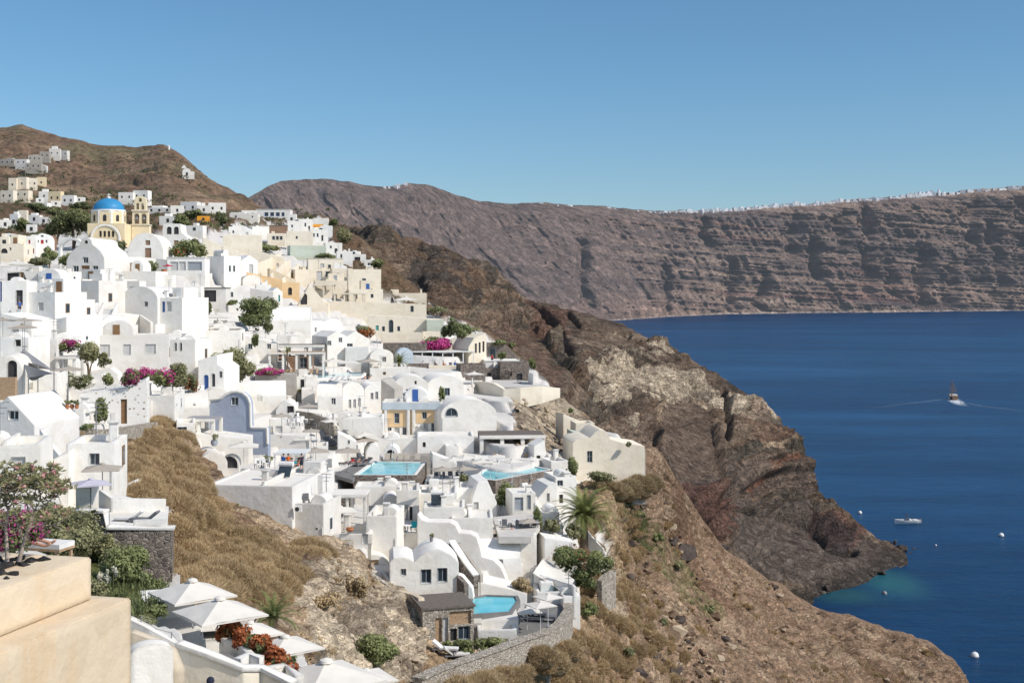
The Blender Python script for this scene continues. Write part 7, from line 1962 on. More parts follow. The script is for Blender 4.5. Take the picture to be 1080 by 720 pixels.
# ---- first pool
platform([(352,500),(376,488),(448,488),(448,492),(380,494),(372,506)], (400,490), 'darkdeck', 'grey sun deck behind the first turquoise pool', d=150, thick=.4)
pool([(377,502.5),(436,502.5),(446,489.5),(396,488.5)], (410,496), 'trapezoid turquoise pool with stone wall in the village centre', side='lava', thick=2.2, rim=.4, d=146)
for i, x in enumerate((408,415,422,429,440)): lounger(x, 487, 'grey white lounger behind the turquoise trapezoid pool', rot=0, group='loungers behind the first pool', d=153, mat='taupe')
for i, (x, t, lb) in enumerate([(370,'cloth_red','sunbather in red reclining left of the first pool'),(376,None,'bare chested sunbather beside the first pool'),(384,'cloth_dark','sunbather in dark swimwear near the first pool'),(366,'cloth_white','sunbather in white at the first pool edge')]):
    lounger(x, 491, 'lounger with a sunbather left of the first pool', rot=-60, group='loungers with sunbathers left of first pool', d=149, mat='cushion'); person(x, 491, 'lie', lb, t, 'cloth_dark', rot=-60, d=149)
H(386,402,486,468,'white dome shaped shower niche behind the pool','vault',rot=10,L=4,ah=12,d=158)
H(404,420,484,470,'white arched niche wall behind the pool deck','vault',rot=0,L=3,ah=9,d=158,win='N 408 416 474 484')
H(420,456,486,480,'grey planter wall at the back of the pool','box',rot=2,L=2,m='graystone',d=157,par=.1,name='planter_wall',cat='wall')
H(456,482,494,478,'white slanting wall right of the first pool','leanr',rot=8,L=3,ah=10,d=150)
H(440,500,478,460,'white terrace block below the orange panels','box',rot=4,L=6,par=.3,win='n 446 449 466 471')
H(376,440,478,462,'white terrace steps below the taupe parasols','box',rot=2,L=4,par=.4,d=166)
for a in [(467,492,11,'taupe parasol left of pair beside the first pool','taupe'),(488,491,12,'taupe parasol right of pair between the pools','taupe'),(478,482,10,'white parasol above the taupe pair','canvas'),(490,480,10,'white parasol behind the taupe pair','canvas'),(508,484,11,'white parasol left end of the long pool','canvas')]: parasol(a[0], a[1], a[2], a[3], a[4], rot=a[0] % 50)
for i in range(6): chair(460 + i * 5, 506 - (i % 2), 'dark chair under the taupe parasol pair', 60 * i, 'cushion', group='dark chairs under the taupe parasol pair', d=144)
platform([(448,512),(500,512),(498,500),(452,500)], (476,506), 'deck', 'pale dining terrace between the two pools', d=145, thick=1.5)
H(448,492,520,508,'grey planter wall below the pool dining terrace','box',rot=0,L=2,m='soft',d=140,win='x 450 454 502 510',par=.2,name='planter_wall',cat='wall')
shrub(397, 516, 12, 10, 'green plants under the first pool stone wall', 'leaf', d=140); shrub(436, 512, 10, 7, 'plant pot greenery right of the first pool', 'olive', d=141); shrub(490, 514, 16, 14, 'grey green planting between the pools', 'olive', d=141)
H(374,430,526,513,'white flat terrace roof below the first pool','box',rot=2,L=4,d=136,par=.2)
pergola(346,386,556,524,4,'open pole pergola with a stone back wall','soft','soft',3,d=124,pw=.14)
H(348,372,550,527,'dark rubble wall inside the pole pergola','box',rot=0,L=1,m='lava',d=129,name='stone_wall',cat='wall')
parasol(359, 534, 16, 'large off white parasol before the pole pergola', 'canvas', d=118, rot=20, sq=True)
table(356, 560, 'round table under the large pergola parasol', .5, d=118); chair(350, 560, 'grey chair left under the pergola parasol', 50, 'cushion', d=118); chair(364, 561, 'white chair right under the pergola parasol', -40, 'cushionwhite', d=117); pot(369, 560, 9, 4, 'low brown bowl planter by the pergola parasol', None, 'terracotta')
for x, lb in ((392,'grey lounge chair left on the middle white terrace'),(404,'grey lounge chair right on the middle white terrace')): chair(x, 544, lb, 10, 'cushion', d=123)
H(386,418,590,544,'white flat house with a framed panel and vent','box',rot=-2,L=6,m='soft',d=114,win='s 382 393 563 574;n 377 380 563 573',par=.6)
H(340,388,600,563,'white curved terrace house above the rock face','box',rot=-4,L=5,m='soft',d=112,win='s 382 392 563 573',par=.6)
H(339,368,602,573,'round pale stone wall under the curved terrace','box',rot=-4,L=4,m='palestone',d=110,par=.05,name='stone_wall',cat='wall')
H(418,442,562,517,'white vault room with pale double shutters','box',rot=4,L=5,m='soft',d=128,win='g 417.5 430.5 532 551;n 432 435 534 550')
H(420,446,575,561,'white balcony with teal cushioned chairs','box',rot=2,L=3,m='soft',d=120,par=.55)
chair(436, 560, 'teal cushioned chair on the white balcony', 200, 'cushionteal', d=120); chair(424, 561, 'blue chair left on the white balcony', 150, 'cushion', d=120); table(430, 562, 'small white table on the balcony with teal chair', .4, d=119.5)
H(440,482,562,520,'broad white house with small recess below pools','box',rot=2,L=6,d=130,win='k 477 480 531 533')
H(480,500,536,514,'white stepped parapet below the taupe parasols','box',rot=8,L=4,d=136,par=.3)
H(498,520,545,505,'white house with tall narrow door and stair','prof',rot=12,L=5,d=135,prof=[(498,524),(504,508),(514,506),(524,530)],win='g 500 505 529 545')
H(440,536,636,541,'long white wall stepping down in rounded curves','prof',rot=-4,L=2,m='gray',d=119,prof=[(440,542),(444,548),(450,551),(474,551),(480,554),(484,562),(496,563),(502,566),(506,578),(508,587),(520,590),(528,598),(534,612),(536,626)],name='stepped_wall',cat='wall',sub=3)
H(446,490,575,535,'white block above the stepped curved wall left','box',rot=2,L=5,d=124,par=.2)
H(476,520,590,546,'white block above the stepped curved wall middle','box',rot=2,L=5,d=123,par=.2,win='')
H(508,550,606,572,'white block above the stepped curved wall right','vaultx',rot=8,L=5,d=121,ah=.5)
pot(455, 571, 4, 5, 'small dark pot plant on the roof behind double vault', 'leaf', 'metal')
# double vault house
H(411,484,638,576,'white double vaulted house with two dark windows','prof',rot=6,L=5,m='white',d=107,prof=[(411,592),(415,588),(420,587.5),(425,587),(431,588.5),(437,592),(442,587),(448,583),(455,580),(462,579),(468,581),(475,585),(481,590),(484,594)],win='k 444 455 600 615;k 461.5 472 599 614;k 423 428.5 599 606',sub=4)
H(376,412,606,585,'low round white vault with a pale wooden door','vault',rot=10,L=3,m='soft',d=112,win='p 391 399 590 600',ah=14,sub=2)
wall([(352,586,594,108),(366,591,598,107),(380,600,606,106),(396,607,613,105.5),(408,615,621,105),(416,622,626,105)], .5, 'palestone', 'pale stone path edge winding below the round vault')
wall([(392,601,610,108),(404,603,612,108),(410,611,620,107),(416,620,626,106)], .35, 'soft', 'curving white stair rail beside the double vault')
wall([(420,622,628,104),(436,626,632,103),(444,630,640,101),(446,640,650,100)], .5, 'sand', 'tan curved kerb below the white double vaulted house')
# stone stair
wall([(476,570,584,112),(484,582,598,111),(492,594,612,110),(502,607,626,109)], .5, 'lava', 'dark stone stair wall descending right of the double vault', cap='white')
wall([(484,572,590,115),(494,586,604,114),(508,606,622,113)], .4, 'graystone', 'grey stair wall behind the dark stone stair wall')
H(483,500,638,606,'white low wall with dark stone panel by hex pool','prof',rot=-4,L=1,d=107,prof=[(483,606),(488,608),(498,620),(500,634)],name='stair_wall',cat='wall')
wall([(484,607,640,106),(492,616,640,105)], .4, 'lava', 'dark stone panel wall left of the hexagonal pool')
# shed
H(446,500,680,641,'timber panelled shed with a flat dark roof','flat',rot=16,L=4.2,m='palestone',roofm='darkwood',d=99,name='timber_shed',cat='shed',sub=2,win='p 459 466 650.5 676;g 467 472.5 650.5 676;p 474 497 645 659;n 475 482 663 676;k 483 496 661 676')
pool([(494,642),(500,633),(513,630.5),(543,631.5),(545,636),(537,647.5),(500,650)], (520,640), 'bright blue hexagonal pool beside the timber shed', side='dark', thick=1.6, rim=.3, d=105)
H(494,547,668,652,'white wall with a door below the hexagonal pool','leanl',rot=4,L=3,m='soft',d=101,ah=5,win='x 494 508 652 666',sub=2,name='pool_wall',cat='wall')
H(504,545,680,664,'low white court wall holding blue and tan cushions','box',rot=4,L=2.5,m='soft',d=99.5,par=.6,sub=1,name='court_wall',cat='wall')
shrub(488, 690, 30, 16, 'green garden plants before the timber shed', 'leaf', d=97); shrub(520, 690, 40, 18, 'green garden bushes below the hexagonal pool', 'leaf', d=97); shrub(472, 692, 14, 18, 'young green shrub at the timber shed corner', 'leaf', d=97)
for i, (x, y) in enumerate([(455,697),(470,688),(482,694),(463,703)]): lounger(x, y, 'white sunbed on the garden below the timber shed', rot=60 + 20 * i, group='white sunbeds below the timber shed', d=96)
# curved stone retaining wall
wall([(440,716,770,84),(462,706,760,87),(490,696,740,90),(520,686,724,93.5),(552,674,704,98),(572,668,700,101.5),(590,658,694,105),(600,644,672,110),(598,632,650,115)], .7, 'palestone', 'long curved pale stone wall edging the lowest terrace', 'retaining_wall', sub=3, cap='palestone')
platform([(548,678),(574,668),(590,656),(597,640),(588,632),(556,640),(546,660)], (570,655), 'darkdeck', 'dark sun terrace inside the curved stone wall', d=108, thick=1.0)
for i, (x, y) in enumerate([(556,666),(558,660),(562,655),(566,650),(572,660),(575,654)]): lounger(x, y, 'dark lounger on the lowest curved terrace', rot=75, group='dark loungers on the lowest terrace', d=108, mat='cushion')
for a in [(556,640,13,'white parasol closest to the hexagonal pool'),(570,634,13,'white parasol mid row by the lowest terrace'),(578,626,12,'white parasol under the sail roof')]: parasol(a[0], a[1], a[2], a[3], 'canvas', rot=a[0] % 60, group='parasols by the lowest terrace')
H(500,556,650,612,'white terrace block with steps above the hex pool','leanr',rot=4,L=4,m='white',d=113,ah=14)
shrub(551, 628, 24, 20, 'dry golden bush on the white stepped terrace', 'dry', d=114)
sail([(562,604,117),(573,588,122),(606,611,119),(599,627,113.5)], 'large white fabric sail roof on the cliff edge', 'canvas')
wall([(564,604,628,118),(584,610,632,116),(604,616,638,114),(606,618,640,113)], .25, 'white', 'white wall of the sail covered cliff terrace')
H(566,602,640,624,'white plunge pool court beneath the white sail','box',rot=4,L=4,m='white',d=114,par=.6,roofm='palepool')
H(594,612,642,628,'white corner block at the cliff end of sail terrace','box',rot=10,L=3,d=113)
# right side white terraces by the palm
H(563,588,536,510,'white house with outside stairs near the big palm','prof',rot=14,L=5,d=141,prof=[(563,530),(578,512),(587,510),(588,512)],win='w 577 580 520 529',name='white_house')
stairs(566,574,536,512,9,'white outside stairs leaning on a house near palm',rot=40,d=140,side=False)
H(586,608,544,503,'white terraced house left of the big palm','box',rot=14,L=5,d=143,win='k 588 594 506 512;n 590 594 521 530',ch='600 500')
H(540,565,540,520,'white framed glass terrace room by the pool wall','box',rot=10,L=4,d=134,win='x 543 552 524 538;x 556 560 522 537',par=.1)
platform([(520,545),(566,540),(570,552),(560,566),(526,566)], (545,552), 'deck', 'pale breakfast terrace with tables near the palm', d=128, thick=.6)
parasol(557, 547, 10, 'tan parasol on the breakfast terrace near palm', 'taupe', d=126, rot=20); parasol(531, 557, 12, 'taupe parasol at the left of breakfast terrace', 'taupe', d=125, rot=0)
for i in range(5): table(528 + i * 8, 556 + (i % 2) * 4, 'small table on the breakfast terrace', .4, group='tables on the breakfast terrace', d=127); chair(532 + i * 8, 558 + (i % 2) * 4, 'dark chair on the breakfast terrace', 60 * i, 'cushion', group='chairs on the breakfast terrace', d=126)
person(540, 573, 'stand', 'waiter in a red top on the breakfast terrace', 'cloth_red', 'cloth_dark', d=125)
shrub(566, 576, 14, 40, 'tall green bush with red flowers beside the tan parasol', 'leaf', flowers='redleaf', nf=.06, d=128)
H(540,566,584,564,'white curved balcony below the breakfast terrace','prof',rot=8,L=3,d=123,prof=[(540,570),(548,566),(562,562),(566,564)])
palm(616, 572, 543, 36, 'big feathery date palm at the cliff side of the village', trunk_r=.38, nf=64, d=131, mat='palmleaf')
shrub(582, 572, 18, 26, 'small round tree left of the big palm', 'olive', name='tree', cat='tree', trunk=True, d=128); shrub(605, 570, 22, 18, 'grey green bush at the foot of the big palm', 'olive', d=128)
H(574,606,588,566,'white steps and terrace under the big palm','leanr',rot=10,L=4,d=125,ah=6)
wall([(617,556,564,134),(624,565,572,133),(636,578,585,131),(637,581,590,130)], .2, 'white', 'white zigzag railing wall right of the big palm')
for a in [(600,606,40,32,'flower bed with red blooms below the big palm','redleaf'),(632,608,34,28,'dense green bushes at the cliff edge below palm','whiteflower'),(612,622,34,24,'deep green bushes left of the cliff ruin wall',None)]: shrub(a[0], a[1], a[2], a[3], a[4], 'leaf', flowers=a[5], nf=.06, d=122)
wall([(632,612,634,124),(640,604,632,125),(647,601,628,126)], .6, 'palestone', 'broken cream wall stub on the cliff below the bushes', 'ruined_wall')
H(572,590,556,540,'white corner terrace left of the big palm','box',rot=10,L=3,d=133,par=.6)
# rocks
for x, y, w, m, lb in [(905,640,0,'brownrock',''),(868,648,10,'brownrock','brown leaning boulder on the spur above the cove'),(832,644,9,'darkrock','dark angular boulder in the middle of the scrub slope'),(718,583,26,'darkrock','black lava outcrop at the head of the gully'),(745,590,12,'darkrock','smaller black outcrop right of the lava outcrop'),(756,694,14,'palerock','pale flat boulder low on the scrub slope'),(845,690,9,'palerock','small pale boulder on the lower spur'),(690,690,12,'darkrock','grey boulder on the scrub slope near village'),(660,700,13,'palerock','pale grey boulder among dry bushes low right'),(935,672,8,'brownrock','small brown boulder near the spur edge')]:
    if not lb: continue
    d = D(x, y); rock(at(x, y, d), w * scl(d) * .6, m, lb, random.Random(x), sq=(1.3, 1, .75))

# ---- small terraces and rooms tucked between the houses
for q in [(148,164,352,342,'low white terrace with a planted strip above long grey house','leanl',-10,'white'),(164,176,344,334,'small white step room right of the grey vault house','box',5,'white'),(176,190,366,352,'white cube below the curved wall blue door house','box',10,'white'),(118,134,352,343,'white roof step in front of the dark door house','box',-8,'soft'),
 (60,76,352,342,'white stepped cube below the beam pergola','box',6,'white'),(84,100,346,334,'white cube left of the flight of white steps','box',-10,'white'),(10,26,346,336,'white cube above the taupe parasols at left','box',5,'white'),(44,58,356,346,'white cube beneath the slanting roof edge','box',8,'white'),
 (226,240,350,338,'white cube right of the grey blue door house','box',15,'white'),(238,252,362,350,'white stepped room left of the middle tree clump','leanr',10,'white'),(292,306,366,355,'white cube with a flat roof above the pergola restaurant','box',10,'white'),(306,322,360,350,'small white vault between the broad roof and pergola','vault',20,'white'),
 (212,224,300,288,'white cube at the foot of the tall two windowed block','box',20,'white'),(196,212,312,302,'white terrace step below the grey shutter strip house','box',4,'white'),(232,246,312,303,'narrow white ledge room below the two windowed block','leanr',15,'white'),(270,286,310,300,'white cube below the small domed roof house','box',15,'white'),
 (318,332,420,410,'white cube below the hanging plants house','box',8,'white'),(300,314,436,426,'white cube behind the arched grey shelter','box',8,'white'),(376,392,446,436,'white step room left of orange panelled house','box',8,'white'),(392,404,456,444,'white cube touching the orange panelled house','box',8,'white'),
 (300,316,470,460,'white cube on the diners court','box',6,'white'),(388,404,524,514,'white cube below the first pool wall','box',4,'white'),(404,420,534,522,'small white vault below the first pool wall','vault',6,'white'),(430,444,532,522,'white step room left of broad recess house','box',6,'white'),
 (456,472,532,524,'white cube before the pool dining terrace','box',6,'white'),(520,534,590,578,'white cube on the stepped curved wall','box',8,'white'),(536,552,604,590,'white cube left of the sail covered terrace','leanr',10,'white'),(550,564,596,584,'white step room below the curved balcony','box',8,'white'),(580,594,566,554,'white cube beside the small round tree','box',12,'white'),(470,484,480,470,'white cube right of the terrace below orange panels','box',6,'white')]:
    H(q[0], q[1], q[2], q[3], q[4], q[5], rot=q[6], L=3.5, m=q[7])
shrub(154, 346, 20, 4, 'planted green strip on a white roof above grey house', 'olive')
# ================================================================== ground cover (stuff), sea craft, far town
def tufts(name, label, mat, spots, blade, nb, seed, spread=1.0, wid=.05):
    rng = np.random.default_rng(seed); V = []; T = []
    S = np.array(spots)            # x,y,z,r
    k = len(S); n = k * nb
    c = np.repeat(S[:, :3], nb, 0); r = np.repeat(S[:, 3], nb)
    a = rng.uniform(0, 2 * np.pi, n); e = rng.uniform(.15, 1.5, n)
    dv = np.stack([np.cos(a) * np.cos(e), np.sin(a) * np.cos(e), np.sin(e)], -1)
    off = np.stack([rng.normal(0, .35, n), rng.normal(0, .35, n), rng.uniform(-.05, .1, n)], -1) * r[:, None] * spread
    rad = r * rng.uniform(.35, .95, n)
    b0 = c + off * .6 + dv * (rad * np.array([1.0]))[:, None] * .7
    tip = b0 + (dv + rng.normal(0, .35, (n, 3)) + np.array([0, 0, .25])) * (r * rng.uniform(.2, .42, n))[:, None]
    sd = np.stack([-np.sin(a), np.cos(a), rng.normal(0, .3, n)], -1) * (r * wid)[:, None]
    V = np.stack([b0 - sd, b0 + sd, tip], 1).reshape(-1, 3)
    tone = np.clip(rng.normal(.5, .17, n) + np.repeat(rng.normal(0, .15, k), nb), 0, 1)
    hgt = np.clip(.35 + .75 * (np.sin(e)), 0, 1.1); tone = np.clip(tone * hgt * 1.15, 0, 1)  # shading put into the tone: clump sides darker, tops lighter
    tn = np.stack([tone * .6, tone * .6, np.minimum(1, tone * 1.2)], 1).reshape(-1)
    me = bpy.data.meshes.new(name); me.vertices.add(len(V)); me.vertices.foreach_set('co', V.astype(np.float32).ravel())
    me.loops.add(len(V)); me.loops.foreach_set('vertex_index', np.arange(len(V), dtype=np.int32))
    me.polygons.add(n); me.polygons.foreach_set('loop_start', (np.arange(n) * 3).astype(np.int32)); me.update(calc_edges=True)
    at_ = me.attributes.new('tone', 'FLOAT', 'POINT'); at_.data.foreach_set('value', tn.astype(np.float32))
    me.materials.append(M[mat]); o = bpy.data.objects.new(name, me); COL.objects.link(o); tag(o, label, 'grass', kind='stuff'); return o

def mounds(name, label, mat, P, seed, dens=1500, blade=(.16, .36), wid=.016, flat=.8):
    rng = np.random.default_rng(seed); CV = []; TT = []; k = len(P)
    for i in range(k):
        x, y, z, r = P[i]; n = int(dens * r * r)
        v = rng.normal(0, 1, (n, 3)); v /= np.linalg.norm(v, axis=1, keepdims=True); v[:, 2] = np.abs(v[:, 2]) * 1.1 - .1
        lump = .82 + .36 * vnoise(v * 2.2 + i * 3.1, 5)
        c = v * (r * lump)[:, None] * np.array([1, 1, flat]) + np.array([x, y, z])
        dv = v + rng.normal(0, .55, (n, 3)) + np.array([0, 0, .25]); dv /= np.linalg.norm(dv, axis=1, keepdims=True)
        L = rng.uniform(*blade, n)
        sd = np.cross(dv, rng.normal(0, 1, (n, 3))); sd /= np.linalg.norm(sd, axis=1, keepdims=True) + 1e-9; sd *= wid * rng.uniform(.7, 1.4, n)[:, None]
        b0 = c - dv * (L * .5)[:, None]
        CV.append(np.stack([b0 - sd, b0 + sd, c + dv * L[:, None]], 1).reshape(-1, 3))
        t = np.clip(.40 + .22 * (lump - 1) * 3 + .14 * v[:, 2] + rng.normal(0, .13, n) + rng.normal(0, .10), 0, 1)  # bush tops lightened and dents darkened in tone, painted shading
        TT.append(np.stack([t * .75, t * .75, np.minimum(1, t * 1.15)], 1).reshape(-1))
        # inner mass
        bm = bmesh.new(); bmesh.ops.create_icosphere(bm, subdivisions=2, radius=r * .86)
        q = np.array([[u.co for u in f.verts] for f in bm.faces]).reshape(-1, 3); bm.free()
        q = q * np.array([1, 1, flat]) * (.9 + .2 * vnoise(q / r * 2.2 + i * 3.1, 5))[:, None] + np.array([x, y, z]); CV.append(q); TT.append(np.full(len(q), .22))
    V = np.concatenate(CV); T = np.concatenate(TT); n = len(V) // 3
    me = bpy.data.meshes.new(name); me.vertices.add(len(V)); me.vertices.foreach_set('co', V.astype(np.float32).ravel())
    me.loops.add(len(V)); me.loops.foreach_set('vertex_index', np.arange(len(V), dtype=np.int32))
    me.polygons.add(n); me.polygons.foreach_set('loop_start', (np.arange(n) * 3).astype(np.int32)); me.update(calc_edges=True)
    at_ = me.attributes.new('tone', 'FLOAT', 'POINT'); at_.data.foreach_set('value', T.astype(np.float32))
    me.materials.append(M[mat]); o = bpy.data.objects.new(name, me); COL.objects.link(o); tag(o, label, 'dry bushes', kind='stuff'); return o

def scatter(poly, n, rng, rmin, rmax, dfun=D, hole=None):
    xs = [p[0] for p in poly]; ys = [p[1] for p in poly]; out = []
    X = rng.uniform(min(xs), max(xs), n * 4); Y = rng.uniform(min(ys), max(ys), n * 4)
    ok = inpoly(X, Y, poly); 
    for h in (hole or []): ok &= ~inpoly(X, Y, h)
    X, Y = X[ok][:n], Y[ok][:n]
    d = DA(X, Y); r = rng.uniform(rmin, rmax, len(X)) * (rng.random(len(X)) ** 1.0 * .5 + .75)
    P = np.stack([(X - CX) / FPX * d, d, (HY - Y) / FPX * d, r], -1)
    return P, X, Y
nr = np.random.default_rng(4)
DRYHILL = [(158,447),(172,444),(188,452),(202,478),(212,504),(224,536),(246,556),(275,572),(300,582),(322,572),(338,584),(318,604),(300,622),(262,634),(225,634),(192,626),(176,610),(178,560),(178,535),(128,520),(122,482),(140,470)]
P, X, Y = scatter(DRYHILL, 330, nr, .6, 1.6); P[:, 2] -= P[:, 3] * .25
mounds('dry_bushes', 'golden dry bushes covering the slope between left terraces and grey block', 'dry', P, 1, 1500, (.14, .34), .022)
P, X, Y = scatter([(130,470),(122,500),(100,472),(70,462),(60,455),(95,458)], 140, nr, .3, .7)
tufts('dry_grass', 'dry grass strip below the spotted rubble house', 'dry', P, None, 80, 2, wid=.04)
SLOPE = [(606,535),(640,520),(690,510),(760,580),(860,645),(1000,695),(1020,760),(560,760),(540,715),(575,690),(604,660),(615,640),(650,600),(640,560)]
P, X, Y = scatter(SLOPE, 5200, nr, .25, .8)
dens = fbm(P[:, :3] * .06, 4, 91); keep = (dens + (700 - X) * .0004 + nr.normal(0, .05, len(X))) > .52
near = X < 700
tufts('dry_scrub', 'dry tan scrub tufts over the steep slope right of the village', 'scrub', P[keep], None, 34, 3, wid=.07)
NEARS = [(600,640),(615,560),(640,530),(665,530),(690,600),(720,680),(720,760),(545,760),(545,715),(590,690)]
P, X, Y = scatter(NEARS, 230, nr, .5, 1.45); P[:, 2] -= P[:, 3] * .25; P = P[nr.random(len(P)) < np.where(X > 670, .45, .9)]
mounds('dry_bushes', 'golden dry bushes massed right beside the lowest terraces', 'dry', P, 4, 1300, (.16, .38), .028)
P, X, Y = scatter(SLOPE, 420, nr, .3, .9); g_ = (X > 660) & (fbm(P[:, :3] * .06, 4, 91) > .46); P = P[g_]; P[:, 2] -= P[:, 3] * .2
mounds('dry_bushes', 'low dry bushes dotted over the lower spur', 'scrub', P, 9, 500, (.2, .4), .05, .65)
P, X, Y = scatter([(640,515),(656,512),(700,570),(730,610),(756,650),(740,650),(700,610),(660,560)], 150, nr, .5, 1.0); tufts('green_scrub', 'green scrub line running down the dry slope', 'leaf', P, None, 70, 5, wid=.06)
P, X, Y = scatter([(90,590),(170,600),(176,640),(140,660),(100,640)], 260, nr, .25, .5); tufts('green_groundcover', 'leafy green ground cover below the stone terrace', 'leaf', P, None, 60, 6, wid=.08)
P, X, Y = scatter([(300,600),(345,585),(440,640),(440,720),(330,720)], 90, nr, .25, .6); tufts('rock_grass', 'sparse dry tufts on the pale tuff rock face', 'scrub', P, None, 50, 7, wid=.05)
P, X, Y = scatter([(-10,214),(350,222),(330,240),(250,246),(130,246),(-10,258)], 420, nr, .8, 2.2); tufts('hill_scrub', 'dark scrub dotted between the upper town houses', 'darkleaf', P, None, 46, 8, wid=.10)
hx, hy = nr.uniform(-120, 300, 5200), nr.uniform(140, 232, 5200)
hp = []
for x_, y_ in zip(hx, hy):
    sk_ = np.interp(x_, [-200, 0, 22, 60, 100, 172, 200, 240, 262, 300], [150, 136, 132, 144, 153, 154, 171, 200, 213, 240])
    if y_ < sk_ + 2: continue
    d_h = DC(x_, y_); p_ = at(x_, y_, d_h); hp.append((p_.x, p_.y, p_.z, nr.uniform(.8, 2.2)))
hp = np.array(hp); hp = hp[(fbm(hp[:, :3] * np.array([.012, .012, .06]), 4, 92) + nr.normal(0, .05, len(hp))) > .54]
tufts('hill_scrub', 'dark scrub dotted over the dry hill behind the village', 'darkleaf', hp, None, 14, 22, wid=.22)
q_ = []
for i in range(44):
    x_ = nr.uniform(446, 604); y_ = np.interp(x_, [446, 490, 520, 552, 575, 604], [744, 728, 715, 704, 697, 684]) + nr.uniform(-3, 12); d_ = np.interp(x_, [440, 490, 520, 552, 574, 604], [82.5, 88, 91.5, 96, 99.5, 105]) - nr.uniform(0, 2); p_ = at(x_, y_, d_); q_.append((p_.x, p_.y, p_.z, nr.uniform(.5, 1.2)))
mounds('dry_bushes', 'dry bushes along the foot of the long curved stone wall', 'dry', np.array(q_), 19, 1300, (.16, .38), .026)
q_ = [(*at(x_, y_, d_), r_) for x_, y_, d_, r_ in ((640,516,157,1.3),(652,520,157,1.6),(664,519,159,1.8),(676,516,161,2.0),(686,512,164,1.7),(628,516,155,1.2))]
mounds('dry_bushes', 'dry bushes at the foot of the grey buttress of the cliff house', 'dry', np.array(q_), 20, 900, (.2, .45), .035)
for x_, y_, w_, h_, l_ in ((662,532,16,10,'green bush at the top of the slope below the cliff house'),(676,548,16,10,'second green bush down the slope right of the big palm'),(694,572,18,11,'green bush half way down the scrub slope'),(716,602,16,10,'small green bush above the pale boulders on the slope'),(748,646,14,9,'lowest green bush on the lower spur'),(640,618,22,16,'green bush on the slope beside the ruined wall'),(622,648,20,14,'dusty green bush right of the lowest terrace'),(700,660,12,8,'small green bush among the dry bushes low right'),(664,690,14,8,'green tuft bush at the bottom of the scrub slope')):
    shrub(x_, y_, w_, h_, l_, 'leaf' if x_ % 4 else 'olive')
shrub(392, 702, 62, 36, 'large bright green bush clinging to the tuff rock', 'leaf', d=84, size=.12); shrub(344, 640, 40, 18, 'dry reddish bush on the pale tuff rock', 'dry', d=90, n=1200)
shrub(374, 640, 26, 36, 'golden dry bush hanging below the curved terrace', 'dry', d=97, n=1500, size=.12)
# boulders in the tuff face and stones over the spur
def stones(name, label, mat, P, seed):
    rng = random.Random(seed); base = []
    for k in range(6):
        bm = rock_bm(1.0, random.Random(seed + k), 2); bm.verts.index_update(); bm.verts.ensure_lookup_table(); base.append((np.array([v.co for v in bm.verts]), [[v.index for v in f.verts] for f in bm.faces])); bm.free()
    V = []; F = []; n = 0
    for x, y, z, r in P:
        v, f = base[rng.randrange(6)]; a = rng.uniform(0, 6.28); c, s = math.cos(a), math.sin(a)
        q = v * r * np.array([1.2, 1, .75]); q = np.stack([q[:, 0] * c - q[:, 1] * s, q[:, 0] * s + q[:, 1] * c, q[:, 2]], -1) + np.array([x, y, z])
        V.append(q); F += [[i + n for i in ff] for ff in f]; n += len(v)
    o = mesh_obj(name, np.concatenate(V), F, mat); tag(o, label, 'stones', kind='stuff')
P, X, Y = scatter(SLOPE, 1900, nr, .12, .42); P[:, 3] *= 1 + 2.2 * nr.random(len(P)) ** 5
g = X > 650
stones('loose_stones', 'brown stones strewn over the lower spur', 'brownrock', P[g & (nr.random(len(P)) < .6)], 11); stones('dark_stones', 'dark stones strewn over the lower spur', 'darkrock', P[g & (nr.random(len(P)) < .22)], 12)
stones('pale_stones', 'pale stones strewn over the lower spur', 'palerock', P[(nr.random(len(P)) < .2)], 13)
P, X, Y = scatter([(305,615),(335,590),(405,612),(445,645),(445,720),(340,710)], 120, nr, .10, .28); P[:, 3] *= 1 + 2.0 * nr.random(len(P)) ** 6
stones('tuff_boulders', 'pale boulders and ledges on the tuff face', 'palerock', P, 14)
P, X, Y = scatter([(545,415),(600,418),(625,450),(612,474),(548,470)], 40, nr, .25, .6); stones('crag_boulders', 'pale blocks on the tuff crag above the cliff house', 'palerock', P, 15)
# shore boulders of the headland
bx = []
for i in range(420):
    t = nr.random(); px_ = np.interp(t, [0, .25, .5, .75, 1], [952, 940, 911, 868, 845]); py_ = np.interp(t, [0, .25, .5, .75, 1], [580, 590, 608, 622, 628])
    p = at(px_ + nr.normal(0, 5), py_, -SEA * FPX / (py_ - HY)); bx.append((p.x + nr.normal(0, 1.5) - 1.5, p.y + nr.normal(0, 3) + 3, SEA + abs(nr.normal(0, .8)), .35 + 1.3 * nr.random() ** 3))
stones('shore_boulders', 'dark boulders heaped along the headland shore', 'darkrock', np.array(bx), 16)
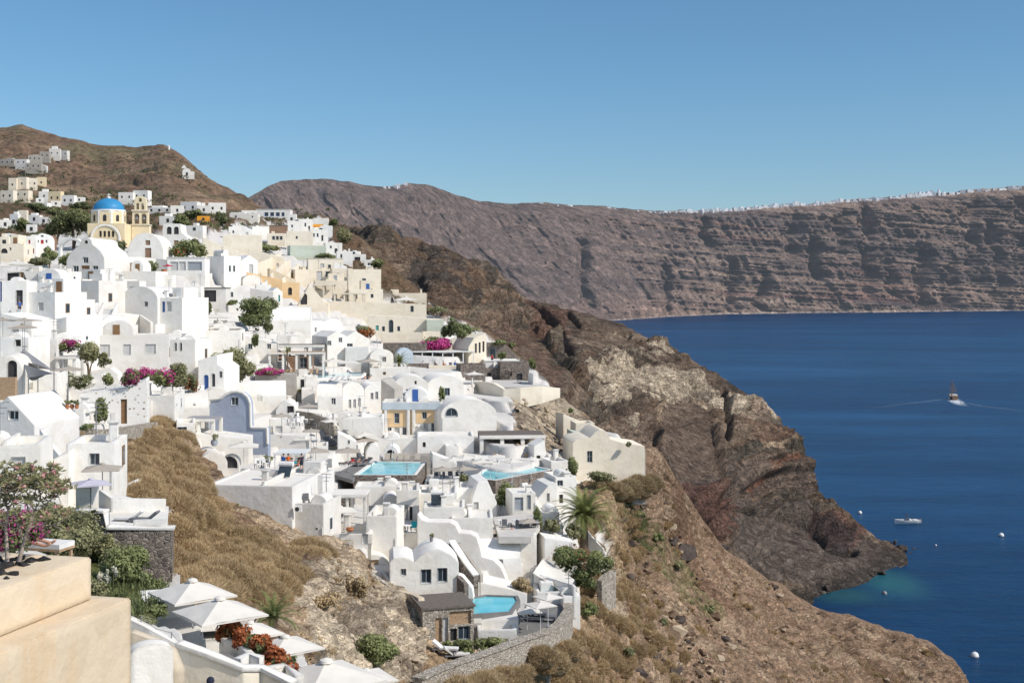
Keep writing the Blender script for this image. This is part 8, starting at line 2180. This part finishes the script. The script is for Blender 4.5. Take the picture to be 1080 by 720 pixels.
# ---- boats
def sea_at(px, py): return at(px, py, -SEA * FPX / (py - HY))
def hull(L, B, Hh, n=14, sheer=.25, stern=.85):
    mb = MB(); rows = []
    for i in range(n + 1):
        t = i / n; x = -L / 2 + L * t; w = B / 2 * (stern if t < .1 else 1) * (1 - max(0, (t - .45) / .55) ** 2.2) ; w = max(w, .02)
        zt = Hh * (1 + sheer * t * t); zb = -.3 + (.28 * max(0, (t - .7) / .3) ** 2) * Hh
        rows.append([(x, -w, zt), (x, -w * .92, zt * .45), (x + 0, -w * .35, zb), (x, w * .35, zb), (x, w * .92, zt * .45), (x, w, zt)])
    vs = [p for r in rows for p in r]; fs = []
    for i in range(n):
        for k in range(5): a = i * 6 + k; fs.append((a, a + 6, a + 7, a + 1))
    fs.append(tuple(range(6))); mb.add(vs, fs)
    dk = MB().add([(r[0][0], r[0][1] * .94, r[0][2] * .93) for r in rows] + [(r[5][0], r[5][1] * .94, r[5][2] * .93) for r in rows], [(i, i + 1, i + n + 2, i + n + 1) for i in range(n)])
    return mb, dk
def motorboat():
    p = sea_at(957, 552); root = empty('motorboat', Vector((p.x, p.y, SEA)), R(184)); tag(root, 'white motorboat moored off the tip of the headland', 'boat')
    h, dk = hull(9.6, 2.7, 1.35); h.build('hull', 'frame', root, smooth=45); dk.build('deck', 'deck', root)
    MB().box(-4.6, 4.0, -1.42, -1.40, .30, .42).build('stripe', 'bluepaint', root)
    MB().add([(.2, -.9, 1.25), (1.6, -.6, 1.3), (1.6, .6, 1.3), (.2, .9, 1.25), (-.3, -.8, 2.0), (-.3, .8, 2.0)], [(0, 1, 4), (1, 2, 5, 4), (2, 3, 5)]).build('windscreen', 'window', root)
    MB().box(-1.4, -.6, -.6, .6, 1.2, 1.75).build('console', 'frame', root); MB().box(-3.6, -2.2, -.9, .9, 1.2, 1.55).build('seat', 'cushionwhite', root)
    MB().box(-5.2, -4.8, -.35, .35, .2, 1.7).build('outboard_motor', 'metal', root)
    person(956, 546.5, 'stand', 'person standing at the console of the white motorboat', 'cloth_dark', 'cloth_dark', d=p.y)
motorboat()
def ship():
    p = sea_at(1005, 421); root = empty('sailing_ship', Vector((p.x, p.y, SEA)), R(82)); tag(root, 'dark wooden sailing ship with bare masts trailing a white wake', 'ship')
    h, dk = hull(19, 5.4, 2.6, sheer=.5); h.build('hull', 'brownwall', root, smooth=45); dk.build('deck', 'palewood', root)
    MB().box(-8.5, -3, -2.0, 2.0, 2.4, 4.4).build('cabin', 'soft', root); MB().box(-9.3, -8.4, -2.2, 2.2, 2.4, 3.4).build('stern_rail', 'wood', root)
    for x, hh in ((-3.5, 13), (3.5, 15.5)):
        m = MB().tube([(x, 0, 2), (x, 0, hh)], [.28, .12], 8).build('mast', 'wood', root)
        MB().tube([(x, -2.6, hh * .72), (x, 2.6, hh * .72)], .12, 6).tube([(x, -1.9, hh * .88), (x, 1.9, hh * .88)], .1, 6).tube([(x, -3.2, hh * .52), (x, 3.2, hh * .52)], .16, 6).build('yards', 'brownwall', m)
        MB().tube([(x, -2.4, 2.6), (x, 0, hh * .9)], .06, 4).tube([(x, 2.4, 2.6), (x, 0, hh * .9)], .06, 4).tube([(x + 5, 0, 3.2), (x, 0, hh * .95)], .06, 4).build('rigging', 'metal', m)
    MB().tube([(8.5, 0, 3.2), (13, 0, 4.6)], [.2, .1], 6).build('bowsprit', 'wood', root)
    for i, y in enumerate((-1.4, -.4, .7, 1.5)): pass
ship()
def foam():
    m = NT('wake_foam'); v = m.coord((1, .25, 1)); n = m.noise(v, .9, 6, .7)
    a = m.new('ShaderNodeAttribute', attribute_name='edge'); mu = m.new('ShaderNodeMath', operation='MULTIPLY'); m.link(a.outputs['Fac'], mu.inputs[0]); m.link(m.ramp(n, [(.38, (0, 0, 0)), (.62, (1, 1, 1))]), mu.inputs[1])
    m.link(mu.outputs[0], m.b.inputs['Alpha']); m.out((.75, .80, .84, 1), .8, .2); return m.m
FO = foam()
def wake(pts, name='wake'):
    """pts: (px,py,half width m, strength)"""
    V = []; F = []; E = []
    P = [sea_at(x, y) for x, y, _, _ in pts]
    for i, (p, q) in enumerate(zip(P, pts)):
        t = (P[min(i + 1, len(P) - 1)] - P[max(0, i - 1)]); t.z = 0; t.normalize(); s = Vector((-t.y, t.x, 0)) * q[2]
        for k in (-1, -.5, 0, .5, 1): V.append((p.x + s.x * k, p.y + s.y * k, SEA + .06)); E.append(q[3] * (1 - k * k))
    for i in range(len(P) - 1):
        for k in range(4): a = i * 5 + k; F.append((a, a + 1, a + 6, a + 5))
    o = mesh_obj(name, V, F, FO); o['kind'] = 'structure'; at_ = o.data.attributes.new('edge', 'FLOAT', 'POINT'); at_.data.foreach_set('value', np.array(E, dtype=np.float32))
wake([(1004,419,2.5,.3),(1006,421.5,5.5,1.6),(1008.5,423.5,6,1.5),(1012,426,5,.7),(1017,428.5,4,.0)], 'wake')
wake([(1000,420,1,.0),(990,421.5,3,.16),(970,424,4,.12),(945,427,4,.08),(915,431,4,.0)], 'wake'); wake([(1014,424,2,.12),(1035,428,4,.13),(1060,431,5,.10),(1090,435,5,.0)], 'wake')
def buoy(px, py, r, mat, label, top=False):
    p = sea_at(px, py); root = empty('mooring_buoy', Vector((p.x, p.y, SEA))); tag(root, label, 'buoy')
    MB().lathe([(r * .5, -r * .6), (r * .95, -r * .1), (r, r * .3), (r * .8, r * .85), (r * .35, r * 1.15), (.05, r * 1.2)], 14).build('float', mat, root, smooth=60)
    MB().lathe([(r * 1.02, -.1), (r * 1.02, r * .12)], 14).build('waterline_band', 'metal', root); MB().tube([(0, 0, r), (0, 0, r * 1.55)], r * .07, 6).build('ring_post', 'metal', root)
buoy(1028, 692, .95, 'frame', 'large white buoy low at the right of the photo'); buoy(1056, 565, .95, 'frame', 'white buoy right of the motorboat'); buoy(933, 626, .7, 'metal', 'dark buoy in the cove between the two spurs'); buoy(907, 541, .8, 'frame', 'small white buoy left of the motorboat'); buoy(987, 575, .35, 'frame', 'tiny white buoy below the motorboat')
# ---- far white town along the caldera rim
rngf = random.Random(31)
def rim_houses(xa, xb, n, label, group, hmin, hmax, m='white', up=0):
    for i in range(n):
        x = xa + (xb - xa) * (i + rngf.random()) / n; ty, td = FARTOP(x); s = scl(td); w = rngf.uniform(2.2, 6.0) * s; h = rngf.uniform(hmin, hmax) * s
        b = at(x, ty + 1.6 + rngf.uniform(-.7, 1.8) - up, td * .996)
        mb = MB().box(-w / 2, w / 2, 0, w * .8, -12, h); 
        if rngf.random() < .5: mb.box(-w * .3, w * .3, w * .1, w * .6, h - 1, h * 1.5)
        o = mb.build('white_house', m, loc=b, rz=rngf.uniform(-.4, .4)); tag(o, label, 'house', group)
FARH = plaster('far_white_plaster', (.66, .67, .70, 1), amount=.2); M['farwhite'] = FARH
rim_houses(690, 730, 13, 'tiny white house at the left start of the far rim town', 'white houses at the left end of the far rim', 1.0, 2.0, 'farwhite')
rim_houses(730, 870, 54, 'tiny white house packed in the middle of the far rim town', 'white houses in the middle of the far rim', 1.2, 3.0, 'farwhite')
rim_houses(870, 985, 40, 'tiny white house in the far rim town to the right', 'white houses on the right of the far rim', 1.1, 2.6, 'farwhite')
rim_houses(960, 995, 11, 'tiny white house on the far rim peak cluster', 'white houses in the bright far peak cluster', 1.8, 3.6, 'farwhite')
rim_houses(995, 1080, 18, 'tiny white house scattered near the right picture edge on the rim', 'white houses at the right end of the far rim', 1.0, 2.6, 'farwhite')
rim_houses(560, 690, 8, 'tiny pale house lonely on the middle far ridge', 'pale houses on the middle far ridge', .8, 1.6, 'farwhite')
rim_houses(403, 428, 5, 'tiny white house on the crest of the mid mountain', 'white houses on the crest of the mid mountain', 1.4, 2.8, 'farwhite')

# ================================================================== everything that stands on a roof, terrace or slope
for q_ in ('stand', 'sit', 'lie'): person_meshes(q_)
bpy.context.view_layer.update(); SNAP[0] = bpy.context.evaluated_depsgraph_get()
ray_down(540, 400)
for fn, a, k in DEFER: fn(*a, **k)
